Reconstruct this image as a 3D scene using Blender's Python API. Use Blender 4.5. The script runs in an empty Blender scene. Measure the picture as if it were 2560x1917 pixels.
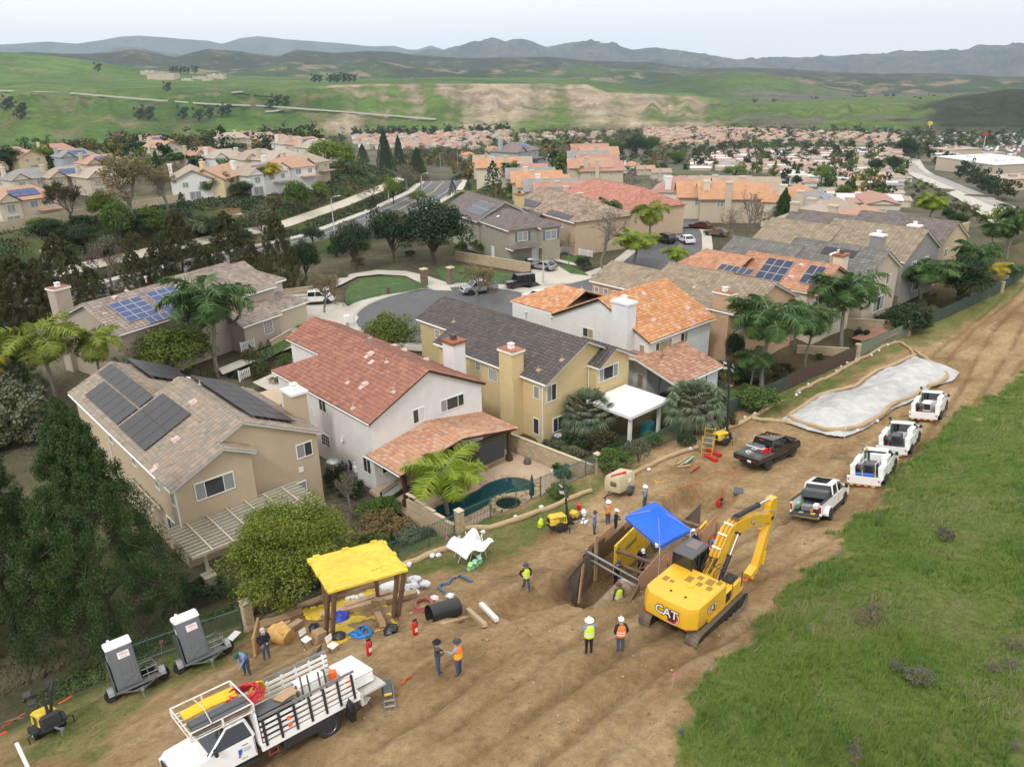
import bpy,bmesh,math,random
import numpy as np
from math import sin,cos,pi,radians as rd,atan2,hypot,sqrt
from mathutils import Vector,Matrix
NA,NN,EN,NL,NC,rn0=np.array,np.linalg.norm,enumerate,np.linspace,np.concatenate,range;random.seed(7);RU=random.uniform;RNG=np.random.default_rng(7)
SC=bpy.context.scene
# camera (fitted to the photograph's vanishing points)
FOC,PCX,PCY,CH=1960.0,1280.0,958.5,30.0
_n=NA([98.0,4870.0,FOC]);_n/=NN(_n)
_f=NA([0,0,1.0])-_n*_n[2];_f/=NN(_f)
_r=np.cross(_n,_f);_r*=np.sign(_r[0])
_S,_C=sin(rd(42)),cos(rd(42))
WX,WY,WZ=_f*_S+_r*_C,_f*_C-_r*_S,-_n
cam_d=bpy.data.cameras.new('camera');cam=bpy.data.objects.new('camera',cam_d)
SC.collection.objects.link(cam);SC.camera=cam
cam_d.sensor_width=36;cam_d.lens=36*FOC/2560;cam_d.clip_start=0.5;cam_d.clip_end=60000
_m=Matrix.Identity(4)
for i,w in EN((WX,WY,WZ)):
 _m[i][0],_m[i][1],_m[i][2]=w[0],-w[1],-w[2]
_m[2][3]=CH
cam.matrix_world=_m
# sky, sun, exposure
world=bpy.data.worlds.new('World');SC.world=world;world.use_nodes=True
nt=world.node_tree;nt.nodes.clear()
sky=nt.nodes.new('ShaderNodeTexSky');sky.sky_type='NISHITA';sky.sun_disc=False
sky.sun_elevation=rd(48);sky.sun_rotation=rd(250)
bg1=nt.nodes.new('ShaderNodeBackground');bg1.inputs[1].default_value=0.06
nt.links.new(sky.outputs[0],bg1.inputs[0])
tc=nt.nodes.new('ShaderNodeTexCoord');nz=nt.nodes.new('ShaderNodeTexNoise');mp=nt.nodes.new('ShaderNodeMapping')
mp.inputs['Scale'].default_value=(1,1,5);nz.inputs['Scale'].default_value=2.2;nz.inputs['Detail'].default_value=4
sx=nt.nodes.new('ShaderNodeSeparateXYZ');el=nt.nodes.new('ShaderNodeMath');el.operation='MULTIPLY_ADD';el.use_clamp=False
el.inputs[1].default_value=0.50;el.inputs[2].default_value=1.22
ab=nt.nodes.new('ShaderNodeMath');ab.operation='MAXIMUM';ab.inputs[1].default_value=0
rp=nt.nodes.new('ShaderNodeValToRGB');rp.color_ramp.elements[0].position=.25;rp.color_ramp.elements[1].position=.75
rp.color_ramp.elements[0].color=(0.95,0.94,0.93,1);rp.color_ramp.elements[1].color=(1.0,0.98,0.96,1)
nt.links.new(tc.outputs['Generated'],mp.inputs[0]);nt.links.new(mp.outputs[0],nz.inputs[0]);nt.links.new(nz.outputs[0],rp.inputs[0])
bg2=nt.nodes.new('ShaderNodeBackground');nt.links.new(tc.outputs['Generated'],sx.inputs[0]);nt.links.new(sx.outputs[2],ab.inputs[0]);nt.links.new(ab.outputs[0],el.inputs[0]);nt.links.new(el.outputs[0],bg2.inputs[1])
nt.links.new(rp.outputs[0],bg2.inputs[0])
mx=nt.nodes.new('ShaderNodeMixShader');mx.inputs[0].default_value=0.95
wo=nt.nodes.new('ShaderNodeOutputWorld')
nt.links.new(bg1.outputs[0],mx.inputs[1]);nt.links.new(bg2.outputs[0],mx.inputs[2]);nt.links.new(mx.outputs[0],wo.inputs[0])
sd=bpy.data.lights.new('sun','SUN');sd.energy=1.5;sd.angle=rd(10);sd.color=(1,.965,.91)
sun=bpy.data.objects.new('sun',sd);SC.collection.objects.link(sun)
_az=rd(205);_el=rd(48)
sun.rotation_euler=Vector((cos(_az)*cos(_el),sin(_az)*cos(_el),sin(_el))).to_track_quat('Z','Y').to_euler()
sky.sun_rotation=pi/2-_az
vs=SC.view_settings;vs.view_transform='Standard';vs.look='None';vs.gamma=1;vs.use_curve_mapping=False;vs.exposure=0.08
SC.cycles.max_bounces=6;SC.cycles.diffuse_bounces=3;SC.cycles.glossy_bounces=2;SC.cycles.transmission_bounces=3
SC.cycles.transparent_max_bounces=6;SC.cycles.volume_bounces=0;SC.cycles.use_denoising=True
# picture point -> place in the world
def ray(x,y):
 v=NA([x-PCX,y-PCY,FOC]);return NA([v@WX,v@WY,v@WZ])
def at(q,z=0.0):
 r=ray(*q);t=(z-CH)/r[2];return(r[0]*t,r[1]*t,z)
_RG={1:(0,640,.38949),2:(640,700,.38949),3:(1300,640,.38949),4:(1900,640,.2989),5:(0,1272,.38949),6:(600,1200,.38949),7:(1200,1150,.38949),8:(1700,1272,.38949),'L':(0,300,.38949),'M':(850,300,.38949),'R':(1700,300,.38949),'v':(0,0,1.15785),'TL':(0,0,.57866),'TR':(1280,0,.57866),'s':(0,0,1)}
def q(k,x,y):
 a,b,s=_RG[k];return(a+x*s,b+y*s)
_TX=NA([-60,-10,0,10,20,30,45,70,100,140,260.])
_TY=NA([-60,0,12,18,24,30,35,41])
_TZ=30-NA([[24,22,21,21.2,22.6,25.0,28.0,30.5],[23,21.5,21,21.5,22.8,25,27.3,30.4],[22,21,20.9,21.5,22.8,25,27.2,30.4],[21,21,21.2,21.8,23.2,25.2,27.4,30.4],[20,20.8,21.6,22.5,24.2,26.2,27.9,30.4],[20,21.2,22.6,24.2,25.8,27.2,28.3,30.4],[20,22,24.6,27.0,28.2,28.8,29.2,30.5],[20.5,23.5,26,28.2,29.2,29.8,30.2,30.6],[21,25,28,30,30.8,31.1,31.3,31.3],[24,27,30,31.4,32,32.2,32.3,32.3],[30,33,36,37,37.5,37.5,37.5,37.5]])
_DR=NA([0,150,190,250,300,350,440,550,700,900,1200,1600,2500,4000,30000.])
_DZ=-NA([0,0,1.5,9,16.5,24,33,42,52,62,74,82,88,95,130.])
def sm0(a,b,x):
 t=np.clip((x-a)/(b-a),0,1);return t*t*(3-2*t)
def polyd(x,y,pts):
 d=np.full(np.shape(x),1e9)
 for(ax,ay),(bx,by) in zip(pts[:-1],pts[1:]):
  l2=(bx-ax)**2+(by-ay)**2+1e-9
  t=np.clip(((x-ax)*(bx-ax)+(y-ay)*(by-ay))/l2,0,1)
  d=np.minimum(d,np.hypot(x-ax-t*(bx-ax),y-ay-t*(by-ay)))
 return d
def inpoly(x,y,P):
 c=np.zeros(np.shape(x),bool);n=len(P)
 for i in rn0(n):
  x0,y0=P[i];x1,y1=P[(i+1)%n]
  k=((y0>y)!=(y1>y))&(x<(x1-x0)*(y-y0)/((y1-y0)+1e-12)+x0);c^=k
 return c
def _noise(x,y,s,seed=0):
 x=np.asarray(x)/s;y=np.asarray(y)/s
 xi=np.floor(x).astype(np.int64);yi=np.floor(y).astype(np.int64);fx=x-xi;fy=y-yi
 fx=fx*fx*(3-2*fx);fy=fy*fy*(3-2*fy)
 def h(a,b):
  n=(a*374761393+b*668265263+seed*1442695041)&0xffffffff
  n=((n^(n>>13))*1274126177)&0xffffffff
  return((n^(n>>16))&0xffff)/65535.0
 return(h(xi,yi)*(1-fx)+h(xi+1,yi)*fx)*(1-fy)+(h(xi,yi+1)*(1-fx)+h(xi+1,yi+1)*fx)*fy
def fbm(x,y,s,o=4,seed=0):
 r=0;a=.5
 for i in rn0(o):r=r+a*(_noise(x,y,s/2**i,seed+i)-.5);a*=.5
 return r
AVE=[(-40,140),(20,150),(62,163),(95,170),(125,188),(158,212),(180,235),(202,270),(215,320)]
def base_z(x,y):
 x=np.asarray(x,float);y=np.asarray(y,float)
 xi=np.clip(np.searchsorted(_TX,x)-1,0,len(_TX)-2);yi=np.clip(np.searchsorted(_TY,y)-1,0,len(_TY)-2)
 fx=np.clip((x-_TX[xi])/(_TX[xi+1]-_TX[xi]),0,1);fy=np.clip((y-_TY[yi])/(_TY[yi+1]-_TY[yi]),0,1)
 zt=(_TZ[xi,yi]*(1-fx)+_TZ[xi+1,yi]*fx)*(1-fy)+(_TZ[xi,yi+1]*(1-fx)+_TZ[xi+1,yi+1]*fx)*fy
 d=np.hypot(x,y);zf=np.interp(d,_DR,_DZ);azl=sm0(rd(-8),rd(-13),np.arctan2(x,y)-rd(42));zf=zf*(1-azl)+azl*np.interp(d,[0,150,420,560,800,1300,1600,30000],[0,-1.5,-4,-12,-62,-78,-82,-130])
 z=np.where(y<41,zt,zf)
 w=sm0(38,44,y);z=zt*(1-w)+np.minimum(zf,0)*w
 da=polyd(x,y,AVE)
 side=(y-np.interp(x,[p[0] for p in AVE],[p[1] for p in AVE]))
 zav=-7.5*sm0(30,8,da)
 zb=np.where(side>0,np.maximum(zav,-7.5+6.0*sm0(10,38,da)),zav)
 wl=sm0(60,95,y)*sm0(420,260,d)*sm0(75,50,da)
 z=z*(1-wl)+wl*zb
 return z
V2=lambda*a:[at(q('v',px,py),z)[:2] for px,py,z in a]
PITS=[]
def Z(x,y):
 z=base_z(x,y)
 for pl,w,dep in PITS:
  d=polyd(np.asarray(x,float),np.asarray(y,float),pl);z=z-dep*sm0(w*1.35,w*.75,d)
 return z
def G(qq,dz=0.0,far=3000):
 r=ray(*qq);r=r/np.hypot(r[0],r[1]);t=12.0;prev=t
 ts=NC([np.arange(12,140,.5),np.geomspace(140,far,900)])
 zz=CH+r[2]*ts-Z(r[0]*ts,r[1]*ts)-dz
 i=np.argmax(zz<0)
 if zz[i]>=0:i=len(ts)-1
 a,b=ts[max(i-1,0)],ts[i]
 for _ in rn0(18):
  m=(a+b)/2
  if CH+r[2]*m-float(Z(r[0]*m,r[1]*m))-dz<0:b=m
  else:a=m
 return(r[0]*b,r[1]*b,CH+r[2]*b)
 # materials
MATS={}
def mat(name,col=(.5,.5,.5),rough=.8,metal=0.0,var=0.0,vs_=3.0,bump=0.0,bs=40.0,cols=None,obj_rnd=0.0,spec=.5,coat=0.0,stain=0.0,emit=0,trans=0,alpha=1):
 if name in MATS:return MATS[name]
 m=bpy.data.materials.new(name);m.use_nodes=True;t=m.node_tree;N=t.nodes;L=t.links
 b=N['Principled BSDF'];b.inputs['Roughness'].default_value=rough;b.inputs['Metallic'].default_value=metal
 b.inputs['Specular IOR Level'].default_value=spec;b.inputs['Coat Weight'].default_value=coat
 if alpha<1:b.inputs['Alpha'].default_value=alpha
 if trans:b.inputs['Transmission Weight'].default_value=trans
 src=None
 if cols:
  g=N.new('ShaderNodeNewGeometry');oi=N.new('ShaderNodeObjectInfo');ad=N.new('ShaderNodeMath');ad.operation='ADD'
  fr=N.new('ShaderNodeMath');fr.operation='FRACT'
  L.new(g.outputs['Random Per Island'],ad.inputs[0]);L.new(oi.outputs['Random'],ad.inputs[1]);L.new(ad.outputs[0],fr.inputs[0])
  r=N.new('ShaderNodeValToRGB');r.color_ramp.interpolation='LINEAR'
  while len(r.color_ramp.elements)<len(cols):r.color_ramp.elements.new(.5)
  for i,c in EN(cols):
   r.color_ramp.elements[i].position=i/max(1,len(cols)-1);r.color_ramp.elements[i].color=(*c,1)
  L.new(fr.outputs[0],r.inputs[0]);src=r.outputs[0]
 if var or stain or bump:tc=N.new('ShaderNodeTexCoord')
 if var or stain:
  if src is None:
   rg=N.new('ShaderNodeRGB');rg.outputs[0].default_value=(*col,1);src=rg.outputs[0]
  for amt,sc_,det in((var,vs_,6),(stain,vs_*.12,5)):
   if not amt:continue
   n=N.new('ShaderNodeTexNoise');n.inputs['Scale'].default_value=sc_;n.inputs['Detail'].default_value=det;n.inputs['Roughness'].default_value=.65
   L.new(tc.outputs['Object'],n.inputs[0])
   mr=N.new('ShaderNodeMapRange');mr.inputs[1].default_value=.3;mr.inputs[2].default_value=.7;mr.inputs[3].default_value=1-amt;mr.inputs[4].default_value=1+amt
   L.new(n.outputs[0],mr.inputs[0])
   mu=N.new('ShaderNodeVectorMath');mu.operation='SCALE';L.new(src,mu.inputs[0]);L.new(mr.outputs[0],mu.inputs[3]);src=mu.outputs[0]
 if src is not None:L.new(src,b.inputs['Base Color'])
 else:b.inputs['Base Color'].default_value=(*col,1)
 if bump:
  n2=N.new('ShaderNodeTexNoise');n2.inputs['Scale'].default_value=bs;n2.inputs['Detail'].default_value=5
  L.new(tc.outputs['Object'],n2.inputs[0]);bp=N.new('ShaderNodeBump');bp.inputs['Strength'].default_value=bump;bp.inputs['Distance'].default_value=.05
  L.new(n2.outputs[0],bp.inputs['Height']);L.new(bp.outputs[0],b.inputs['Normal'])
 if emit:b.inputs['Emission Color'].default_value=(*col,1);b.inputs['Emission Strength'].default_value=emit
 MATS[name]=m;return m
 # mesh building
def rotz(a):return NA([[cos(a),-sin(a),0],[sin(a),cos(a),0],[0,0,1.]])
def rot(ax,ay,az):
 return NA(Matrix.Rotation(az,3,'Z')@Matrix.Rotation(ay,3,'Y')@Matrix.Rotation(ax,3,'X'))
class MB:
 def __init__(s):s.v=[];s.f=[];s.m=[]
 def add(s,vs,fs,m=0):
  o=len(s.v);s.v.extend([tuple(map(float,p)) for p in vs]);s.f.extend([tuple(i+o for i in f) for f in fs]);s.m.extend([m]*len(fs));return s
 def box(s,c,d,r=None,m=0,taper=1.0,bev=0.0):
  x,y,z=d[0]/2,d[1]/2,d[2]/2
  if bev:
   b=min(bev,x*.9,y*.9,z*.9)
   ring=lambda e,zz,k:[((-x+e)*k,(-y)*k,zz),((x-e)*k,-y*k,zz),(x*k,(-y+e)*k,zz),(x*k,(y-e)*k,zz),((x-e)*k,y*k,zz),((-x+e)*k,y*k,zz),(-x*k,(y-e)*k,zz),(-x*k,(-y+e)*k,zz)]
   sh=lambda R,e:[(a*(1-e/x),b_*(1-e/y),c_) for a,b_,c_ in R]
   R0=sh(ring(b,-z,1),b);R1=ring(b,-z+b,1);R2=ring(b,z-b,taper);R3=sh(ring(b,z,taper),b)
   vs=R0+R1+R2+R3;fs=[tuple(rn0(7,-1,-1)),tuple(rn0(24,32))]
   for k in rn0(3):
    for i in rn0(8):j=(i+1)%8;fs.append((k*8+i,k*8+j,k*8+8+j,k*8+8+i))
  else:
   t=taper
   vs=[(-x,-y,-z),(x,-y,-z),(x,y,-z),(-x,y,-z),(-x*t,-y*t,z),(x*t,-y*t,z),(x*t,y*t,z),(-x*t,y*t,z)]
   fs=[(3,2,1,0),(4,5,6,7),(0,1,5,4),(1,2,6,5),(2,3,7,6),(3,0,4,7)]
  vs=NA(vs)
  if r is not None:vs=vs@(rotz(r) if np.isscalar(r) else r).T
  return s.add(vs+NA(c),fs,m)
 def bx(s,x0,x1,y0,y1,z0,z1,m=0):return s.box(((x0+x1)/2,(y0+y1)/2,(z0+z1)/2),(x1-x0,y1-y0,z1-z0),m=m)
 def cyl(s,p0,p1,r0,r1=None,n=10,m=0,cap=True):
  r1=r0 if r1 is None else r1;a=NA(p0,float);b=NA(p1,float);d=b-a;l=NN(d)
  if l<1e-9:return s
  d/=l;u=np.cross(d,(0,0,1.) if abs(d[2])<.9 else(1.,0,0));u/=NN(u);w=np.cross(d,u)
  vs=[a+r0*(cos(2*pi*i/n)*u+sin(2*pi*i/n)*w) for i in rn0(n)]+[b+r1*(cos(2*pi*i/n)*u+sin(2*pi*i/n)*w) for i in rn0(n)]
  fs=[(i,(i+1)%n,n+(i+1)%n,n+i) for i in rn0(n)]
  if cap:fs+=[tuple(rn0(n-1,-1,-1)),tuple(rn0(n,2*n))]
  return s.add(vs,fs,m)
 def tube(s,pts,r,n=6,m=0,cap=True):
  pts=[NA(p,float) for p in pts];rr=r if hasattr(r,'__len__') else[r]*len(pts);vs=[];u=None
  for i,p in EN(pts):
   d=pts[min(i+1,len(pts)-1)]-pts[max(i-1,0)];d/=(NN(d)+1e-9)
   if u is None:u=np.cross(d,(0,0,1.) if abs(d[2])<.9 else(1.,0,0))
   u=u-d*(u@d);u/=(NN(u)+1e-9);w=np.cross(d,u)
   vs+=[p+rr[i]*(cos(2*pi*k/n)*u+sin(2*pi*k/n)*w) for k in rn0(n)]
  fs=[(i*n+k,i*n+(k+1)%n,(i+1)*n+(k+1)%n,(i+1)*n+k) for i in rn0(len(pts)-1) for k in rn0(n)]
  if cap:fs+=[tuple(rn0(n-1,-1,-1)),tuple(rn0((len(pts)-1)*n,len(pts)*n))]
  return s.add(vs,fs,m)
 def lathe(s,prof,n=16,o=(0,0,0),m=0,R=None):
  vs=NA([(r*cos(2*pi*i/n),r*sin(2*pi*i/n),z) for r,z in prof for i in rn0(n)])
  if R is not None:vs=vs@R.T
  fs=[(k*n+i,k*n+(i+1)%n,(k+1)*n+(i+1)%n,(k+1)*n+i) for k in rn0(len(prof)-1) for i in rn0(n)]
  if prof[0][0]>1e-4:fs.append(tuple(rn0(n-1,-1,-1)))
  if prof[-1][0]>1e-4:fs.append(tuple(rn0((len(prof)-1)*n,len(prof)*n)))
  return s.add(vs+NA(o),fs,m)
 def ext(s,poly,a,b,axis='y',m=0,R=None,o=(0,0,0)):
  n=len(poly)
  if axis=='y':vs=[(x,a,z) for x,z in poly]+[(x,b,z) for x,z in poly]
  elif axis=='x':vs=[(a,x,z) for x,z in poly]+[(b,x,z) for x,z in poly]
  else:vs=[(x,y,a) for x,y in poly]+[(x,y,b) for x,y in poly]
  vs=NA(vs)
  if R is not None:vs=vs@R.T
  return s.add(vs+NA(o),[tuple(rn0(n-1,-1,-1)),tuple(rn0(n,2*n))]+[(i,(i+1)%n,n+(i+1)%n,n+i) for i in rn0(n)],m)
 def loft(s,rings,m=0,cap=True):
  n=len(rings[0]);vs=[p for r in rings for p in r]
  fs=[(k*n+i,k*n+(i+1)%n,(k+1)*n+(i+1)%n,(k+1)*n+i) for k in rn0(len(rings)-1) for i in rn0(n)]
  if cap:fs+=[tuple(rn0(n-1,-1,-1)),tuple(rn0((len(rings)-1)*n,len(rings)*n))]
  return s.add(vs,fs,m)
 def xf(s,R=None,o=(0,0,0),sc=1):
  v=NA(s.v)*sc
  if R is not None:v=v@R.T
  s.v=[tuple(p) for p in v+NA(o)];return s
 def mesh(s,name,mats,sm=False):
  me=bpy.data.meshes.new(name);me.from_pydata(s.v,[],s.f)
  for m in(mats if isinstance(mats,(list,tuple)) else[mats]):me.materials.append(m)
  me.polygons.foreach_set('material_index',s.m)
  bm=bmesh.new();bm.from_mesh(me);bmesh.ops.recalc_face_normals(bm,faces=bm.faces);bm.to_mesh(me);bm.free()
  if sm:smooth_mesh(me,sm if sm is not True else 35)
  me.update();return me
def smooth_mesh(me,ang=35):
 me.polygons.foreach_set('use_smooth',[True]*len(me.polygons))
 try:me.set_sharp_from_angle(angle=rd(ang))
 except Exception:pass
def link(name,me,parent=None,loc=None,rz=None):
 o=bpy.data.objects.new(name,me);SC.collection.objects.link(o)
 if parent is not None:o.parent=parent
 if loc is not None:o.location=loc
 if rz is not None:o.rotation_euler=(0,0,rz) if np.isscalar(rz) else rz
 return o
def obj(name,mb,mats,parent=None,sm=False,loc=None,rz=None,label=None):
 o=link(name,mb.mesh(name,mats,sm),parent,loc,rz)
 if label:o['label']=label
 return o
def tag(o,label=None,cat=None,group=None,kind=None):
 if label:o['label']=label
 if cat:o['category']=cat
 if group:o['group']=group
 if kind:o['kind']=kind
 return o
def th1(name,label,cat,loc=(0,0,0),rz=0.0,group=None):
 o=link(name,None,None,loc,rz);o.empty_display_size=.3
 return tag(o,label,cat,group)
_kids={}
def copy_tree(o,parent=None,loc=None,rz=None,label=None,sc=None):
 c=o.copy();SC.collection.objects.link(c)
 if parent is not None:c.parent=parent
 if loc is not None:c.location=loc
 if rz is not None:c.rotation_euler=(0,0,rz) if np.isscalar(rz) else rz
 if sc is not None:c.scale=(sc,sc,sc) if np.isscalar(sc) else sc
 if label:c['label']=label
 for ch in kids(o):copy_tree(ch,c)
 return c
def kids(o):
 if o.name not in _kids:_kids[o.name]=[x for x in list(o.children)]
 return _kids[o.name]
def text_mesh(s,size,m,ext=.004,bold=0.0,shear=0):
 c=bpy.data.curves.new('lettering','FONT');c.body=s;c.size=size;c.extrude=ext;c.offset=bold;c.align_x='CENTER';c.align_y='CENTER';c.shear=shear;c.resolution_u=2
 o=bpy.data.objects.new('lettering',c);SC.collection.objects.link(o)
 me=bpy.data.meshes.new_from_object(o.evaluated_get(bpy.context.evaluated_depsgraph_get()))
 bpy.data.objects.remove(o);me.materials.clear();me.materials.append(m);return me
def ltr(s,size,m,parent,loc,rotm,**k):
 o=link('lettering',text_mesh(s,size,m,**k),parent);o.location=loc;o.rotation_euler=rotm.to_euler();return o
def facing(nrm,up=(0,0,1)):
 z=Vector(nrm).normalized();y=Vector(up)-z*Vector(up).dot(z);y.normalize();x=y.cross(z)
 return Matrix((x,y,z)).transposed()
 # ground
def grid_mesh(name,X,Y,Zz,col,m,kind='structure',flip=False,extra=None):
 h,w=X.shape;me=bpy.data.meshes.new(name);me.vertices.add(h*w)
 me.vertices.foreach_set('co',np.stack([X,Y,Zz],-1).astype(np.float32).ravel())
 i=np.arange(h*w).reshape(h,w);a,b,c,d=i[:-1,:-1],i[:-1,1:],i[1:,1:],i[1:,:-1]
 fc=np.stack([a,b,c,d] if not flip else[d,c,b,a],-1).reshape(-1,4);nf=len(fc)
 me.loops.add(nf*4);me.polygons.add(nf);me.loops.foreach_set('vertex_index',fc.ravel().astype(np.int32))
 me.polygons.foreach_set('loop_start',np.arange(0,nf*4,4,dtype=np.int32));me.polygons.foreach_set('use_smooth',np.ones(nf,bool))
 me.update(calc_edges=True)
 ca=me.color_attributes.new('Col','FLOAT_COLOR','POINT');cc=np.ones((h*w,4),np.float32);cc[:,:3]=col.reshape(-1,3);ca.data.foreach_set('color',cc.ravel())
 me.materials.append(m);o=link(name,me);o['kind']=kind;return o
def ground_mat(name,s1,s2,amt,bump,rough=.95,bd=.06,vor=0):
 m=bpy.data.materials.new(name);m.use_nodes=True;t=m.node_tree;N=t.nodes;L=t.links;b=N['Principled BSDF']
 b.inputs['Roughness'].default_value=rough;b.inputs['Specular IOR Level'].default_value=.15
 vc=N.new('ShaderNodeVertexColor');vc.layer_name='Col';tc=N.new('ShaderNodeTexCoord');src=vc.outputs[0];hs=[]
 for s_,a_ in((s1,amt),(s2,amt)):
  n=N.new('ShaderNodeTexNoise');n.inputs['Scale'].default_value=s_;n.inputs['Detail'].default_value=8;n.inputs['Roughness'].default_value=.7
  L.new(tc.outputs['Object'],n.inputs[0]);mr=N.new('ShaderNodeMapRange');mr.inputs[1].default_value=.3;mr.inputs[2].default_value=.7
  mr.inputs[3].default_value=1-a_;mr.inputs[4].default_value=1+a_;L.new(n.outputs[0],mr.inputs[0])
  mu=N.new('ShaderNodeVectorMath');mu.operation='SCALE';L.new(src,mu.inputs[0]);L.new(mr.outputs[0],mu.inputs[3]);src=mu.outputs[0];hs.append(n.outputs[0])
 L.new(src,b.inputs['Base Color']);ad=N.new('ShaderNodeMath');ad.operation='ADD';L.new(hs[0],ad.inputs[0]);L.new(hs[1],ad.inputs[1])
 bp=N.new('ShaderNodeBump');bp.inputs['Strength'].default_value=bump;bp.inputs['Distance'].default_value=bd
 L.new(ad.outputs[0],bp.inputs['Height']);L.new(bp.outputs[0],b.inputs['Normal']);return m
def mixc(a,b,t):t=np.clip(t,0,1)[...,None];return np.asarray(a)*(1-t)+np.asarray(b)*t
_g0=lambda k,x,y:G(q(k,x,y))[:2]
P_A,P_B=_g0(7,330,830),_g0(7,640,790);P_C,P_D=_g0(7,900,640),_g0(7,1190,640);P_E,P_F=_g0(7,1380,350),_g0(7,1620,330)
TA,TB=(26.2,22.3),(35.8,24.4)
GRASS=[_g0('v',*p) for p in[(1480,1656),(1500,1560),(1530,1480),(1570,1415),(1640,1350),(1700,1285),(1760,1210),(1830,1130),(1905,1050),(1985,960),(2060,900),(2130,850),(2211,800)]]
GPOLY=GRASS+[(260,GRASS[-1][1]+12),(260,-80),(-5,-80)]
GRASS2=[_g0('v',*p) for p in[(0,1656),(230,1656),(260,1560),(330,1500),(470,1440),(540,1370),(560,1330),(500,1290),(300,1280),(0,1280)]]
STRIP=[_g0('v',*p) for p in[(700,1260),(1000,1240),(1120,1190),(1200,1130),(1300,1060),(1390,1030),(1340,1010),(1060,1120),(830,1190),(700,1230)]]
STRIP2=[_g0('v',*p) for p in[(1600,890),(1760,800),(1900,730),(2211,590),(2211,625),(2010,745),(1940,760),(1870,800),(1760,860),(1650,915)]]
IVY=[_g0('v',*p) for p in[(0,1250),(330,1290),(560,1290),(400,1370),(240,1470),(150,1500),(60,1520),(0,1540)]]
PITS.append(([(19.6,23.8),(22.5,23.4)],1.5,.5));PITS.append(([(22,23.4),(26,22.9)],1.5,.9));PITS.append(([(24.6,22.9),(26.8,22.6)],1.3,.7))
PITS.append(([(27.6,22.7),TB],1.9,2.3))
PITS.append(([(23.4,20.9),(26.6,21.4)],.8,.7))
PITS.append(([(37.4,25.4),(42.5,26.8)],1.7,1.5))
gx=NC([np.arange(-60,0,1.5),np.arange(0,75,.22),np.arange(75,262,.9)])
gy=NC([np.arange(-60,5,1.0),np.arange(5,41,.22),np.arange(41,43,.5)])
gX,gY=np.meshgrid(gx,gy);gZ=Z(gX,gY)
dig=polyd(gX,gY,[TA,TB]);ing=inpoly(gX,gY,GPOLY);
edge=polyd(gX,gY,GRASS);gs=np.where(ing,edge,-edge)+4.2*fbm(gX,gY,2.0,5,3)-2.2*sm0(.16,.3,fbm(gX,gY,3.0,4,4))
gm=sm0(-.25,.45,gs)
g2=lambda P,w=1.0,sd_=5:sm0(-.5,.6,np.where(inpoly(gX,gY,P),1,-1)*polyd(gX,gY,P+[P[0]])+2.4*fbm(gX,gY,1.8,4,sd_))
gl=np.clip(g2(GRASS2)*(.35+.9*_noise(gX,gY,1.3,8)),0,1);gst=np.clip(np.maximum(g2(STRIP),g2(STRIP2))*(.5+.8*_noise(gX,gY,1.1,9)),0,1);iv=g2(IVY)
road_x=sm0(6,14,gX)
rut=np.zeros_like(gX)
for k,(off,ph) in EN([(13.0,0),(14.9,1),(17.2,2),(19.2,3),(20.6,4)]):
 cy_=np.interp(gX,[0,20,40,60,90,150,260],[off-2.2,off-.5,off-1.2,off+2,off+8.5,off+17,off+22])+.5*np.sin(gX*.11+ph)
 rut+=.22*np.exp(-((gY-cy_)/.26)**2)*(.4+_noise(gX,gY,6,20+k))
clod=fbm(gX,gY,1.4,5,31);big=fbm(gX,gY,7,3,32)
dirt_only=(1-gm)*(1-iv)
gZ=gZ+dirt_only*(clod*.42*(1+2.0*sm0(4,1.2,dig))+big*.3-rut*road_x)+gm*(fbm(gX,gY,3.2,4,40)*.5+.06)+iv*.12*fbm(gX,gY,.9,3,41)-sm0(35.6,36.4,gY)*sm0(26,27,gX)*1.6*sm0(40.8,40.2,gX)
tn=_noise(gX,gY,9,50);fn_=fbm(gX,gY,.9,5,51)
dirt=mixc((.225,.138,.062),(.475,.335,.18),.5+1.3*fbm(gX,gY*1.8,5,5,52)+.55*fn_)
dirt=mixc(dirt,(.20,.125,.062),sm0(.05,.16,rut*road_x)*.55);dirt=mixc(dirt,(.50,.37,.22),sm0(.08,.3,fbm(gX*.35,gY*2.2-gX*.2,1.6,4,59))*.5)
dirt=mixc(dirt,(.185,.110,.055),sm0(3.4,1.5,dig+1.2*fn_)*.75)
dirt=mixc(dirt,(.16,.100,.052),sm0(.17,.30,fbm(gX,gY,2.6,5,57))*.65)
green=mixc((.07,.135,.02),(.14,.19,.04),.5+1.5*fbm(gX,gY,2.4,5,53));green=mixc(green,(.20,.19,.085),sm0(.08,.28,fbm(gX,gY,3.5,4,54))*.6)
lawn2=mixc((.085,.15,.028),(.20,.195,.07),.5+1.6*fbm(gX,gY,1.6,5,55))
ivyc=mixc((.035,.065,.018),(.095,.13,.035),.5+2*fbm(gX,gY,.7,4,56))
Cc=mixc(dirt,green,gm*.96);Cc=mixc(Cc,lawn2,np.maximum(gl,gst)*.9);Cc=mixc(Cc,ivyc,iv)
Cc=mixc(Cc,(.075,.075,.04),sm0(36.0,37.5,gY)*.85)
GM=ground_mat('site_soil',2.6,19,.30,1.0,bd=.12)
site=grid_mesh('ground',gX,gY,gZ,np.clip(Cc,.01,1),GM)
_zi=lambda x,y:float(gZ[min(max(np.searchsorted(gy,y),0),len(gy)-1),min(max(np.searchsorted(gx,x),0),len(gx)-1)])
def GZ(x,y):return _zi(x,y) if y<42 else float(Z(x,y))
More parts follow.
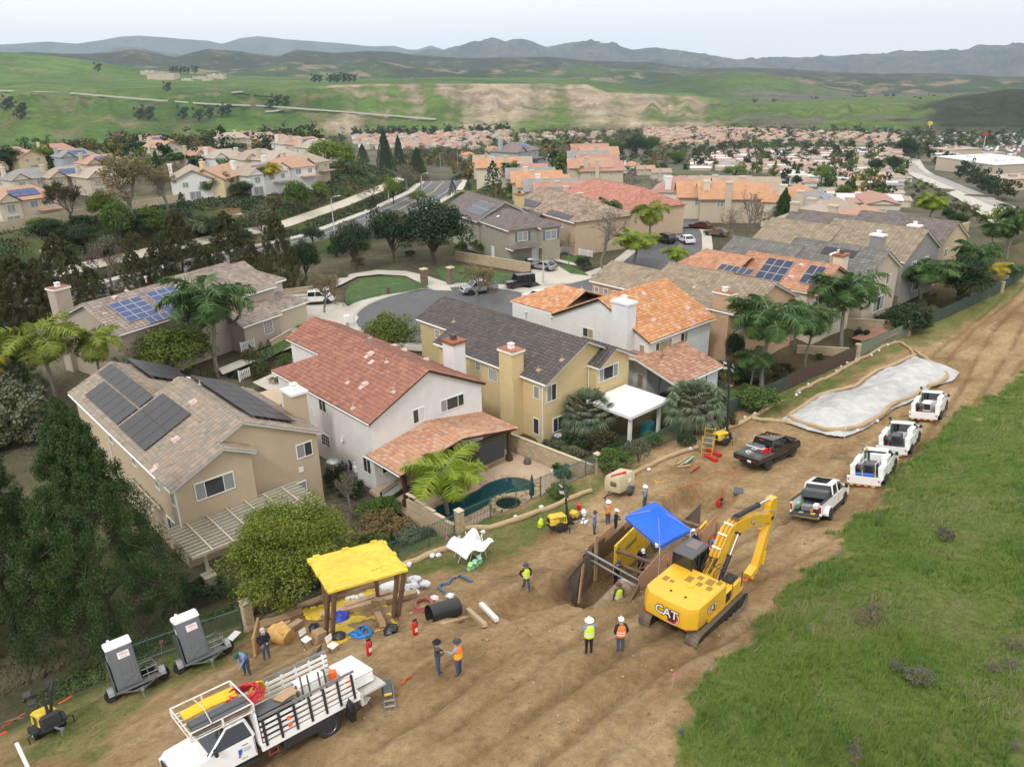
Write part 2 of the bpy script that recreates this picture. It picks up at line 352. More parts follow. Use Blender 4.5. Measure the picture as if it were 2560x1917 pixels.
# terrain out to the mountains
def ringpts(L_,d=None):
 o=[]
 for p in L_:
  dd=p[2] if len(p)>2 else d;r=ray(*q('v',p[0],p[1]));h=hypot(r[0],r[1]);o.append((atan2(r[0],r[1])-rd(42),dd,CH+dd*r[2]/h))
 o.sort();return NA(o).T
azs=np.radians(NL(-62,62,1100))
def rint(L_,d=None):a=ringpts(L_,d);return np.interp(azs,a[0],a[1]),np.interp(azs,a[0],a[2])
_fl=lambda d:np.interp(d,_DR,_DZ)
rings=[]
_footL=[(-300,262),(0,262),(200,266),(600,268),(1000,264),(1300,262),(1420,257),(1570,246),(1700,243),(1960,254),(2300,254)]
d0,z0_=rint(_footL,1500.);rings.append((d0,np.minimum(z0_,-68),1.))
_midL=[(-300,222),(0,222),(120,210),(250,218),(400,214),(600,208),(740,215),(800,226),(1000,224),(1300,228),(1420,230),(1570,238),(1700,234),(1960,243),(2050,231),(2150,224),(2300,220)]
d1,z1=rint(_midL,1780.);rings.append((d1,z1,34.))
_crA=[(-300,204),(0,200),(200,193),(400,189),(600,191),(730,184),(800,182),(1000,181),(1200,181),(1270,183),(1310,199),(1400,203),(1500,208),(1560,219),(1600,228),(1700,226),(1900,224),(1960,226),(1995,233),(2055,214),(2105,204),(2170,195),(2300,192)]
d2,z2=rint(_crA,2050.);rings.append((d2,z2,9.))
_trB=[(-300,180),(0,178),(200,178),(400,176),(600,180),(740,176),(1000,174),(1270,178),(1320,192),(1400,197),(1500,203),(1600,222),(1700,219),(1900,217),(1990,217),(2300,212)]
d3,z3=rint(_trB,2500.);rings.append((d3,z3,6.))
_crB=[(-300,112),(0,113),(60,119),(120,124),(200,133),(300,148),(400,158),(500,163),(600,168),(740,171),(1000,168),(1200,168),(1320,178),(1400,184),(1460,175),(1530,160),(1580,155),(1640,156),(1690,167),(1740,180),(1800,195),(1870,205),(2000,202),(2300,196)]
d4,z4_=rint(_crB,3300.);rings.append((d4,z4_,16.))
rings.append((d4*1.1,z4_-25,6.))
_crC=[(-300,135),(0,140),(200,146),(300,143),(420,146),(500,150),(560,147),(620,134),(700,139),(740,144),(770,134),(840,135),(920,147),(1000,151),(1100,147),(1200,148),(1270,141),(1330,150),(1400,152),(1480,159),(1560,156),(1700,165),(1800,170),(1900,168),(2000,172),(2100,170),(2300,176)]
d5,z5=rint(_crC,4300.);rings.append((d5,z5,26.))
rings.append((d5*1.09,z5-30,8.))
_crD=[(-300,116),(0,118),(60,113),(150,117),(230,116),(290,107),(350,118),(380,124),(450,106),(520,112),(600,122),(640,108),(720,115),(790,110),(850,113),(900,120),(1000,126),(1105,125),(1185,123),(1270,132),(1405,135),(1465,145),(1530,148),(1605,146),(1705,150),(1805,156),(1905,160),(2005,158),(2105,163),(2300,172)]
d6,z6=rint(_crD,5600.);rings.append((d6,z6,22.))
rings.append((d6*1.12,z6-110,8.));rings.append((d6*1.5,z6*0-110,4.))
_crE=[(-300,130),(0,126),(215,117),(250,102),(300,104),(375,116),(440,126),(700,126),(860,124),(920,108),(955,110),(1000,97),(1060,86),(1090,90),(1125,84),(1180,101),(1260,90),(1320,95),(1365,107),(1415,102),(1520,118),(1595,132),(1635,129),(1705,126),(1780,123),(1855,118),(1955,113),(2055,108),(2130,103),(2211,95),(2300,90)]
d7,z7_=rint(_crE,10000.);rings.append((d7*.86,z7_*.45-60,60.));rings.append((d7,z7_,75.));rings.append((d7*1.12,z7_-260,20.))
_crF=[(-300,99),(0,97),(100,91),(165,95),(215,88),(260,80),(300,78),(350,81),(450,89),(480,95),(520,83),(555,79),(590,82),(625,86),(725,93),(760,97),(800,101),(850,99),(880,107),(900,108),(930,99),(960,109),(1100,128),(2300,128)]
d8,z8=rint(_crF,15000.);rings.append((d8*.9,z8*.5-60,60.));rings.append((d8,z8,30.));rings.append((d8*1.15,z8-500,10.))
near_r=np.geomspace(34,1480,360);rows_d,rows_z,rows_s,rows_n=[],[],[],[]
for r_ in near_r:rows_d.append(np.full_like(azs,r_));rows_z.append(None);rows_s.append(-1);rows_n.append(0)
NS=[34,44,10,22,6,26,6,24,5,6,6,20,5,6,14,4]
for i in rn0(len(rings)-1):
 (da_,za,na),(db,zb_,nb)=rings[i],rings[i+1]
 for k in rn0(NS[i]):
  t=k/NS[i];tt=t*t*(3-2*t)
  rows_d.append(da_*(1-t)+db*t);rows_z.append(za*(1-(tt if i not in(0,1) else t))+zb_*(tt if i not in(0,1) else t));rows_s.append(i);rows_n.append(na*(1-t)+nb*t)
rows_d.append(rings[-1][0]);rows_z.append(rings[-1][1]);rows_s.append(len(rings)-1);rows_n.append(0)
D_=NA(rows_d);AZ=np.broadcast_to(azs,D_.shape)+rd(42);tX,tY=D_*np.sin(AZ),D_*np.cos(AZ);S_=NA(rows_s)[:,None]+0*D_
nr=len(near_r);tZ=np.zeros_like(D_);tZ[:nr]=base_z(tX[:nr],tY[:nr])
for i in rn0(nr,len(D_)):tZ[i]=rows_z[i]
N_=NA(rows_n)[:,None];az_=AZ-rd(42)
sc_=np.maximum(D_*.11,60);spur=np.abs(fbm(az_*9000+0*D_,D_*.22,260.,5,60))*2.2;gul=np.abs(fbm(tX,tY,420.,5,61))*1.2+spur;gul2=fbm(tX,tY,160.,4,62)
am=N_*np.where(S_>=11,2.2,1.0)
crest_fade=np.ones(len(D_));
for i in rn0(nr,len(D_)):
 dist=min(abs(np.mean(rows_d[i])-np.mean(rings[k][0]))/np.mean(rings[k][0]) for k in(2,4,6,8,12,15));crest_fade[i]=.12+.88*min(1,dist/.05)
tZ[nr:]-=(am*(gul+.6*gul2))[nr:]*crest_fade[nr:,None]-(am*.35)[nr:]*crest_fade[nr:,None]
tZ[:nr]+=(sm0(260,600,D_)*fbm(tX,tY,90,3,63)*3)[:nr]
lowcut=sm0(44.5,42,tY)*sm0(-62,-58,tX)*sm0(262,258,tX);tZ=tZ-lowcut*3.5
n1,n2,n3=fbm(tX,tY,260,5,71),fbm(tX,tY,60,5,72),fbm(tX,tY,700,4,73)
sub=mixc((.10,.095,.065),(.17,.155,.12),.5+2*n2);sub=mixc(sub,(.07,.095,.035),sm0(.0,.2,n2+n1)*.5)
gr=mixc((.040,.085,.014),(.105,.165,.032),.5+1.6*n1);dk=mixc((.022,.034,.016),(.050,.060,.030),.5+1.6*n2);tan=mixc((.20,.145,.09),(.37,.29,.19),.5+1.8*n2);brn=mixc((.11,.082,.05),(.19,.145,.09),.5+2*n2)
C_=sub.copy()
vx=np.zeros_like(az_);_t=NA([(ringpts([(x,180)],1.)[0][0],x) for x in rn0(-300,2500,100)]);vx=np.interp(az_,_t[:,0],_t[:,1])
C_=np.where((S_>=0)[...,None],mixc(gr,brn,sm0(.02,.16,n2+.4*n1-.02)*.6),C_)
cliff=sm0(690,780,vx+500*n1)*sm0(1590,1500,vx)*((S_>=0)&(S_<2))
st_=fbm(az_*9000+2.2*fbm(tX,tY,200,3,68)*90,D_*.35,200.,5,66)+.5*n2;C_=mixc(C_,mixc(tan*.8,(.36,.29,.20),.5+2*st_),cliff*np.clip(.45+2.6*st_+.4*(S_==1)*sm0(690,1000,vx),0,1))
C_=np.where(((S_==2)|(S_==3))[...,None],mixc(gr*1.05,brn,sm0(.1,.25,n2)*.5),C_)
C_=mixc(C_,mixc(gr,dk,.5+2*n1),((S_==3)&(vx>900))*sm0(1100,1450,vx))
C_=np.where(((S_==4)|(S_==5)|(S_==6))[...,None],mixc(mixc(dk,gr*.7,.3+1.8*n1),mixc(brn,tan,.3),sm0(.06,.2,n2+.6*gul2)*.8),C_)
C_=np.where(((S_>=7)&(S_<10))[...,None],mixc(dk,brn,sm0(.12,.24,n2+.5*n1)*.55),C_)
C_=np.where((S_>=10)[...,None],mixc((.06,.07,.06),(.11,.12,.095),.5+2*n1),C_)
hill_r=sm0(1950,2040,vx+260*n2)*((S_>=0)&(S_<=2));C_=mixc(C_,dk*.8,hill_r)
valley=sm0(1480,1640,vx+300*n1)*((S_>=0)&(S_<=3));C_=mixc(C_,mixc(sub*.9,gr,sm0(-.05,.08,n1)),valley*(1-hill_r)*.8)
fld=sm0(600,700,D_)*(S_<0)*sm0(1400,1150,vx+400*n1)*sm0(900,1100,vx)*sm0(1080,1180,D_);C_=mixc(C_,gr,fld)
nb_=(S_<0)&(D_<460);da_n=polyd(tX,tY,AVE)
yard=mixc((.085,.085,.045),(.165,.145,.10),.5+1.8*fbm(tX,tY,9,4,75));C_=mixc(C_,yard,nb_*sm0(460,330,D_))
emb=mixc((.045,.070,.028),(.105,.125,.045),.5+2.2*fbm(tX,tY,6,4,76));emb=mixc(emb,(.20,.135,.075),sm0(.06,.2,fbm(tX,tY,8,4,77))*.8)
C_=mixc(C_,emb,(nb_&(da_n<42)&(tY>96))*sm0(42,38,da_n))
TM=ground_mat('hill_soil',.014,.09,.38,.9,bd=5)
grid_mesh('terrain',tX,tY,tZ,np.clip(C_,.01,1),TM,flip=True)
# sheets and ribbons laid on the ground
def ribbon(name,pts,w,m,dz=.02,kind='structure',step=1.5,wend=None):
 P=[NA(p[:2],float) for p in pts];R=[]
 for a,b in zip(P[:-1],P[1:]):
  n=max(1,int(NN(b-a)/step));R+=[a+(b-a)*k/n for k in rn0(n)]
 R.append(P[-1]);R=NA(R)
 for _ in rn0(3):R[1:-1]=(R[:-2]+2*R[1:-1]+R[2:])/4
 T=np.gradient(R,axis=0);T/=NN(T,axis=1)[:,None]+1e-9;Nn=np.stack([-T[:,1],T[:,0]],-1)
 ww=NL(w,wend or w,len(R))/2;k=4;mb=MB();vs=[]
 for i in rn0(len(R)):
  for j in rn0(k+1):p=R[i]+Nn[i]*ww[i]*(2*j/k-1);vs.append((p[0],p[1],float(Z(p[0],p[1]))+dz))
 mb.add(vs,[(i*(k+1)+j,(i+1)*(k+1)+j,(i+1)*(k+1)+j+1,i*(k+1)+j+1) for i in rn0(len(R)-1) for j in rn0(k)])
 o=obj(name,mb,m,sm=60);o['kind']=kind;return o
def sheet(name,poly,z,m,kind='structure',thick=0.0):
 mb=MB()
 if thick:mb.ext(poly,z-thick,z,'z')
 else:mb.add([(x,y,z) for x,y in poly],[tuple(rn0(len(poly)))])
 o=obj(name,mb,m);o['kind']=kind;return o
ASPH=mat('asphalt',(.105,.105,.108),.9,var=.12,vs_=1.5,stain=.15,bump=.2,bs=80)
CONC=mat('concrete',(.46,.43,.37),.85,var=.08,vs_=2,stain=.12)
LAWN=mat('lawn',(.055,.105,.022),.9,var=.35,vs_=6,stain=.3,bump=.6,bs=30)
SOIL=mat('planting_soil',(.085,.065,.045),.95,var=.3,vs_=4,bump=.5)
arc=lambda cx,cy,r,a0,a1,n=20:[(cx+r*cos(rd(a0+(a1-a0)*i/n)),cy+r*sin(rd(a0+(a1-a0)*i/n))) for i in rn0(n+1)]
BULB=(61.3,79.2)
STREET=[(64,74.5),(84,73.5),(98,75.5),(112,82),(126,92),(140,106),(155,124),(175,147),(205,170)]
ribbon('sidewalk',STREET,14.2,CONC,.10);sheet('sidewalk',arc(*BULB,15.4,0,360,40)[:-1],.102,CONC)
ribbon('road',STREET,10.6,ASPH,.125);sheet('road',arc(*BULB,12.9,0,360,40)[:-1],.129,ASPH)
mb=MB();r_=arc(*BULB,13.15,35,335,48);mb.tube([(x,y,.12) for x,y in r_],.13,4);obj('kerb',mb,CONC)['kind']='structure'
ribbon('road',AVE,13.5,ASPH,.10);
_off=lambda pts,o:[(pts[i][0]-o*(pts[min(i+1,len(pts)-1)][1]-pts[max(i-1,0)][1])/hypot(pts[min(i+1,len(pts)-1)][0]-pts[max(i-1,0)][0],pts[min(i+1,len(pts)-1)][1]-pts[max(i-1,0)][1]),pts[i][1]+o*(pts[min(i+1,len(pts)-1)][0]-pts[max(i-1,0)][0])/hypot(pts[min(i+1,len(pts)-1)][0]-pts[max(i-1,0)][0],pts[min(i+1,len(pts)-1)][1]-pts[max(i-1,0)][1])) for i in rn0(len(pts))]
for o_ in(-8.1,8.1):ribbon('sidewalk',_off(AVE,o_),2.4,CONC,.2)
ribbon('path',_off(AVE,15.5),2.6,mat('path_gravel',(.52,.47,.38),.9,var=.1),.12)
LINE=mat('road_paint',(.75,.74,.70),.7)
for k_ in(-.12,.12):ribbon('lane_line',[(x+.0,y+k_) for x,y in AVE],.14,mat('yellow_paint',(.55,.38,.06),.7),.135)
for o_ in(-4.2,4.2):ribbon('lane_line',_off(AVE,o_),.13,LINE,.135)
HR=mat('hill_road',(.27,.25,.20),.9,var=.1)
for pts,w in[([(140,405),(300,412),(450,425),(700,445),(900,460),(1150,472),(1300,480),(1450,490),(1600,505),(1750,515),(1880,528)],11),([(1250,440),(1120,428),(1010,418),(1005,410),(1050,404)],8),([(0,400),(55,402)],10),([(1150,497),(1200,488),(1225,480)],9)]:
 P_=[];
 for p in pts:
  r=ray(*q('TL',*p));h=hypot(r[0],r[1]);col=np.argmin(np.abs(azs-(atan2(r[0],r[1])-rd(42))))
  sl=CH+D_[nr:,col]*r[2]/h-tZ[nr:,col];i=np.argmax(sl<0)
  P_.append((tX[nr+i,col],tY[nr+i,col],tZ[nr+i,col]+1.5))
 mb=MB();P_=NA(P_);T_=np.gradient(P_,axis=0);T_/=NN(T_,axis=1)[:,None];vs=[]
 for i in rn0(len(P_)):
  for s_ in(-1,1):vs.append(P_[i]+NA([-T_[i][1],T_[i][0],.35*s_*0])*w*s_*.4+NA([0,0,2.2+1.1*s_]))
 mb.add(vs,[(2*i,2*i+2,2*i+3,2*i+1) for i in rn0(len(P_)-1)]);obj('road',mb,HR)['kind']='structure'
 # air
hz=MB();hz.box((0,0,270),(37000,37000,1070));ho=obj('haze',hz,None)
hm=bpy.data.materials.new('air');hm.use_nodes=True;hm.node_tree.nodes.remove(hm.node_tree.nodes['Principled BSDF'])
pv=hm.node_tree.nodes.new('ShaderNodeVolumePrincipled');pv.inputs['Density'].default_value=5.0e-5;pv.inputs['Color'].default_value=(.64,.81,1.0,1);pv.inputs['Anisotropy'].default_value=0
hm.node_tree.links.new(pv.outputs[0],hm.node_tree.nodes['Material Output'].inputs['Volume']);ho.data.materials.clear();ho.data.materials.append(hm);ho['kind']='stuff'
# houses
WHT=mat('white_trim',(.78,.78,.76),.6,var=.03);GLS=mat('window_glass',(.045,.052,.055),.08,spec=.8);GLL=mat('window_curtain',(.28,.29,.28),.12,spec=.7)
BRN=mat('dark_brown_wood',(.07,.042,.028),.6,var=.2,vs_=8);DKM=mat('black_metal',(.02,.02,.022),.45);GALV=mat('galvanised',(.45,.46,.47),.4,metal=.7)
def stucco(n,c):return mat(n,c,.95,var=.05,vs_=1.2,stain=.07,bump=.25,bs=60)
def tilemat(n,cols):return mat(n,cols=cols,rough=.8,var=.14,vs_=7,stain=.12,bump=.15,bs=30)
T_A=tilemat('tile_grey_buff',[(.22,.19,.155),(.30,.245,.185),(.34,.25,.175),(.24,.225,.20),(.36,.29,.22),(.27,.21,.16)])
T_B=tilemat('tile_red_brown',[(.29,.125,.085),(.34,.15,.10),(.27,.115,.082),(.37,.18,.12),(.30,.13,.09),(.23,.105,.08)])
T_BP=tilemat('tile_orange_mix',[(.44,.21,.12),(.52,.29,.17),(.36,.19,.14),(.56,.33,.21),(.45,.30,.23)])
T_C=tilemat('tile_charcoal',[(.085,.072,.070),(.105,.090,.085),(.075,.065,.065),(.125,.105,.095)])
T_D=tilemat('tile_orange',[(.50,.22,.085),(.53,.24,.10),(.48,.205,.08),(.55,.28,.14),(.56,.36,.23),(.50,.225,.09)])
T_DP=tilemat('tile_brown_orange',[(.38,.19,.11),(.30,.15,.10),(.45,.26,.17),(.36,.20,.13),(.48,.32,.23)])
T_E=tilemat('tile_tan',[(.27,.21,.145),(.33,.265,.185),(.24,.19,.135),(.36,.29,.20),(.22,.18,.14)])
T_F=tilemat('tile_terracotta',[(.46,.23,.135),(.40,.19,.115),(.52,.29,.18),(.43,.21,.13)])
T_G=tilemat('tile_grey',[(.15,.15,.135),(.19,.185,.165),(.13,.13,.12),(.22,.21,.18)])
T_I=tilemat('tile_pale_brown',[(.28,.22,.185),(.34,.28,.235),(.23,.18,.155),(.38,.32,.27)])
T_J=tilemat('tile_brown_grey',[(.16,.13,.12),(.20,.165,.15),(.13,.11,.10)])
_tm={}
def tile_mesh(m,kind):
 if(m.name,kind) in _tm:return _tm[(m.name,kind)]
 mb=MB()
 if kind=='flat':pr=[(0,.0),(.03,.035),(.47,.035),(.53,.035),(.97,.035),(1,.0)];pr=[(0,.0),(.04,.04),(.96,.04),(1,0)]
 else:pr=[(0,.0),(.14,.05),(.34,.055),(.5,.012),(.64,.05),(.86,.055),(1,.0)]
 n=len(pr);vs=[(x,0,z+.028) for x,z in pr]+[(x,1.05,z*.8-.006) for x,z in pr]+[(x,0,-.03) for x,z in(pr[0],pr[-1])]
 mb.add(vs,[(i,i+1,n+i+1,n+i) for i in rn0(n-1)]+[tuple([2*n,2*n+1]+list(rn0(n-1,-1,-1)))])
 me=mb.mesh('tile',m,50);_tm[(m.name,kind)]=(me,NA(mb.v),mb.f);return _tm[(m.name,kind)]
class House:
 def __init__(s,name,label,cat,loc,rz=0.0,group=None):
  s.root=th1(name,label,cat,loc,rz,group);s.loc=NA(loc,float);s.rz=rz;s.R=rotz(rz);s.tiles=[];s.deck=None;s.planes={};s.trim=MB();s.gut=MB()
 def W(s,p):return s.R@NA(p,float)+s.loc
 def roof(s,x0,x1,y0,y1,ze,zr,ridge=None,axis='y',hip=(0,0),ze2=None,tm=None,kind='flat',tl=(.42,.36),key=None,fascia=WHT,trim=.2,cap=True):
  ax=(lambda u,v,z:(u,v,z)) if axis=='y' else(lambda u,v,z:(v,u,z))
  if axis=='x':u0,u1,v0,v1=y0,y1,x0,x1
  else:u0,u1,v0,v1=x0,x1,y0,y1
  ur=(u0+u1)/2 if ridge is None else ridge;ze2=ze if ze2 is None else ze2;h0,h1=hip
  A,B,C,D=ax(u0,v0,ze),ax(u0,v1,ze),ax(u1,v1,ze2),ax(u1,v0,ze2);E,F=ax(ur,v0+h0,zr),ax(ur,v1-h1,zr)
  pl=[(A,B,F,E),(C,D,E,F)]
  if h0:pl.append((D,A,E,E))
  if h1:pl.append((B,C,F,F))
  for i,p in EN(pl):s.tiles.append((p,tm,kind,tl));s.planes[(key or 'r')+'LRab'[i if i<2 else(2 if(h0 and i==2) else 3)]]=p
  th=trim;low=lambda p,d:(p[0],p[1],p[2]-d)
  pts=[A,B,C,D,E,F];lo=[low(p,.02) for p in pts]+[low(p,.02+th) for p in pts]
  mb=MB();fs=[(0,4,5,1),(2,5,4,3),(6,7,11,10),(8,9,10,11),(0,1,7,6),(2,3,9,8),(3,4,10,9),(4,0,6,10),(1,5,11,7),(5,2,8,11)]
  mb.add(lo,fs)
  obj('roof_deck',mb,fascia,s.root)
  for a,b in((A,B),(D,C)):s.gut.tube([low(a,.13),low(b,.13)],.06,4)
  if cap:
   caps=[(E,F)]+([(A,E),(D,E)] if h0 else[])+([(B,F),(C,F)] if h1 else[]);
   if not h0:caps+=[(A,E),(D,E)]
   if not h1:caps+=[(B,F),(C,F)]
   s.caps(caps,tm)
  return s
 def caps(s,segs,tm,n=.38):
  if not hasattr(s,'capl'):s.capl=[]
  for a,b in segs:s.capl.append((NA(a),NA(b),tm))
 def finish(s,nmax=300,capind=True):
  cam_l=s.R.T@(NA([0,0,CH])-s.loc);T=[]
  for(P,tm,kind,tl) in s.tiles:
   P=[NA(p,float) for p in P];A,B,F,E=P;e=B-A;L=NN(e);e/=L;nn=np.cross(B-A,E-A) if NN(E-A)>.01 else np.cross(B-A,F-A)
   nn/=NN(nn);nn*=np.sign(nn[2]);w=np.cross(nn,e);w*=np.sign(w[2]) if abs(w[2])>1e-6 else 1;H_=(E-A)@w;eA,eB=(E-A)@e/H_,(F-B)@e/H_
   nrow=max(1,int(round(H_/tl[1])));dv=H_/nrow
   for r in rn0(nrow):
    v=r*dv;ua=v*eA if eA<0 else(v+(dv*.45))*eA;ub=L+(v*eB if eB>0 else(v+dv*.45)*eB);wd=ub-ua
    if wd<.15:continue
    n=max(1,int(round(wd/tl[0])));du=wd/n;off=0
    for c in rn0(n):
     o=A+e*(ua+c*du)+w*v
     mid=o+e*du/2;vis=(cam_l-mid)@nn;d=NN(cam_l-mid)
     T.append((d if vis>0 else d+1000,o,e,w,nn,du,dv,tm,kind))
  T.sort(key=lambda t:t[0]);first=[t for t in T[:nmax] if t[0]<900];ks=len(first)
  for t in first:
   _,o,e,w,nn,du,dv,tm,kind=t;me=tile_mesh(tm,kind)[0];ob=link('tile',me,s.root)
   if e@np.cross(w,nn)<0:o=o+e*du;e=-e
   j=RU(.85,1.2);M=Matrix.Identity(4)
   for i in rn0(3):M[i][0],M[i][1],M[i][2],M[i][3]=e[i]*du*.985,w[i]*dv,nn[i]*j,o[i]
   ob.matrix_basis=M
  rest=T[ks:];by={}
  for t in rest:by.setdefault((t[7].name,t[8]),[]).append(t)
  for(mn,kind),L_ in by.items():
   me0,tv,tf=tile_mesh(MATS[mn],kind);n=len(L_);V=np.zeros((n,len(tv),3));
   for i,(_,o,e,w,nn,du,dv,tm,kd) in EN(L_):V[i]=o+tv[:,:1]*e*du*.985+tv[:,1:2]*w*dv+tv[:,2:]*nn*RU(.8,1.25)
   me=fast_mesh('tile',V.reshape(-1,3),[tuple(x) for x in tf],n,len(tv),MATS[mn]);ob=link('tile',me,s.root);ob['kind']='stuff'
  if hasattr(s,'capl'):
   capm={};cnt=0;restm={}
   for a,b,tm in sorted(s.capl,key=lambda t:NN(cam_l-(t[0]+t[1])/2)):
    L=NN(b-a);n=max(1,int(L/.40));d=(b-a)/n
    if tm.name not in capm:
     mb=MB();k=6;vs=[]
     for y,r,zz in((0,.125,.055),(1.1,.10,.015)):vs+=[(r*cos(pi*i/(k-1)),y,zz+r*.8*sin(pi*i/(k-1))-.045) for i in rn0(k)]
     mb.add(vs,[(i,i+1,k+i+1,k+i) for i in rn0(k-1)]+[tuple(rn0(k))]);capm[tm.name]=(mb.mesh('ridge_tile',tm,50),NA(vs),mb.f)
    me,cv,cf=capm[tm.name];y=Vector(d).normalized();x=y.cross(Vector((0,0,1))).normalized();z=x.cross(y)
    for i in rn0(n):
     o=a+d*i
     if cnt<130 and capind:
      cnt+=1;ob=link('ridge_tile',me,s.root);M=Matrix.Identity(4)
      for q_ in rn0(3):M[q_][0],M[q_][1],M[q_][2],M[q_][3]=x[q_],d[q_],z[q_],o[q_]
      ob.matrix_basis=M
     else:restm.setdefault(tm.name,[]).append(o+cv[:,:1]*NA(x)+cv[:,1:2]*d+cv[:,2:]*NA(z))
   for k_,V in restm.items():
    cf=capm[k_][2];me=fast_mesh('ridge_tile',NC(V),[tuple(x) for x in cf],len(V),12,MATS[k_]);ob=link('ridge_tile',me,s.root);ob['kind']='stuff'
  if s.gut.v:obj('gutter',s.gut,WHT,s.root)
  return s
 def wall(s,mb,m,name='wall'):obj(name,mb,m,s.root);return s
 def gwall(s,x0,x1,y0,y1,zw,zr,xr,m,axis='y',z0=0.0,zw2=None,name='wall'):
  mb=MB().ext([(x0,z0-.5),(x1,z0-.5),(x1,zw2 if zw2 is not None else zw),(xr,zr),(x0,zw)],y0,y1,axis) if axis=='y' else MB().ext([(y0,z0-.5),(y1,z0-.5),(y1,zw2 if zw2 is not None else zw),(xr,zr),(y0,zw)],x0,x1,'x')
  return s.wall(mb,m,name)
 def bwall(s,x0,x1,y0,y1,z1,m,z0=-.5,name='wall'):mb=MB().bx(x0,x1,y0,y1,z0,z1);return s.wall(mb,m,name)
 def win(s,side,a,z,w,h,pos,panes=2,grid=None,split=None,frame=WHT,glass=None,name='window'):
  f=MB();t=.07;dz=.06
  f.bx(-w/2,w/2,-dz,.02,0,t);f.bx(-w/2,w/2,-dz,.02,h-t,h);f.bx(-w/2,-w/2+t,-dz,.02,t,h-t);f.bx(w/2-t,w/2,-dz,.02,t,h-t)
  xs=[-w/2+t];split=split or[1/panes]*panes;acc=0;tot=w-2*t
  for i,sp in EN(split):
   acc+=sp
   if i<len(split)-1:x=-w/2+t+tot*acc;f.bx(x-.025,x+.025,-dz+.01,.02,t,h-t);xs.append(x)
  xs.append(w/2-t)
  if grid:
   for i in rn0(1,grid[0]):x=-w/2+t+tot*i/grid[0];f.bx(x-.012,x+.012,-.045,.0,t,h-t)
   for j in rn0(1,grid[1]):zz=t+(h-2*t)*j/grid[1];f.bx(-w/2+t,w/2-t,-.043,.0,zz-.012,zz+.012)
  loc,rz={'f':((a,pos,z),0),'l':((pos,a,z),-pi/2),'r':((pos,a,z),pi/2),'b':((a,pos,z),pi)}[side]
  wo=obj(name,f,frame,s.root,loc=loc,rz=rz)
  for i in rn0(len(xs)-1):
   p=MB();p.bx(xs[i]+.02,xs[i+1]-.02,-.03,-.008,t,h-t)
   gm_=glass[i%len(glass)] if glass else(GLS if(i+len(xs))%2 else GLL);obj('pane',p,gm_,wo)
  return wo
 def wpx(s,side,pos,p0,p1,k,**kw):
  pts=[]
  for p in(p0,p1):
   r=ray(*q(k,*p));C0=s.R.T@(NA([0,0,CH])-s.loc);rl=s.R.T@r;ax_=1 if side in 'fb' else 0
   t=(pos-C0[ax_])/rl[ax_];pts.append(C0+rl*t)
  o_=0 if side in 'fb' else 1;a0,a1=pts[0][o_],pts[1][o_];z0,z1=sorted((pts[0][2],pts[1][2]))
  return s.win(side,(a0+a1)/2,z0,abs(a1-a0),z1-z0,pos,**kw)
 def onplane(s,key,k,px,py,lift=0.0):
  P=[NA(p,float) for p in s.planes[key]];A,B,F,E=P;n=np.cross(B-A,F-A);n/=NN(n);n*=np.sign(n[2])
  C0=s.R.T@(NA([0,0,CH])-s.loc);rl=s.R.T@ray(*q(k,px,py));t=((A+n*lift-C0)@n)/(rl@n);return C0+rl*t,n
 def frame_of(s,key):
  A,B,F,E=[NA(p,float) for p in s.planes[key]];e=(B-A)/NN(B-A);n=np.cross(B-A,F-A);n/=NN(n);n*=np.sign(n[2]);w=np.cross(n,e);w*=np.sign(w[2]);return A,e,w,n
 def solar(s,key,k,quad,nx,ny,mats_,lift=.14,name='solar_panel'):
  A,e,w,n=s.frame_of(key);uv=[]
  for p in quad:P,_=s.onplane(key,k,p[0],p[1],lift);uv.append(((P-A)@e,(P-A)@w))
  uv=NA(uv);u0,u1=np.sort(uv[:,0])[[0,-1]];us=np.sort(uv[:,0]);vs=np.sort(uv[:,1]);u0,u1=us[:2].mean(),us[2:].mean();v0,v1=vs[:2].mean(),vs[2:].mean()
  pw,ph=(u1-u0)/nx,(v1-v0)/ny;fr,gl=mats_;key_=(round(pw,2),round(ph,2),gl.name)
  mb=MB();g=.03;t=.035
  mb.bx(g,pw-g,g,ph-g,-.02,.018,1)
  for a in((0+.01,pw-.01,.01,.01+t),(.01,pw-.01,ph-.01-t,ph-.01),(.01,.01+t,.01+t,ph-.01-t),(pw-.01-t,pw-.01,.01+t,ph-.01-t)):mb.bx(a[0],a[1],a[2],a[3],-.03,.025,0)
  me=mb.mesh(name,[fr,gl]);rt=MB()
  for i in rn0(nx):
   for j in rn0(ny):
    o=A+e*(u0+i*pw)+w*(v0+j*ph)+n*lift;ee,ww=e,w
    if np.cross(e,w)@n<0:o=o+e*pw;ee=-e
    ob=link(name,me,s.root);M=Matrix.Identity(4)
    for c in rn0(3):M[c][0],M[c][1],M[c][2],M[c][3]=ee[c],ww[c],n[c],o[c]
    ob.matrix_basis=M
  for j in rn0(ny):
   for fr_ in(.25,.75):
    a=A+e*(u0-.05)+w*(v0+(j+fr_)*ph)+n*(lift*.55);b=A+e*(u1+.05)+w*(v0+(j+fr_)*ph)+n*(lift*.55);rt.tube([a,b],.03,4)
  obj('mounting_rail',rt,GALV,s.root)
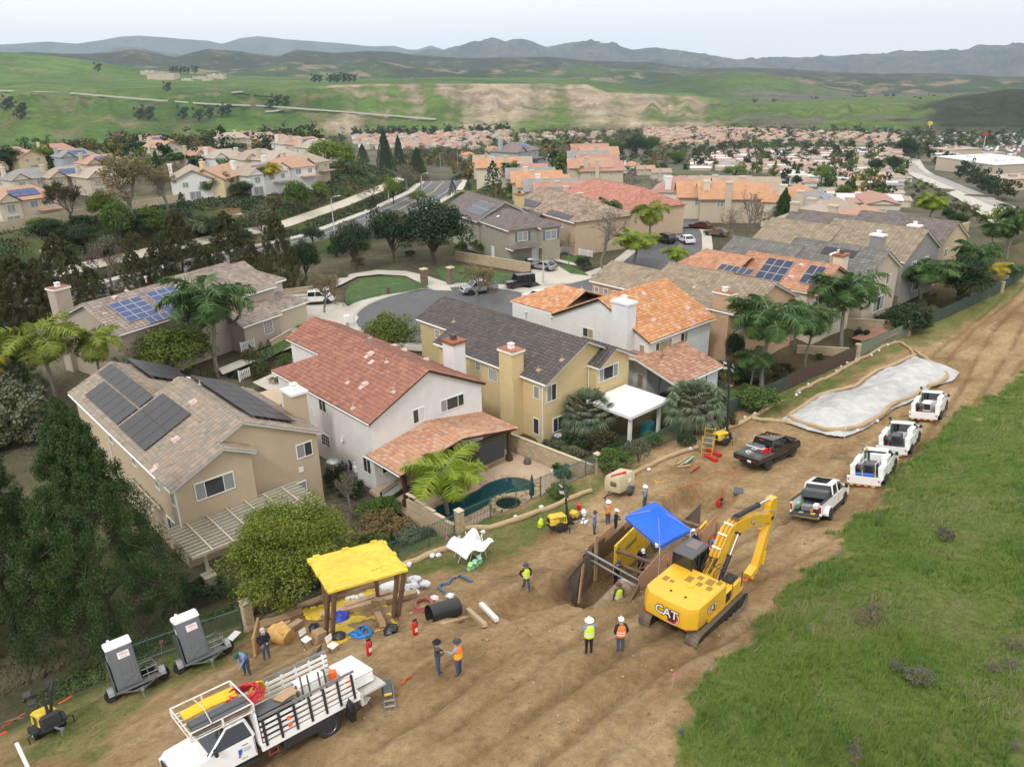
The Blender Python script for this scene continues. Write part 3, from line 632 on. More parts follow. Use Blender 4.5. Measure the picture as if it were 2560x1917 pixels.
 def vent(s,key,k,px,py,kind='pipe',m=None):
  P,n=s.onplane(key,k,px,py);A,e,w,n=s.frame_of(key);m=m or mat('vent_pink_grey',(.55,.42,.38),.8,var=.1);mb=MB()
  R=np.stack([e,w if np.cross(e,w)@n>0 else-w,n],1)
  if kind=='pipe':
   mb.box((0,0,.06),(.42,.36,.02),m=0);mb.cyl((0,0,.05),(0,0,.12),.12,.06,8);mb.xf(R,P);mb.cyl(P,P+NA([0,0,.42]),.045,n=8);nm='vent_pipe'
  elif kind=='dormer':
   mb.box((0,0,.06),(.7,.55,.02));R2=R;ring=[[(x*.28*sc_,yy,.06+.26*sc_*zz) for x,zz in((-1,0),(-.8,.6),(-.35,.95),(.35,.95),(.8,.6),(1,0))] for yy,sc_ in((-.22,1),(.3,.25))]
   if np.cross(e,w)@n<=0:ring=[[(x,-y,z) for x,y,z in r] for r in ring]
   mb.loft(ring);mb.xf(R,P);nm='roof_vent'
  elif kind=='flat':mb.box((0,0,.07),(.45,.5,.04));mb.xf(R,P);nm='roof_vent'
  else:
   mb.cyl(P,P+NA([0,0,.55]),.09,n=10);mb.cyl(P+NA([0,0,.5]),P+NA([0,0,.68]),.16,.16,10);mb.cyl(P+NA([0,0,.68]),P+NA([0,0,.76]),.2,.05,10);nm='flue'
  obj(nm,mb,m,s.root)
 def chimney(s,x0,x1,y0,y1,z1,m,top='white',z0=-.3,rust=False):
  mb=MB().bx(x0,x1,y0,y1,z0,z1-.22);c=obj('chimney',mb,m,s.root)
  cp=MB();cp.bx(x0-.12,x1+.12,y0-.12,y1+.12,z1-.22,z1-.02);RU=mat('rusty_cap',(.30,.11,.05),.7,var=.4,vs_=3,stain=.4)
  obj('chimney_cap',cp,RU if top=='rust' else(WHT if top=='white' else m),c)
  if rust or top=='rust':pn=MB();pn.bx(x0-.1,x1+.1,y0-.1,y1+.1,z1-.019,z1+.03);obj('cap_pan',pn,RU,c)
  fl=MB();cx,cy=(x0+x1)/2,(y0+y1)/2;fl.box((cx,cy,z1+.22),(.46,.46,.4),taper=.85);fl.box((cx,cy,z1+.45),(.52,.52,.06));obj('flue',fl,mat('brown_flue',(.09,.06,.05),.6) if top=='rust' else WHT,c)
  return c
 def pipe(s,x,y,z0,z1):mb=MB().bx(x-.045,x+.045,y-.035,y+.035,z0,z1);obj('downpipe',mb,WHT,s.root)
def fast_mesh(name,V,faces,n,nv,m,sm=True):
 me=bpy.data.meshes.new(name);me.vertices.add(len(V));me.vertices.foreach_set('co',V.astype(np.float32).ravel())
 fl=NC([NA(f) for f in faces]);ln=NA([len(f) for f in faces]);nl=len(fl)
 allv=(fl[None,:]+(np.arange(n)*nv)[:,None]).ravel();st=(NC([[0],np.cumsum(ln)[:-1]])[None,:]+(np.arange(n)*nl)[:,None]).ravel()
 me.loops.add(len(allv));me.polygons.add(len(st));me.loops.foreach_set('vertex_index',allv.astype(np.int32));me.polygons.foreach_set('loop_start',st.astype(np.int32))
 me.update(calc_edges=True);me.materials.append(m);return me
SOL_BK=(mat('solar_frame_black',(.03,.03,.035),.4),mat('solar_black',(.028,.026,.028),.35,var=.08,vs_=2,spec=.5))
def solarmat(n,c,c2,sc=1.0):
 m=bpy.data.materials.new(n);m.use_nodes=True;t=m.node_tree;b=t.nodes['Principled BSDF'];b.inputs['Roughness'].default_value=.12;tc=t.nodes.new('ShaderNodeTexCoord');br=t.nodes.new('ShaderNodeTexBrick')
 br.offset=0;br.inputs['Scale'].default_value=1;br.inputs['Brick Width'].default_value=.16;br.inputs['Row Height'].default_value=.16;br.inputs['Mortar Size'].default_value=.006
 br.inputs['Color1'].default_value=(*c,1);br.inputs['Color2'].default_value=(*[x*.85 for x in c],1);br.inputs['Mortar'].default_value=(*c2,1);t.links.new(tc.outputs['Object'],br.inputs[0]);t.links.new(br.outputs[0],b.inputs['Base Color']);return m
SOL_BL=(mat('solar_frame_silver',(.45,.47,.5),.4,metal=.6),solarmat('solar_blue',(.022,.045,.16),(.10,.14,.26)))
SOL_NV=(SOL_BL[0],solarmat('solar_navy',(.018,.024,.06),(.035,.045,.09)))
STA,STB,STC,STD=stucco('stucco_beige',(.50,.395,.27)),stucco('stucco_white',(.72,.71,.69)),stucco('stucco_yellow',(.62,.48,.26)),stucco('stucco_white2',(.70,.70,.69))
STE,STF,STG,STI,STJ,STK=stucco('stucco_peach',(.52,.35,.22)),stucco('stucco_cream',(.63,.54,.42)),stucco('stucco_taupe',(.46,.39,.31)),stucco('stucco_pink_grey',(.42,.35,.285)),stucco('stucco_sage',(.34,.315,.245)),stucco('stucco_peach2',(.50,.38,.27))
# A: beige house with black panels
hA=House('house','beige two-storey house with black solar panels on its grey-buff tile roof, nearest on the left','house',(0,0,0))
kA=dict(tm=T_A,kind='flat',tl=(.42,.38))
hA.roof(13.0,24.4,47.9,59.3,5.6,8.3,18.7,key='f',**kA);hA.roof(13.0,18.9,46.9,49.5,5.6,7.36,16.75,ze2=6.36,key='bay',cap=True,**kA)
hA.roof(13.0,20.5,59.3,69.6,5.6,7.38,16.75,key='r',**kA)
hA.gwall(13.35,24.05,48.2,59.0,5.55,8.0,18.7,STA).gwall(13.36,18.6,47.2,48.4,5.56,7.1,16.75,STA,zw2=6.3).gwall(13.37,20.1,58.8,69.3,5.55,7.15,16.75,STA)
hA.bwall(19,30,62,66,2.4,STA)
hA.wpx('f',47.2,(1240,1465),(1513,1485),1,split=[.24,.5,.26],glass=[GLL,GLS,GLL]);hA.wpx('f',48.2,(1895,1215),(2010,1270),1,glass=[GLL,GLS]);
hA.wpx('f',48.2,(1750,1515),(1985,1600),1,split=[.26,.46,.28],glass=[GLL,GLS,GLL])
for y in(60.3,55.2,50.6):hA.win('l',y,4.15,.95,1.05,13.35,panes=1)
hA.win('l',47.9,4.0,.8,1.35,13.36,panes=1);hA.win('l',49.3,.9,1.5,1.5,13.35)
hA.solar('fL',1,[(760,1090),(925,1255),(1222,1012),(1052,882)],4,2,SOL_BK);hA.solar('rL',1,[(540,890),(752,1083),(870,985),(680,800)],6,1,SOL_BK);hA.solar('rL',1,[(632,745),(880,975),(988,905),(715,690)],7,1,SOL_BK)
hA.solar('fR',1,[(1290,800),(1600,1025),(1840,1050),(1480,785)],6,3,SOL_BK,lift=.25);hA.solar('rR',1,[(840,665),(975,790),(1215,790),(1080,695)],3,3,SOL_BK,lift=.3)
hA.chimney(24.1,25.3,51.5,53.1,7.6,STA)
for px,py,kd in[(1240,940,'dormer'),(1130,1180,'dormer'),(1005,1345,'pipe'),(990,1375,'flat')]:hA.vent('fL',1,px,py,kd)
hA.vent('fR',1,1285,830,'pipe');hA.pipe(13.3,47.15,0,5.5);hA.pipe(13.3,61,0,5.5)
mb=MB().box((22.5,48.17,3.1),(.38,.05,.38));obj('wall_vent',mb,WHT,hA.root)
mb=MB().box((18.75,48.1,2.2),(.2,.15,.3));obj('meter_box',mb,GALV,hA.root)
hA.finish(300)
PG=mat('pergola_paint',(.46,.42,.33),.8,var=.12,vs_=3)
t=th1('pergola','weathered cream wooden pergola built against the beige house','pergola',(12.4,43.0,0))
for i in rn0(11):m_=MB();m_.bx(0,9.2,.1+i*.42,.17+i*.42,2.62,2.82);obj('rafter',m_,PG,t)
for i in rn0(6):m_=MB();m_.bx(1.2+i*1.35,1.3+i*1.35,-.1,4.2,2.825,2.9);obj('purlin',m_,PG,t)
for y in(.5,3.9):
 m_=MB();m_.bx(.4,9.0,y-.06,y+.06,2.38,2.615);obj('beam',m_,PG,t)
for x in(.9,4.6,8.6):m_=MB();m_.bx(x-.09,x+.09,.41,.59,0,2.38);obj('post',m_,PG,t)
ST_=mat('stone',(.36,.32,.26),.9,var=.25,vs_=5,bump=.5,bs=10)
for x in(.9,4.6):m_=MB();m_.box((x,.5,.45),(.7,.7,.9),bev=.05);m_.box((x,.5,.93),(.8,.8,.07));obj('stone_base',m_,ST_,t)
t=th1('pergola','narrow cream pergola along the side wall of the beige house','pergola',(12.2,50.5,0))
for i in rn0(3):m_=MB();m_.bx(.1+i*.4,.18+i*.4,0,6.2,2.6,2.78);obj('rafter',m_,PG,t)
for i in rn0(5):m_=MB();m_.bx(-.1,1.2,.5+i*1.3,.58+i*1.3,2.785,2.86);obj('purlin',m_,PG,t)
for y in(.3,5.9):m_=MB();m_.bx(.1,.22,y-.06,y+.06,0,2.6);obj('post',m_,PG,t)
# B: white house, red-brown roof
hB=House('house','white two-storey house with red-brown tile roof and a tiled patio roof beside the pool','house',(0,0,0));kB=dict(tm=T_B,kind='wave',tl=(.36,.37),fascia=BRN)
hB.roof(27.6,39.1,46.7,62.3,5.6,8.35,33.35,hip=(0,6),key='f',**kB);hB.roof(32.8,39.1,57.5,69.7,5.6,7.1,35.95,key='r',**kB)
hB.gwall(27.9,38.8,46.95,56,5.5,8.1,33.35,STB).bwall(27.91,38.79,56,61.9,5.5,STB).gwall(33.1,38.8,61.5,69.4,5.5,6.9,35.95,STB)
hB.roof(27.3,38.8,42.6,47.0,2.95,3.97,33.1,key='p',tm=T_BP,kind='wave',tl=(.36,.37),fascia=BRN)
for a,b in(((1180,775),(1337,800)),):hB.wpx('f',46.95,a,b,2,split=[.25,.5,.25],glass=[GLL,GLS,GLS])
hB.wpx('f',46.95,(1001,835),(1083,900),2,glass=[GLS,mat('blind',(.62,.62,.6),.4)])
hB.wpx('l',27.9,(400,750),(457,858),2,glass=[GLS]);hB.wpx('l',27.9,(416,970),(482,1085),2,grid=(4,3),glass=[GLS]);hB.wpx('l',27.9,(685,1125),(747,1255),2,glass=[GLS]);hB.win('l',58,3.9,.6,.6,27.9,panes=1)
hB.win('f',29.6,.9,2.2,1.3,46.95,glass=[GLS]);hB.win('f',34.2,.1,3.0,2.1,46.95,glass=[GLS],name='sliding_door')
for px,py,kd in[(735,475,'dormer'),(715,493,'flat'),(742,530,'flat'),(838,530,'pipe'),(590,660,'pipe'),(700,670,'dormer'),(680,690,'flat'),(885,720,'pipe'),(625,825,'pipe')]:hB.vent('fL',2,px,py,kd)
hB.vent('fL',2,735,420,'flue',mat('flue_grey',(.3,.28,.25),.7))
for px,py in[(880,425),(945,455),(1085,515)]:hB.vent('fR',2,px,py,'dormer')
mb=MB()
for x in(27.9,33.2,38.2):mb.box((x,42.95,1.45),(.26,.26,2.9));mb.box((x,42.95,.3),(.42,.42,.6))
mb.bx(27.6,38.6,42.85,43.05,2.62,2.88);obj('patio_post',mb,BRN,hB.root)
mb=MB().bx(34.9,37.5,42.72,42.75,.75,2.55);obj('shade_screen',mb,mat('shade_cloth',(.045,.048,.052),.85),hB.root)
mb=MB().bx(35.4,37.2,43.6,44.5,0,1.0);obj('outdoor_counter',mb,ST_,hB.root)
mb=MB().cyl((27.75,51.3,2.5),(27.82,51.3,2.9),.14,.09,8);obj('wall_light',mb,WHT,hB.root)
hB.chimney(38.7,40.0,50.4,51.9,8.3,STB,top='rust');hB.finish(300)
# C: yellow house with charcoal roof
hC=House('house','yellow two-storey house with charcoal tile roof and a flat white patio cover','house',(0,0,0));kC=dict(tm=T_C,kind='flat',tl=(.42,.36))
hC.roof(42.35,52.9,42.9,58.2,5.6,8.2,47.5,key='f',**kC);hC.roof(48.0,53.1,42.0,46,5.75,7.1,50.2,ze2=5.7,key='bay',**kC);hC.roof(45.8,53.3,57.0,65.8,5.6,7.25,49.5,key='r',**kC)
hC.gwall(42.7,52.5,43.4,57.9,5.5,7.95,47.5,STC).gwall(48.2,52.6,42.5,44,5.6,6.9,50.2,STC).gwall(46.1,53.0,57.5,65.5,5.5,7.0,49.5,mat('siding_yellow',(.52,.42,.22),.85,var=.06))
sdm=MB()
for i in rn0(18):sdm.bx(46.06,46.11,57.6,65.5,i*.3+.02,i*.3+.26)
obj('siding',sdm,MATS['siding_yellow'],hC.root)
WG=dict(glass=[GLL]);
hC.wpx('l',42.7,(1410,515),(1445,590),2,panes=1,grid=(2,2));hC.wpx('l',42.7,(1492,558),(1553,658),2,panes=1,grid=(4,5),**WG);hC.wpx('l',42.7,(1590,592),(1625,632),2);hC.wpx('l',42.7,(1782,672),(1822,770),2,panes=1,**WG);hC.wpx('l',42.7,(1780,877),(1820,997),2,panes=1,glass=[GLS])
hC.wpx('f',43.4,(1863,680),(1928,765),2,glass=[GLL,GLS]);hC.wpx('f',43.4,(1904,890),(2037,925),2,split=[.23,.5,.27],glass=[GLS]);hC.wpx('f',42.5,(505,727),(628,765),3,split=[.23,.52,.25],glass=[GLL,GLS,GLL])
hC.win('l',58.9,4.1,.8,1.0,46.05,panes=1,grid=(2,2));hC.win('l',62.5,4.1,.8,1.0,46.05,panes=1,grid=(2,2));hC.win('l',57.2,1.0,.9,1.6,42.7,panes=1,grid=(2,4))
hC.chimney(41.5,42.8,46.0,47.7,7.85,STC,rust=True);hC.pipe(42.6,43.5,0,5.4);hC.pipe(48.1,43.3,0,5.5)
for px,py in[(1270,270),(1415,280)]:hC.vent('rL',2,px,py,'pipe',mat('vent_tan',(.42,.28,.18),.8))
for px,py in[(1600,520),(1815,580),(1965,515)]:hC.vent('fL',2,px,py,'pipe',MATS['vent_tan'])
for px,py in[(1328,315),(1735,250)]:hC.vent('rL' if px<1400 else 'fL',2,px,py,'flue',mat('flue_grey2',(.42,.42,.38),.7))
hC.finish(300)
t=th1('patio_cover','flat white ribbed patio cover on white posts in front of the yellow house','patio cover',(46.7,37.3,0));mb=MB().bx(0,5.1,0,5.0,2.95,3.05);obj('roof_panel',mb,WHT,t)
for i in rn0(17):m_=MB();m_.bx(.1,5.0,.15+i*.29,.22+i*.29,3.052,3.1);obj('rib',m_,WHT,t)
mb=MB().bx(-.06,5.16,-.08,0,2.85,3.12);mb.bx(-.08,-.002,0,5,2.85,3.12);mb.bx(5.102,5.18,0,5,2.85,3.12);obj('gutter',mb,WHT,t)
for x in(.5,4.4):mb=MB().bx(x-.13,x+.13,.3,.56,0,2.95);obj('post',mb,WHT,t)
# D: white house, orange roof
hD=House('house','white two-storey house with bright orange tile roof and boarded windows','house',(0,0,0));kD=dict(tm=T_D,kind='wave',tl=(.36,.37),fascia=DKM)
hD.roof(56.9,67.8,43.5,56.7,5.6,8.62,50.1,axis='x',key='f',**kD);hD.roof(57.3,66.0,56.2,63.6,5.6,7.3,61.6,hip=(0,3.6),key='r',**kD)
hD.gwall(57.2,67.4,43.9,56.4,5.5,8.35,50.1,STD,axis='x').bwall(57.21,65.8,56,63.2,5.5,STD)
BRD=mat('plywood_board',(.36,.27,.17),.8,var=.15)
hD.wpx('l',57.2,(403,452),(472,535),3,glass=[GLS,BRD]);hD.wpx('l',57.2,(767,562),(801,642),3,panes=1,glass=[BRD]);hD.wpx('l',57.2,(754,750),(791,850),3,panes=1,glass=[BRD])
hD.wpx('f',43.9,(869,560),(972,590),3,split=[.22,.55,.23],glass=[GLS,BRD,GLL]);hD.wpx('f',43.9,(1030,497),(1075,550),3,glass=[GLS,BRD]);hD.win('l',56.9,4.8,.5,.35,57.21,panes=1)
hD.chimney(56.0,57.25,45.6,47.6,9.15,STD)
for px,py,kd in[(860,415,'dormer'),(1080,340,'dormer'),(1020,460,'pipe'),(1112,425,'pipe'),(1190,370,'pipe'),(795,245,'flat')]:hD.vent('fL',3,px,py,kd)
for px,py in[(240,280),(395,218)]:hD.vent('rL',3,px,py,'pipe')
hD.roof(55.3,62.7,38.9,48.0,2.9,4.25,43.85,axis='x',ze2=4.1,key='p',tm=T_DP,kind='wave',tl=(.36,.37),cap=False)
for x in(55.8,62.2):mb=MB().bx(x-.15,x+.15,39.3,39.6,0,2.75);obj('patio_post',mb,STD,hD.root)
mb=MB().bx(55.7,62.4,39.25,39.4,2.5,2.74);mb.bx(58.8,60.2,39.2,39.24,.3,2.5);mb.bx(60.4,61.9,39.2,39.24,.3,2.5);obj('canvas_blind',mb,mat('canvas',(.62,.65,.68),.8),hD.root)
hD.finish(300)
# E: peach house, tan roof
hE=House('house','peach two-storey house with tan tile roof and a tall peach chimney','house',(0,0,0));kE=dict(tm=T_E,kind='flat',tl=(.5,.4))
hE.roof(70.2,81.2,41.6,55.5,5.6,8.15,75.7,key='f',**kE);hE.roof(70.2,79,55,63.4,5.6,7.3,74.4,key='r',**kE)
hE.gwall(71.2,80.8,41.9,55.2,5.5,7.9,75.7,STE).gwall(70.5,78.7,55.1,63.1,5.5,7.1,74.4,STE)
hE.chimney(70.3,71.3,43.6,45.7,7.6,STE,rust=True);hE.wpx('f',41.9,(1385,395),(1427,475),3,panes=1,glass=[GLL])
for i in rn0(3):hE.win('l',62.4-i*1.5,4.2,.7,.75,70.5,panes=1)
for px,py in[(90,1075),(310,1075)]:hE.vent('fL','R',px,py,'pipe')
hE.finish(120,False)
mb=MB().lathe([(.02,0),(.3,.06),(.42,.16)],12,R=rot(1.0,0,.6));mb.cyl((0,0,0),(0,.25,.35),.02,n=5);tag(obj('satellite_dish',mb,mat('dish_grey',(.25,.26,.27),.6),loc=(71.2,62.7,6.1)),'small grey satellite dish on the corner of the tan roof','satellite dish')
# F: cream house with terracotta roof and navy panels
hF=House('house','cream house with terracotta tile roof and navy solar panels, behind the tan roof','house',(0,0,-.2));kF=dict(tm=T_F,kind='wave',tl=(.5,.42),fascia=mat('fascia_tan',(.42,.3,.2),.7))
hF.roof(83.1,92.8,40.3,52.0,5.8,8.4,87.2,key='f',**kF);hF.roof(79.0,91,50.5,60.0,5.6,8.2,85.2,key='r',hip=(0,3),**kF);hF.gwall(83.4,92.4,40.7,52,5.6,8.1,87.2,STF).bwall(79.4,90.6,51,59.6,5.6,STF)
hF.solar('fL','R',[(753,1040),(860,1060),(948,948),(845,928)],2,2,SOL_NV);hF.solar('fL','R',[(455,1010),(640,1040),(740,910),(590,885)],3,3,SOL_NV);hF.solar('rL','R',[(240,960),(450,1000),(480,960),(262,922)],5,1,SOL_NV)
hF.win('f',84.5,4.0,1.0,1.2,40.7);hF.win('f',88.5,1.0,2.6,1.8,40.7);hF.chimney(92.0,93.6,42.2,43.4,8.5,STF,top='rust');hF.vent('fL','R',775,935,'dormer');hF.vent('fL','R',710,1010,'dormer')
hF.finish(80,False)
# G, H, K2 ... further down the row
def row_house(lab,x0,x1,y0,y1,tm,st,zz,ym=None,sol=None,chim=True,z=0,kind='flat'):
 h=House('house',lab,'house',(0,0,z));k=dict(tm=tm,kind=kind,tl=(.6,.5));xm=(x0+x1)/2;h.roof(x0,x1,y0,(y0+y1)/2+2,5.6,zz,xm,key='f',**k)
 h.roof(x0-1.5,x1-2,(y0+y1)/2,y1,5.4,zz-.7,xm-1.7,key='r',**k)
 h.gwall(x0+.35,x1-.35,y0+.3,(y0+y1)/2+1.7,5.5,zz-.25,xm,st).gwall(x0-1.2,x1-2.3,(y0+y1)/2+.1,y1-.3,5.3,zz-.95,xm-1.7,st)
 h.win('f',xm-2.2,3.7,1.3,1.3,y0+.3);h.win('f',xm+1.8,3.7,1.3,1.3,y0+.3);h.win('f',xm,.6,3.0,1.9,y0+.3,panes=3);h.win('l',y1-3,3.9,1.0,1.0,x0-1.2)
 if chim:h.chimney(x0-.9,x0+.36,y0+3,y0+4.6,zz-.1,st)
 if sol:h.solar(*sol)
 return h
row_house('taupe house with dark grey tile roof and one black solar array',93.4,103,39.4,60,T_G,STG,8.3,sol=('fL','R',[(895,860),(1120,880),(1140,845),(935,808)],6,3,SOL_BK)).finish(60,False)
row_house('grey house with tan roof, wide grey chimney and slanting solar rows',105.2,117.5,40,62,T_E,stucco('stucco_grey',(.27,.26,.25)),8.9,sol=('fR','R',[(1185,685),(1400,820),(1425,800),(1220,665)],7,1,SOL_NV)).finish(0,False)
row_house('beige house with brown-grey roof and black panels at the end of the row',119.5,131,41,66,T_J,STA,8.6,z=-.6,sol=('fL','R',[(1320,735),(1465,775),(1465,728),(1335,712)],5,2,SOL_BK)).finish(0,False)
# I: house on the left with blue panels
aI=rd(17);hI=House('house','pink-grey house with white chimney and blue solar panels, left of the cul-de-sac','house',(21.3,83.2,0),aI);kI=dict(tm=T_I,kind='flat',tl=(.5,.42))
hI.roof(0,21.5,0,11.4,5.6,8.1,5.4,axis='x',key='f',**kI);hI.roof(12.5,24.5,1.5,12.5,5.6,7.9,7.5,axis='x',key='r',hip=(0,4),**kI);hI.roof(19.6,25.2,-1.4,4.4,2.9,4.2,1.6,axis='x',hip=(0,2),key='g',**kI)
hI.gwall(.4,21.2,.35,11.1,5.5,7.85,5.4,STI,axis='x').bwall(13,24.1,1.9,12.1,5.5,mat('siding_cream',(.55,.49,.41),.8,var=.05)).bwall(19.9,24.9,-1.1,4.2,2.8,mat('siding_tan',(.50,.42,.32),.8,var=.05))
hI.roof(13.5,19.6,-2.4,2.5,2.9,4.3,.4,axis='x',key='s',**kI);hI.bwall(13.8,19.3,-2.1,1,2.8,STI)
for quad,nx,ny in[([(698,325),(832,420),(1025,372),(885,245)],3,4),([(938,238),(995,295),(1180,240),(1110,187)],3,2),([(990,292),(1045,358),(1340,290),(1285,222)],5,2),([(925,402),(965,433),(1150,375),(1100,345)],4,1)]:hI.solar('fL',1,quad,nx,ny,SOL_BL)
hI.solar('rL',1,[(1265,165),(1300,205),(1560,155),(1430,125)],5,2,SOL_BL)
hI.win('l',6.5,3.2,1.8,1.6,.4);hI.win('f',8.8,3.4,1.5,1.5,.35,glass=[GLL]);hI.win('f',17.4,.9,1.4,1.7,-2.1,panes=1,grid=(3,4));hI.win('f',10.5,3.4,1.2,1.2,.35)
hI.chimney(-.2,1.5,9.6,11.0,9.2,STI,rust=True);hI.vent('fL',1,940,170,'flue');hI.vent('fL',1,812,225,'pipe');hI.vent('fL',1,740,268,'dormer');hI.vent('fL',1,672,370,'pipe')
hI.finish(60,False)
# J: grey-green house across the street
aJ=rd(-14);hJ=House('house','grey-green two-storey house with white garage door across the cul-de-sac','house',(84.2,93.6,0),aJ);kJ=dict(tm=T_J,kind='flat',tl=(.5,.42))
hJ.roof(0,10,0,12.5,5.7,7.6,5,hip=(4.6,0),key='f',**kJ);hJ.roof(-.6,10.6,10.5,25.5,5.7,8.6,5,key='r',**kJ);hJ.roof(5.4,9.4,-1.2,3,5.7,6.7,7.4,hip=(1.8,0),key='b',**kJ);hJ.roof(-.2,5.2,-1.6,.8,2.9,3.6,2.5,hip=(1,0),key='g',**kJ)
hJ.bwall(.35,9.65,.4,12,5.6,STJ).gwall(0,10,11,25,5.6,8.3,5,STJ).bwall(5.7,9.1,-.9,.5,5.6,STJ)
mb=MB().bx(4.4,9.3,.28,.4,.05,2.5);gd=obj('garage_door',mb,WHT,hJ.root);
for i in rn0(4):m_=MB();m_.bx(4.45,9.25,.24,.279,.1+i*.6,.64+i*.6);obj('door_panel',m_,WHT,gd)
hJ.win('f',2.8,3.7,1.9,1.5,.4,glass=[GLL]);hJ.win('f',7.4,3.7,2.2,1.5,-.9,glass=[GLL]);hJ.win('l',14.5,1.0,1.4,1.8,0);hJ.win('l',9.5,4.9,.8,.45,.35);hJ.win('l',6.4,.1,1.0,2.0,.35,panes=1,glass=[WHT],name='door')
SB=mat('shutter_blue',(.10,.15,.20),.7);mb=MB()
for x in(1.6,4.0,6.1,8.7):mb.bx(x-.2,x+.2,(.32 if x<5 else-.98),(.395 if x<5 else-.905),3.7,5.2)
obj('shutter',mb,SB,hJ.root)
hJ.solar('rL','M',[(775,562),(830,598),(1055,580),(950,515)],6,2,SOL_NV);hJ.vent('fL','M',1015,620,'flat',WHT);hJ.vent('fL','M',930,610,'flat',WHT);hJ.finish(0,False)
# K: tan house with pool heating mats
hK=House('house','peach house with mottled tan roof and three black roof mats, right of the grey-green house','house',(97.0,91.5,0),rd(-14));kK=dict(tm=tilemat('tile_mottled',[(.26,.19,.14),(.38,.28,.20),(.20,.15,.12),(.42,.33,.25)]),kind='flat',tl=(.55,.45))
hK.roof(-.4,12,-1,21,5.7,8.6,5.8,hip=(5,0),key='f',**kK);hK.gwall(0,11.6,4.5,20.6,5.6,8.3,5.8,STK).bwall(.01,11.59,-.6,5,5.6,STK)
hK.win('l',13,3.7,1.7,1.4,0,glass=[GLL]);
for y in(7.2,5.4,3.6):hK.win('l',y,4.1,.7,.7,0,panes=1)
hK.chimney(-.8,.4,17.5,19.2,8.2,STC,top='rust')
for quad in([(1105,540),(1285,558),(1290,515),(1115,503)],[(1130,600),(1300,618),(1300,590),(1150,575)],[(1315,615),(1495,632),(1505,600),(1330,585)]):hK.solar('fL','M',quad,6,1,SOL_BK,name='pool_heating_mat')
hK.finish(0,False)
hN=House('house','house with rose-red tile roof behind the mottled tan roof','house',(113,92,-.3),rd(-14));kN=dict(tm=tilemat('tile_rose',[(.42,.18,.13),(.48,.23,.17),(.36,.15,.11)]),kind='wave',tl=(.6,.5))
hN.roof(-.4,13,0,26,5.7,8.8,6.2,hip=(5,5),key='f',**kN);hN.bwall(0,12.6,.4,25.6,5.6,STK);hN.win('l',3,3.7,1.5,1.3,0);hN.win('f',6,3.7,1.5,1.3,.4);hN.finish(0,False)
# vegetation
def lm_(n,cols,rough=.85):
 m=mat(n,cols=cols,rough=rough,spec=.25);b=m.node_tree.nodes['Principled BSDF'];return m
L_PINE=lm_('needles_dark',[(.022,.048,.015),(.045,.085,.025),(.065,.11,.032),(.028,.058,.02)])
L_OLV=lm_('leaves_olive_brown',[(.045,.055,.020),(.075,.080,.030),(.055,.050,.022),(.09,.085,.035)])
L_OAK=lm_('leaves_oak',[(.018,.038,.016),(.034,.060,.024),(.05,.078,.032),(.024,.045,.02)])
L_GRN=lm_('leaves_green',[(.04,.085,.018),(.075,.135,.028),(.11,.16,.035),(.055,.10,.02)])
L_YG=lm_('leaves_yellow_green',[(.10,.135,.018),(.17,.195,.025),(.075,.115,.018),(.23,.22,.03),(.12,.15,.02)])
L_LIME=lm_('leaves_light_green',[(.12,.18,.03),(.18,.25,.045),(.09,.14,.025),(.15,.22,.05)])
L_BRN=lm_('leaves_dry_brown',[(.20,.135,.06),(.15,.10,.05),(.24,.17,.07),(.11,.10,.04)])
L_GRY=lm_('leaves_grey_green',[(.11,.13,.075),(.16,.175,.10),(.09,.10,.055),(.19,.19,.12)])
L_PALM=lm_('palm_green',[(.035,.078,.026),(.06,.12,.035),(.085,.145,.04),(.045,.09,.03)])
L_PALY=lm_('palm_bright',[(.14,.22,.02),(.20,.28,.025),(.26,.31,.03),(.11,.18,.02)])
L_PALO=lm_('palm_yellow',[(.42,.30,.02),(.36,.30,.03),(.30,.30,.03),(.45,.26,.02)])
L_FAN=lm_('palm_blue_green',[(.09,.125,.075),(.14,.175,.105),(.07,.10,.06),(.19,.21,.13)])
BARK,BARKG,TWIG=mat('bark',(.10,.075,.055),.95,var=.3,vs_=6,bump=.5,bs=12),mat('bark_grey',(.21,.19,.165),.95,var=.25,vs_=6,bump=.4,bs=14),mat('twig',(.19,.155,.125),.95,var=.2)
def leaves_mesh(name,P,Nrm,size,m,asp=.55,sizev=.35,rng=RNG,cup=0):
 n=len(P);a=rng.normal(size=(n,3));a+=Nrm*0.0;a/=NN(a,axis=1)[:,None];b=np.cross(a,Nrm+rng.normal(size=(n,3))*.55);b/=NN(b,axis=1)[:,None]+1e-9
 s=size*(1+sizev*rng.uniform(-1,1,n))[:,None];V=np.zeros((n,4,3));V[:,0]=P-a*s*.5;V[:,1]=P+b*s*asp*.5;V[:,2]=P+a*s*.5;V[:,3]=P-b*s*asp*.5
 return fast_mesh(name,V.reshape(-1,3),[(0,1,2,3)],n,4,m)
def blob_pts(cs,rs,per,rng=RNG,shell=.55):
 P,Nn=[],[]
 for c,r in zip(cs,rs):
  v=rng.normal(size=(per,3));v/=NN(v,axis=1)[:,None];rr=r*(shell+(1-shell)*rng.uniform(0,1,per)**.5)[:,None];P.append(c+v*rr*NA([1,1,.8]));Nn.append(v)
 return NC(P),NC(Nn)
def trunk_mb(h,r0,r1,limbs=(),lean=0,m=0):
 mb=MB();k=6;mb.tube([(lean*(i/k)**2+.3*r0*sin(i*1.7),.3*r0*cos(i*2.1),h*i/k) for i in rn0(k+1)],[r0+(r1-r0)*i/k for i in rn0(k+1)],7)
 for a,b,r in limbs:mid=(NA(a)+NA(b))/2+NA([0,0,.05]);mb.tube([a,mid,b],[r,r*.7,r*.35],5)
 return mb
PROTO={}
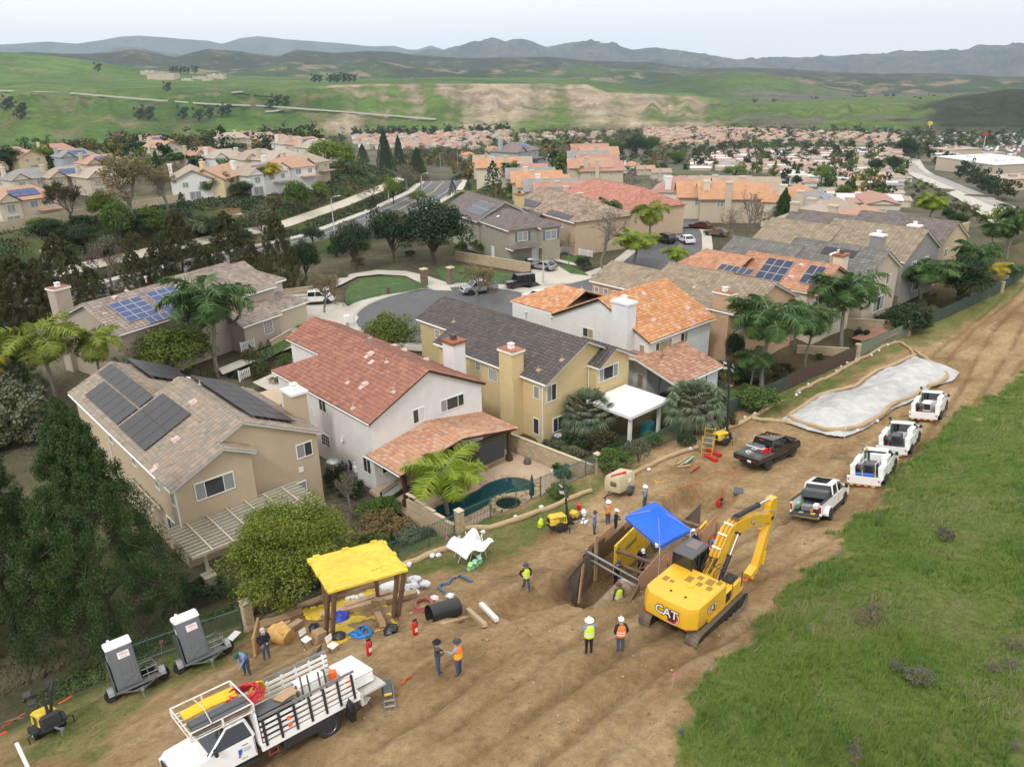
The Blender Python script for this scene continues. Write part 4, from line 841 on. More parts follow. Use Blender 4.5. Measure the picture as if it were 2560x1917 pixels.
def proto(kind,seed,mk):
 mb,tm,cr=mk(np.random.default_rng(seed));A=[NA([v.co for v in c.vertices]) for c in cr] or[NA(mb.v)]
 P=NC(A);r=np.percentile(np.hypot(P[:,0],P[:,1]),98);z=P[:,2].max();sc=NA([.5/r,.5/r,1/z]);tk=1.0 if r>.2 else r/.5
 for c,a in zip(cr,A):c.vertices.foreach_set('co',(a*sc).astype(np.float32).ravel())
 mb.v=[tuple(v) for v in NA(mb.v)*sc];PROTO.setdefault(kind,[]).append((mb,tm,cr))
def mk_conifer(lf,nb=150,per=60,size=.022,trunk=BARK,shape=1.0,low=.10,prof=lambda t:(1-t)**.8):
 def f(rng):
  cs,rs,limbs=[],[],[]
  for i in rn0(nb):
   t=(i+.5)/nb;t=t**.9;z=low+(1-low)*t;R=.5*prof(t)+.012;a=i*2.39996+rng.uniform(-.4,.4)
   for k,fr in EN((1.0,.62) if R>.08 else(.7,)):
    rad=R*fr*rng.uniform(.82,1.08);cs.append(NA([rad*cos(a),rad*sin(a),z-.05*rad+rng.uniform(-.012,.012)]));rs.append(.022+.085*R*rng.uniform(.7,1.2))
   if i%5==0:limbs.append(((0,0,z-.02),(R*.8*cos(a),R*.8*sin(a),z),.006))
  P,N=blob_pts(cs,rs,per,rng,.15);return(trunk_mb(.97,.022,.004,limbs),trunk,[leaves_mesh('crown',P,N,size,lf,.38,rng=rng)])
 return f
def mk_round(lf,nc=46,per=170,size=.034,trunk=BARK,th=.28,flat=1.0,irr=.25,lf2=None,r0=.028,cr=.15,shell=.45):
 def f(rng):
  cs,rs,limbs=[],[],[]
  for i in rn0(nc):
   v=rng.normal(size=3);v/=NN(v);v[2]=abs(v[2])*1.15-.28;k=rng.uniform(.45,1.0)**.6*(1+irr*rng.uniform(-1,.6));c=NA([v[0]*.38*k,v[1]*.38*k,th+.30+v[2]*.40*k*flat]);cs.append(c);rs.append(cr*rng.uniform(.65,1.15))
   if i%4==0:limbs.append(((0,0,th*rng.uniform(.75,1.05)),tuple(c*.92),r0*.45))
  P,N=blob_pts(cs,rs,per,rng,shell);k=P[:,2]>.07;P,N=P[k],N[k];out=[leaves_mesh('crown',P,N,size,lf,rng=rng)]
  if lf2:j=rng.uniform(size=len(P))<.22;out.append(leaves_mesh('crown',P[j]*NA([1.03,1.03,1.01]),N[j],size*1.1,lf2,rng=rng))
  return(trunk_mb(th+.2,r0,r0*.5,limbs),trunk,out)
 return f
def mk_bare(lf=None,nl=0,size=.02,trunk=BARKG,depth=5,spread=.5,base=.16,r=.016,up=.35):
 def f(rng):
  mb=MB();tips=[]
  def grow(p,d,L,rr,k):
   p1=p+d*L;mb.tube([p,(p+p1)/2+rng.normal(size=3)*L*.05,p1],[rr,rr*.85,rr*.68],5 if k>2 else 3,cap=False)
   if k==0:tips.append(p1);return
   for i in rn0(3 if k>1 else 4):
    v=d+rng.normal(size=3)*spread+NA([0,0,up*.5]);v/=NN(v);grow(p1 if i else p+d*L*rng.uniform(.6,1),v,L*rng.uniform(.62,.82),rr*.62,k-1)
   if k<3:tips.append(p1)
  grow(np.zeros(3),NA([0,0,1.]),base,r,depth);V=NA(mb.v);rx=np.abs(V[:,:2]).max();zx=V[:,2].max();sc=NA([.5/rx,.5/rx,1/zx]);mb.v=[tuple(v*sc) for v in V];out=[]
  if lf:T=NA(tips)*sc;P=T[rng.integers(0,len(T),nl)]+rng.normal(size=(nl,3))*.025;out=[leaves_mesh('crown',P,rng.normal(size=(nl,3)),size,lf,.8,rng=rng)]
  return(mb,trunk,out)
 return f
def frond(rng,a,el,L,droop,nl=30,ll=.13,lw=.012,hang=.7,plume=1.0):
 pts=[];p=np.zeros(3);e=el;n=10;d2=NA([cos(a),sin(a)])
 for i in rn0(n+1):
  pts.append(p.copy());p=p+NA([d2[0]*cos(e),d2[1]*cos(e),sin(e)])*L/n;e-=droop/n*(1+i/n)
 pts=NA(pts);side=NA([-d2[1],d2[0],0]);vs,fs=[],[]
 for j in rn0(nl):
  t=.12+.87*j/nl;x=t*n;i=min(int(x),n-1);c=pts[i]+(pts[i+1]-pts[i])*(x-i);tan=(pts[i+1]-pts[i]);tan/=NN(tan);l=ll*(sin(pi*min(1,t*.9+.18))**.6)*rng.uniform(.8,1.15)
  for s in(-1,1):
   dr=side*s*rng.uniform(.5,1.0)*plume+tan*.45+NA([0,0,rng.uniform(-1.5*hang,.5)]);dr/=NN(dr);mid=c+dr*l*.5;end=c+dr*l+NA([0,0,-l*hang*.45]);w=tan*lw;o=len(vs)
   vs+=[c-w*.6,c+w*.6,mid+w,end,mid-w];fs.append((o,o+1,o+2,o+3,o+4))
 return pts,vs,fs
def mk_palm(lf,nf=17,trunk=BARKG,crown=.30,hang=.75,el0=1.25,el1=-.55,ll=.11,dead=0,ht=.80,yellow=0,r0=.012):
 def f(rng):
  mb=MB();k=9;mb.tube([(.012*sin(i*.7),.012*cos(i*.5),ht*i/k) for i in rn0(k+1)],[r0*(1.25-.3*i/k+(.35 if i==0 else 0)+.06*(i%2)) for i in rn0(k+1)],8);sh=MB();sh.tube([(0,0,ht),(0,0,ht+.045),(0,0,ht+.09)],[r0*1.15,r0*1.3,r0*.5],8);fr,ex=MB(),MB();rach=MB()
  for i in rn0(nf+yellow):
   t=i/max(1,nf-1);a=i*2.39996+rng.uniform(-.25,.25);el=el0+(el1-el0)*min(1,t)**.8;L=crown*rng.uniform(.85,1.1)*(1 if t<1 else.95);pts,vs,fs=frond(rng,a,el,L*1.35,1.5+.8*t,ll=ll,hang=hang*rng.uniform(.8,1.1),nl=74,lw=.004);o=NA([0,0,ht+.06]);tgt=ex if i>=nf else fr
   tgt.add([v+o for v in vs],fs);rach.tube(pts[::2]+o,[.006,.005,.004,.003,.002,.001],3,cap=False)
  out=[fr.mesh('crown',lf)];
  if yellow:out.append(ex.mesh('dry_frond',L_PALO))
  mb2=MB();mb2.v,mb2.f,mb2.m=mb.v+sh.v,mb.f+[tuple(i+len(mb.v) for i in q_) for q_ in sh.f],mb.m+sh.m;base=len(mb2.v);mb2.add(rach.v,rach.f);return(mb2,trunk,out)
 return f
def mk_fan(lf):
 def f(rng):
  fr,st=MB(),MB();ht=.45;st.tube([(0,0,ht*i/6) for i in rn0(7)],[.085,.08,.085,.078,.084,.08,.06],9)
  for i in rn0(58):
   t=i/57;a=i*2.39996;el=1.35-2.0*t;d=NA([cos(a)*cos(el),sin(a)*cos(el),sin(el)]);L=rng.uniform(.24,.33);c=NA([0,0,ht+.03])+d*L;st.tube([(0,0,ht+.02),tuple(c)],.005,3,cap=False);s=NA([-sin(a),cos(a),0]);up=np.cross(s,d)
   for k in rn0(15):
    b=(k/14-.5)*2.3;v=d*cos(b)+s*sin(b);v=v/NN(v);l=rng.uniform(.15,.21);w=np.cross(v,up)*.010;e=c+v*l+NA([0,0,-.05-.05*t]);fr.add([c-w*.5,c+w*.5,c+v*l*.6+w,e,c+v*l*.6-w],[(0,1,2,3,4)])
  return(st,BARK,[fr.mesh('crown',lf)])
 return f
for s_ in(1,2):proto('pine',s_,mk_conifer(L_PINE,330,230,.0112,prof=lambda t:(1-t)**.82*min(1,.7+2.5*t),low=.05))
for s_ in(3,4):proto('pyramid',s_,mk_conifer(L_OLV,150,110,.023,prof=lambda t:min(.95,1.2*(1-t)**.7),low=.04))
for s_ in(5,6):proto('oak',s_,mk_round(L_OAK,52,210,.032,th=.22,irr=.3))
for s_ in(7,8):proto('round',s_,mk_round(L_GRN,40,130,.042,th=.2))
for s_ in(9,10):proto('lime',s_,mk_round(L_LIME,34,120,.042,th=.2))
proto('acacia',11,mk_round(L_YG,150,420,.0135,th=.12,irr=.4,cr=.095,lf2=L_LIME,flat=.9,shell=.3));proto('acacia2',12,mk_round(lm_('leaves_mid_green',[(.07,.11,.022),(.12,.155,.03),(.09,.13,.025),(.16,.17,.03)]),60,200,.028,th=.2))
for s_ in(13,14):proto('bare',s_,mk_bare(L_BRN,500,.02));
proto('sycamore',15,mk_bare(lm_('leaves_sycamore',[(.22,.17,.075),(.17,.13,.06),(.26,.22,.10),(.13,.13,.06)]),5200,.022,depth=5,spread=.55));proto('purple',16,mk_bare(lm_('twigs_purple',[(.13,.095,.09),(.17,.125,.115)]),3200,.017,trunk=BARK));proto('sparse',17,mk_bare(L_OLV,5200,.022,trunk=BARK))
for s_ in(18,19,20):proto('palm',s_,mk_palm(L_PALM,26,yellow=1))
proto('palm_bright',21,mk_palm(L_PALY,20,el1=-.7));proto('palm_lime',22,mk_palm(lm_('palm_lime',[(.16,.20,.03),(.22,.26,.04),(.12,.16,.03)]),18));proto('palm_yellow',23,mk_palm(L_PALO,16));proto('fan',24,mk_fan(L_FAN))
proto('cypress',25,mk_conifer(L_OAK,60,40,.03,prof=lambda t:1 if t<.7 else(1-t)*3.3));proto('cedar',26,mk_conifer(lm_('needles_blue',[(.03,.06,.04),(.05,.085,.055),(.04,.07,.045)]),70,60,.03))
for s_,(kn,lf) in EN((('shrub',L_GRN),('shrub_dark',L_OAK),('shrub_grey',L_GRY),('shrub_brown',L_BRN),('shrub_olive',L_OLV),('shrub_yg',L_YG))):proto(kn,30+s_,mk_round(lf,26,110,.05,th=.02,flat=.85,r0=.02))
proto('dead_brush',40,mk_bare(lm_('twigs_dry',[(.14,.115,.085),(.10,.085,.06),(.18,.15,.11)]),900,.03,trunk=mat('dry_stalk',(.15,.12,.09),.95),depth=4,spread=.9,up=.1))
_pm={}
def tree(kind,loc,h,w,label,cat='tree',group=None,name=None,seed=None,lean=0):
 ps=PROTO[kind];i=(seed if seed is not None else random.randrange(99))%len(ps);mb,tm,crowns=ps[i]
 if(kind,i) not in _pm:_pm[(kind,i)]=mb.mesh('trunk',tm,60)
 nm=name or{'pine':'conifer_tree','pyramid':'conifer_tree','cedar':'conifer_tree','oak':'oak_tree','palm':'palm_tree','palm_bright':'palm_tree','palm_lime':'palm_tree','palm_yellow':'palm_tree','fan':'fan_palm','bare':'bare_tree','sycamore':'sycamore_tree','purple':'bare_tree','cypress':'cypress_tree'}.get(kind,'shrub' if 'shrub' in kind or 'brush' in kind else 'leafy_tree')
 if cat=='tree' and nm=='shrub':cat='shrub'
 t=th1(nm,label,cat,loc,RU(0,6.28),group);t.scale=(w,w,h)
 link('trunk' if nm!='shrub' else 'stem',_pm[(kind,i)],t)
 for c in crowns:link(c.name.split('.')[0] if nm!='shrub' else 'foliage',c,t)
 return t
def tpx(kind,k,bx,by,tx,ty,wpx,label,far=1500,ground=None,**kw):
 b=q(k,bx,by);g=G(b,far=far) if ground is None else at(b,ground);d=hypot(g[0],g[1]);r=ray(*q(k,tx,ty));t=d/hypot(r[0],r[1]);h=CH+r[2]*t-g[2]
 s=_RG[k][2];dd=sqrt(d*d+(CH-g[2])**2);w=wpx*s*dd/FOC;z=GZ(g[0],g[1]) if ground is None and g[1]<41 else g[2]
 return tree(kind,(g[0],g[1],z-.05),max(h,.3),w,label,**kw)
P_=[('pine',5,730,760,480,-770,800,'huge dark conifer standing behind the grey portable toilets'),('pine',5,100,800,-100,-700,760,'dark conifer at the left edge beside the huge one'),('acacia',6,350,770,380,95,830,'large yellow-green feathery tree beside the pergola behind the green fence'),('acacia2',1,1090,800,1080,425,540,'wide mid-green tree between the beige house and the blue-panel house'),('shrub_grey',1,90,1140,70,750,420,'pale grey-green bushy tree at the left edge above the conifers'),('pine',1,90,930,20,330,330,'dark tree at the left edge behind the yellow palm'),('palm_bright',2,1230,1500,1200,985,600,'bright green palm leaning over the curved pool'),('palm',1,1410,770,1370,120,560,'tall palm in front of the blue-panel house'),('palm_lime',1,380,1010,330,385,470,'lime-green palm beside the white slatted pergola'),('palm_lime',1,690,960,660,425,330,'lime-green palm behind the blue tarp on the slatted pergola'),('palm_yellow',1,10,1050,10,600,220,'yellowing palm cut by the left edge'),('fan',3,430,1160,430,850,400,'squat fan palm at the corner of the yellow house'),('fan',3,1110,1130,1110,790,430,'larger fan palm between the yellow and the orange-roofed houses'),('palm',3,1550,840,1590,250,560,'tall dense palm in front of the peach house'),('palm',3,1480,850,1470,590,260,'short slim palm left of the tall dense palm'),('palm',3,1830,740,1880,290,330,'palm with one hanging orange frond above the screened fence'),('palm',3,2050,600,2070,95,470,'tallest palm before the terracotta roof'),('palm','R',1520,1200,1540,880,430,'palm with a yellow lower frond left of the dark bushy tree'),('oak','R',1780,1190,1790,840,300,'dark bushy tree by the fence at the right'),('palm','R',1850,1150,1850,770,270,'dark palm above the dark bushy tree at the right'),('palm_yellow','R',1970,1090,1990,900,220,'yellow palm by the fence at the right'),('palm','R',2110,1060,2110,910,180,'rightmost low palm behind the fence corner'),('palm_bright','R',1590,690,1590,470,210,'single yellow-green palm above the mobile homes'),('palm','R',1990,870,2030,640,190,'left one of the slim palms by the right-hand garden wall'),('palm','R',2100,890,2150,540,200,'tallest slim palm at the right edge'),('palm','R',2080,870,2090,650,140,'short slim palm beside the tallest one at the right edge'),('palm','R',1030,760,1030,580,170,'green palm poking up between the grey roofs'),('pine','R',640,820,650,430,215,'tall dark conifer beside the street of grey roofs',),('bare','R',420,850,450,420,300,'bare tree left of the tall dark conifer'),('bare','R',330,860,340,560,200,'low bare tree at the street bend'),('lime','R',260,640,260,490,160,'small light-green tree among bare trees by the street'),('sycamore','R',170,560,150,400,220,'brownish bare tree before the orange roofs'),('palm','M',1720,760,1710,500,190,'palm behind the bare tree, right of the rose roof'),('palm_lime','M',1980,860,1990,520,260,'palm with yellow fronds near the parked black pickup'),('palm_bright','M',1890,960,1900,710,350,'broad bright palm behind the tan roof'),('palm_bright','M',2150,1000,2160,810,200,'bright palm right of the broad one, behind the tan roof'),('bare','M',1690,980,1690,560,330,'big bare tree beside the driveway lawn'),('bare','M',1465,935,1475,690,110,'slender bare tree on the small front lawn'),('bare','M',1330,870,1330,600,110,'thin bare tree by the corner of the peach house across the street'),('sycamore','M',880,1180,860,920,300,'bare tree with brown leaves beside the silver pickup'),('oak','M',100,965,90,640,290,'dark oak left of three by the cul-de-sac lawn'),('oak','M',345,915,310,560,330,'dark oak in the middle of three by the cul-de-sac lawn'),('oak','M',600,930,590,480,470,'largest dark oak beside the grey-green house'),('cedar','M',230,760,230,480,140,'slim conifer behind the dark oaks'),('acacia2',2,880,500,890,200,400,'olive-green round tree at the cul-de-sac behind the red-brown roof'),('sycamore',2,450,245,430,-60,250,'thin bare tree beside the white pickup on the driveway'),('cedar','M',725,500,730,385,80,'small conifer on the right of the avenue bend'),('cedar','M',825,500,830,378,80,'second small conifer right of the avenue bend'),('cedar','M',985,500,990,255,160,'tall conifer in front of the tiled rooftops'),('palm','M',1095,460,1095,262,130,'palm beside the tall conifer among rooftops'),('round','M',1120,500,1120,400,150,'round green tree below the rooftop palm'),('palm_lime','M',820,540,820,450,160,'low palm behind the grey-green house'),('palm','M',1220,520,1220,430,140,'low palm behind the tan mottled roof'),('lime','M',500,540,500,440,130,'pale green tree behind the largest oak'),('pine','M',295,330,285,55,110,'tallest dark conifer of the clump near the avenue'),('pine','M',385,340,380,90,90,'second dark conifer of the clump near the avenue'),('pine','M',300,300,300,160,90,'short dark conifer in front of the clump near the avenue'),('pine','M',500,370,490,170,110,'dark conifer right of the clump, next to the avenue bend'),('cypress','M',540,250,540,158,45,'narrow dark evergreen above the avenue bend'),('pine','M',150,280,150,150,80,'dark conifer behind the light-green trees'),('lime','M',345,545,345,350,140,'light yellow-green tree by the path lamp'),('bare','M',430,460,430,270,180,'bare tree below the dark conifers'),('purple','M',520,430,520,330,130,'bare purple-grey tree before the avenue bend'),('purple','M',200,520,200,420,180,'bare purple-grey trees on the bank above the path'),('purple','M',700,290,700,200,180,'bare purple-grey tree above the avenue'),('purple','M',840,330,840,240,130,'bare grey tree behind the avenue lamps'),('pyramid','L',180,1320,150,840,360,'brown-green conifer left of the leaning street lamp'),('pyramid','L',470,1300,440,700,370,'tall brown-green conifer right of the leaning street lamp'),('purple','L',720,1080,700,790,260,'round bare purple tree above the pale path'),('pyramid','L',1190,1040,1180,560,320,'brown-green conifer behind the chimney roof ridge'),('pyramid','L',1500,1020,1460,570,310,'brown-green conifer with a lamp arm behind its top'),('pyramid','L',1820,1120,1760,580,280,'brown-green conifer right of the blue-panel house'),('oak','L',1970,1040,1980,750,210,'small dark oak by the avenue pavement'),*[('pyramid','L',bx,by,bx-12,by-h,w,l) for bx,by,h,w,l in((330,1290,330,240,'brown-green conifer between the leaning lamp and the house'),(620,1190,260,200,'short brown-green conifer above the chimney'),(890,1110,290,220,'brown-green conifer left of the flue pipe'),(1050,1080,330,240,'brown-green conifer behind the blue panels'),(1340,1060,260,200,'brown-green conifer in the middle of the row'),(1650,1080,300,210,'brown-green conifer behind the upper blue panels'),(60,1180,300,230,'dark conifer at the left edge below the wall'),(270,1120,250,190,'dark conifer below the left end of the wall'))],*[('oak','L',bx,by,bx,by-h,w,l) for bx,by,h,w,l in((560,830,170,200,'dark tree on the bank, left of the leaning lamp arm'),(880,740,150,190,'dark tree at the wall foot, left'),(1100,860,170,190,'dark tree halfway down the bank'),(1400,760,150,180,'dark tree by the blue-green groundcover'),(1560,830,150,170,'dark tree beside the lamp head'),(330,760,140,170,'dark tree inside the wall at the left'),(1560,500,110,170,'dark garden tree inside the wall, middle'),(2010,800,120,150,'dark tree near the avenue lamp'))],('pyramid','L',20,1350,0,960,200,'brown-green conifer at the far left edge'),('sparse','L',860,960,850,700,200,'thin green tree above the pale path'),('round','L',780,800,780,510,190,'dark green pine on the bank below the wall, left group'),('cedar','L',1195,690,1205,455,120,'blue-green conifer rising past the wall'),('round','L',1010,770,1040,540,190,'rounded dark tree on the bank below the wall'),('round','L',1920,610,1920,385,170,'pine on the ivy bank by itself'),('lime','L',2060,510,2060,385,110,'small yellow-green tree on the bank'),('shrub_grey','L',1680,720,1690,510,170,'grey-green tree halfway down the bank'),('shrub_grey','L',1255,760,1265,610,170,'grey-green bushy tree behind the brown-green conifers'),('shrub_grey','L',700,900,690,720,190,'grey-green bush under the dark pine on the bank'),('sparse','L',470,690,470,370,280,'dark half-bare tree beside the house with six blue panel blocks'),('sycamore','L',850,640,800,190,480,'huge brown-leaved sycamore behind the wall'),('sycamore','L',1080,600,1040,290,230,'smaller brown-leaved sycamore right of the huge one'),('acacia2','L',690,660,690,440,200,'yellow-tipped green tree left of the huge sycamore'),('shrub','L',280,730,280,620,170,'green bush before the house with six blue panel blocks'),('shrub_dark','L',530,700,530,600,130,'dark bush under the half-bare tree'),('round','L',1430,500,1430,325,150,'green tree in front of the yellow far house'),('round','L',1345,510,1340,365,110,'slender green tree left of the yellow far house'),('round','L',1250,490,1245,350,100,'thin green tree by the white gabled far house'),('palm_yellow','L',1740,470,1725,270,190,'tall yellow palm right of the yellow far house'),('palm_yellow','L',1845,430,1840,305,120,'second yellow palm right of the yellow far house'),('palm_lime','L',1960,410,1960,295,170,'broad yellow-green palm by the wall corner'),('palm_bright','L',1275,305,1275,205,170,'bright yellow palm among the far roofs'),('palm','L',1130,320,1130,205,140,'green palm among the far roofs at the left'),('lime','L',2090,330,2090,110,220,'big light-green tree, left of the two at the wall end'),('lime','L',2200,340,2190,130,200,'big light-green tree, right of the two at the wall end'),('lime','L',270,310,270,165,160,'bright green tree beside the lone column cypress'),('cypress','L',215,310,215,168,34,'lone column cypress among the left roofs'),('cypress','L',372,275,370,198,18,'left one of two small column cypresses'),('cypress','L',385,275,383,202,16,'right one of two small column cypresses'),('oak','L',70,330,50,160,230,'dark tree at the left edge among the roofs'),('cypress','L',620,250,615,150,30,'thin cypress beside the far parked cars'),('oak','L',910,240,900,130,190,'dark evergreen clump left of the roof with twin panels'),('cypress','L',1040,270,1040,190,60,'dark evergreen screen beside the roof with twin panels'),('pine','L',1430,170,1415,30,130,'broad dark conifer behind the far roofs'),('sycamore','L',1190,190,1190,90,200,'rust-brown tree among the far roofs'),('sycamore','L',770,190,770,60,120,'bare pale tree by the far cul-de-sac'),('round','L',520,190,520,120,110,'round green tree before the far cars'),('purple','L',1600,260,1600,190,200,'bare pinkish tree before the far roofs'),('lime','R',350,380,350,280,160,'vivid green round tree among low roofs'),('lime','R',905,410,905,275,130,'vivid green tree on the mobile-home street'),('acacia2','R',1050,530,1050,405,105,'olive tree at the head of the mobile-home street'),('cypress','R',540,500,540,355,26,'left of three thin cypresses above the grey roofs'),('cypress','R',567,500,567,370,26,'middle of three thin cypresses above the grey roofs'),('cypress','R',592,500,592,375,24,'right of three thin cypresses above the grey roofs'),('oak','R',1365,360,1365,225,110,'dark tree near the channel bend'),('oak','R',1250,345,1250,240,100,'round dark tree left of the channel bend'),('oak','R',1440,245,1440,110,140,'big dark tree at the head of the channel'),('oak','R',1080,310,1080,200,50,'narrow dark tree among the mobile homes'),('pine','R',1000,260,1000,160,90,'dark conifer clump among the mobile homes'),('lime','R',1245,560,1245,450,100,'pale green tree beside the nearest mobile home'),('oak','R',1720,640,1720,570,80,'round bush left of the walled slope'),('oak','R',1780,690,1780,595,130,'wide bush on the walled slope'),('oak','R',1655,700,1655,625,90,'round dark bush near the single palm'),('shrub_grey','R',1580,770,1580,680,100,'pampas-like grey tuft beside the wall'),('shrub_yg','R',1750,760,1750,690,90,'yellow-green bush on the walled slope'),('oak','R',745,440,740,350,70,'dark tree left of the mobile-home street'),]
for e in P_:tpx(*e)
S_L=[('shrub_dark',5,1330,560,1330,430,260,'low green shrub by the pergola foot'),('shrub_brown',6,900,330,900,200,260,'brown-leaved shrub inside the fence'),('shrub',6,860,230,860,130,240,'bright green shrub beside the patio seats'),('shrub_brown',6,1050,360,1050,240,230,'reddish brown shrub by the stepped garden wall'),('shrub_dark',6,700,110,700,-10,160,'dark hedge shrub along the white house'),('shrub_dark',2,520,1340,510,1200,170,'dark hedge plant between the beige and white houses'),('shrub_dark',2,620,1400,610,1270,170,'second hedge plant between the beige and white houses'),('shrub',2,830,1530,830,1400,240,'leafy shrub at the corner of the pool garden'),('bare',2,610,1530,620,1230,200,'white-barked bare sapling beside the hedge'),('shrub',2,1960,1390,1950,1300,190,'grassy shrub by the pool fence'),('palm',2,1955,1270,1960,1050,130,'small potted palm by the brick garden wall'),('shrub_dark',3,350,1250,350,1140,230,'rounded dark shrub under the yellow house window'),('shrub_olive',3,550,1260,550,1090,230,'olive shrub left of the pale flowering shrub'),('shrub_grey',3,760,1340,760,1150,170,'pale flowering shrub by the iron fence'),('shrub',3,600,1390,590,1240,260,'bright green shrub in the fence corner'),('shrub_dark',3,200,1260,190,1190,180,'low hedge beside the air conditioner'),('shrub',3,850,1230,850,1130,150,'shrub with orange flowers beside the patio cover'),('shrub',3,1540,990,1560,850,300,'hedge spilling over the fence behind the light mast'),('shrub_olive',3,1330,1090,1320,990,130,'yellow-flowered vine on the fence'),('shrub_dark',3,1060,1230,1060,1140,130,'dark shrub by the fence near the scaffold'),('bare',3,890,900,900,600,240,'bare shrub with brown leaves before the small tiled patio roof'),('shrub_dark',3,1350,790,1350,690,300,'dark shrubs beside the garden lawn'),('oak',3,1370,700,1380,480,130,'narrow dark shrub against the peach house'),('shrub_dark','R',1430,1370,1430,1190,300,'dark hedge mass beside the fence left of the palm with a yellow frond'),('shrub_dark','R',1500,1350,1500,1190,200,'dark hedge mass at the garden wall end'),('shrub_brown','R',1300,1180,1300,1090,200,'red-flowered shrubs before the grey roofed house'),('cypress',1,1630,760,1620,560,80,'left of three dark column shrubs by the walkway'),('cypress',1,1700,740,1695,540,60,'middle of three dark column shrubs by the walkway'),('cypress',1,1745,720,1735,525,60,'right of three dark column shrubs by the walkway'),('shrub',1,1830,700,1830,620,120,'light green shrub right of the column shrubs'),('shrub_dark',1,1560,780,1560,730,120,'low shrub in front of the column shrubs'),('shrub_dark',1,1815,480,1815,400,60,'clipped shrub by the driveway'),('shrub_dark','M',1178,930,1178,880,55,'clipped ball shrub left of the garage door'),('shrub_dark','M',1305,905,1305,845,50,'clipped ball shrub right of the garage door'),('shrub_dark','M',1560,960,1560,870,100,'clipped box hedge on the front lawn'),('oak','M',1325,190,1325,110,70,'dark round tree at the head of the far street'),('cypress','M',1780,280,1780,170,24,'thin cypress above the far roofs'),('oak','M',1900,240,1900,90,170,'dark round tree on the green knoll'),('round','M',1990,220,1990,100,110,'green tree right of the dark one on the knoll'),('round','M',1760,230,1760,130,140,'palmy green tree left on the knoll'),('round','M',2150,280,2150,200,130,'green tree at the foot of the knoll'),('bare','M',1420,300,1420,150,160,'pale bare tree beside the far street'),('bare','M',1500,270,1500,170,120,'second pale bare tree beside the far street'),('bare','M',1850,480,1850,340,190,'bare tree before the far orange roof'),('bare','M',2000,500,2000,360,170,'bare tree before the far grey roof'),('palm_lime','M',1540,400,1540,290,110,'small palm at the end of the far parked cars')]
for e in S_L:tpx(*e)
for i,(px,py,w,h) in EN([(1250,700,260,150),(2110,870,170,90),(1990,990,170,80),(1530,1080,190,110),(1380,1020,110,70),(2100,1500,130,90),(1160,1590,190,130),(1690,160,120,110),(2140,1030,150,80),(1290,60,90,60)]):
 tpx('dead_brush' if i not in(3,4,7) else 'shrub_grey',8,px,py+h*.35,px,py-h*.6,w*.9,['dry brown bush in the grass, largest','grey dry bush at the upper right of the grass','purplish dry bush in the middle right grass','grey woolly bush with purple tips in the grass','small grey tuft beside the purple-tipped bush','dry twiggy bush at the lower right','grey bush at the bottom edge of the grass','pale dry weed near the dirt edge','dry bush at the right edge of the grass','small grey tuft beside the stakes'][i])
 # grass of the slope, the weeds and the ivy (countless)
def blades(name,P,hh,ww,m,per=5,lean=.45,rng=RNG):
 n=len(P)*per;B=np.repeat(P,per,0)+np.c_[rng.normal(size=(n,2))*ww*2.2,np.zeros(n)];H_=np.repeat(hh,per)*rng.uniform(.5,1.15,n);a=rng.uniform(0,2*pi,n);d=np.c_[np.cos(a),np.sin(a),np.zeros(n)];l=rng.normal(size=(n,2))*lean+NA([.25,-.1]);V=np.zeros((n,3,3));V[:,0]=B-d*ww;V[:,1]=B+d*ww;V[:,2]=B+np.c_[l*H_[:,None],H_]
 me=fast_mesh(name,V.reshape(-1,3),[(0,1,2)],n,3,m);o=link(name,me);return o
def gbil(x,y,A):
 i=np.clip(np.searchsorted(gx,x)-1,0,len(gx)-2);j=np.clip(np.searchsorted(gy,y)-1,0,len(gy)-2);fx=(x-gx[i])/(gx[i+1]-gx[i]);fy=(y-gy[j])/(gy[j+1]-gy[j]);return(A[j,i]*(1-fx)+A[j,i+1]*fx)*(1-fy)+(A[j+1,i]*(1-fx)+A[j+1,i+1]*fx)*fy
def scatter(n,box,mask,th=.5,dens=None):
 x=RNG.uniform(box[0],box[1],n);y=RNG.uniform(box[2],box[3],n);mk=gbil(x,y,mask);k=mk>RNG.uniform(th*.6,th*1.2,n)
 e=(x*_S+y*_C);lat=x*_C-y*_S;k&=(e>8)&(np.abs(lat)<e*.74+2)
 if dens is not None:k&=RNG.uniform(size=n)<dens(x,y)
 x,y=x[k],y[k];return np.c_[x,y,gbil(x,y,gZ)-.02]
M_GR=lm_('grass_blade',[(.055,.125,.018),(.085,.17,.028),(.12,.20,.035),(.07,.15,.02),(.15,.21,.05),(.085,.165,.025)]);M_DRY=lm_('grass_dry',[(.24,.21,.12),(.30,.26,.16),(.18,.17,.10)])
Pn=scatter(330000,(16,150,-16,40),gm,dens=lambda x,y:np.clip((30/np.hypot(x,y))**2,.03,1));h_=.16+.30*np.clip(_noise(Pn[:,0],Pn[:,1],1.7,90),0,1)**1.5;zn=_noise(Pn[:,0],Pn[:,1],2.6,94)+.5*_noise(Pn[:,0],Pn[:,1],.7,96)
for lo,hi,mm,kk,lb in((0,.58,M_GR,1.25,'lush darker green grass clumps on the slope'),(.58,.95,lm_('grass_light',[(.10,.18,.026),(.14,.21,.036),(.18,.225,.055),(.085,.16,.025)]),.95,'light green grass covering most of the slope'),(.95,9,lm_('grass_yellow',[(.17,.21,.06),(.24,.24,.10),(.12,.18,.035)]),.8,'yellowing grass patches on the slope')):k_=(zn>=lo)&(zn<hi);A_=Pn[k_];tag(blades('grass',A_,h_[k_]*kk,.013*np.repeat(np.hypot(A_[:,0],A_[:,1])/32,6)[:,None].clip(1,4),mm,6),lb,'grass',kind='stuff')
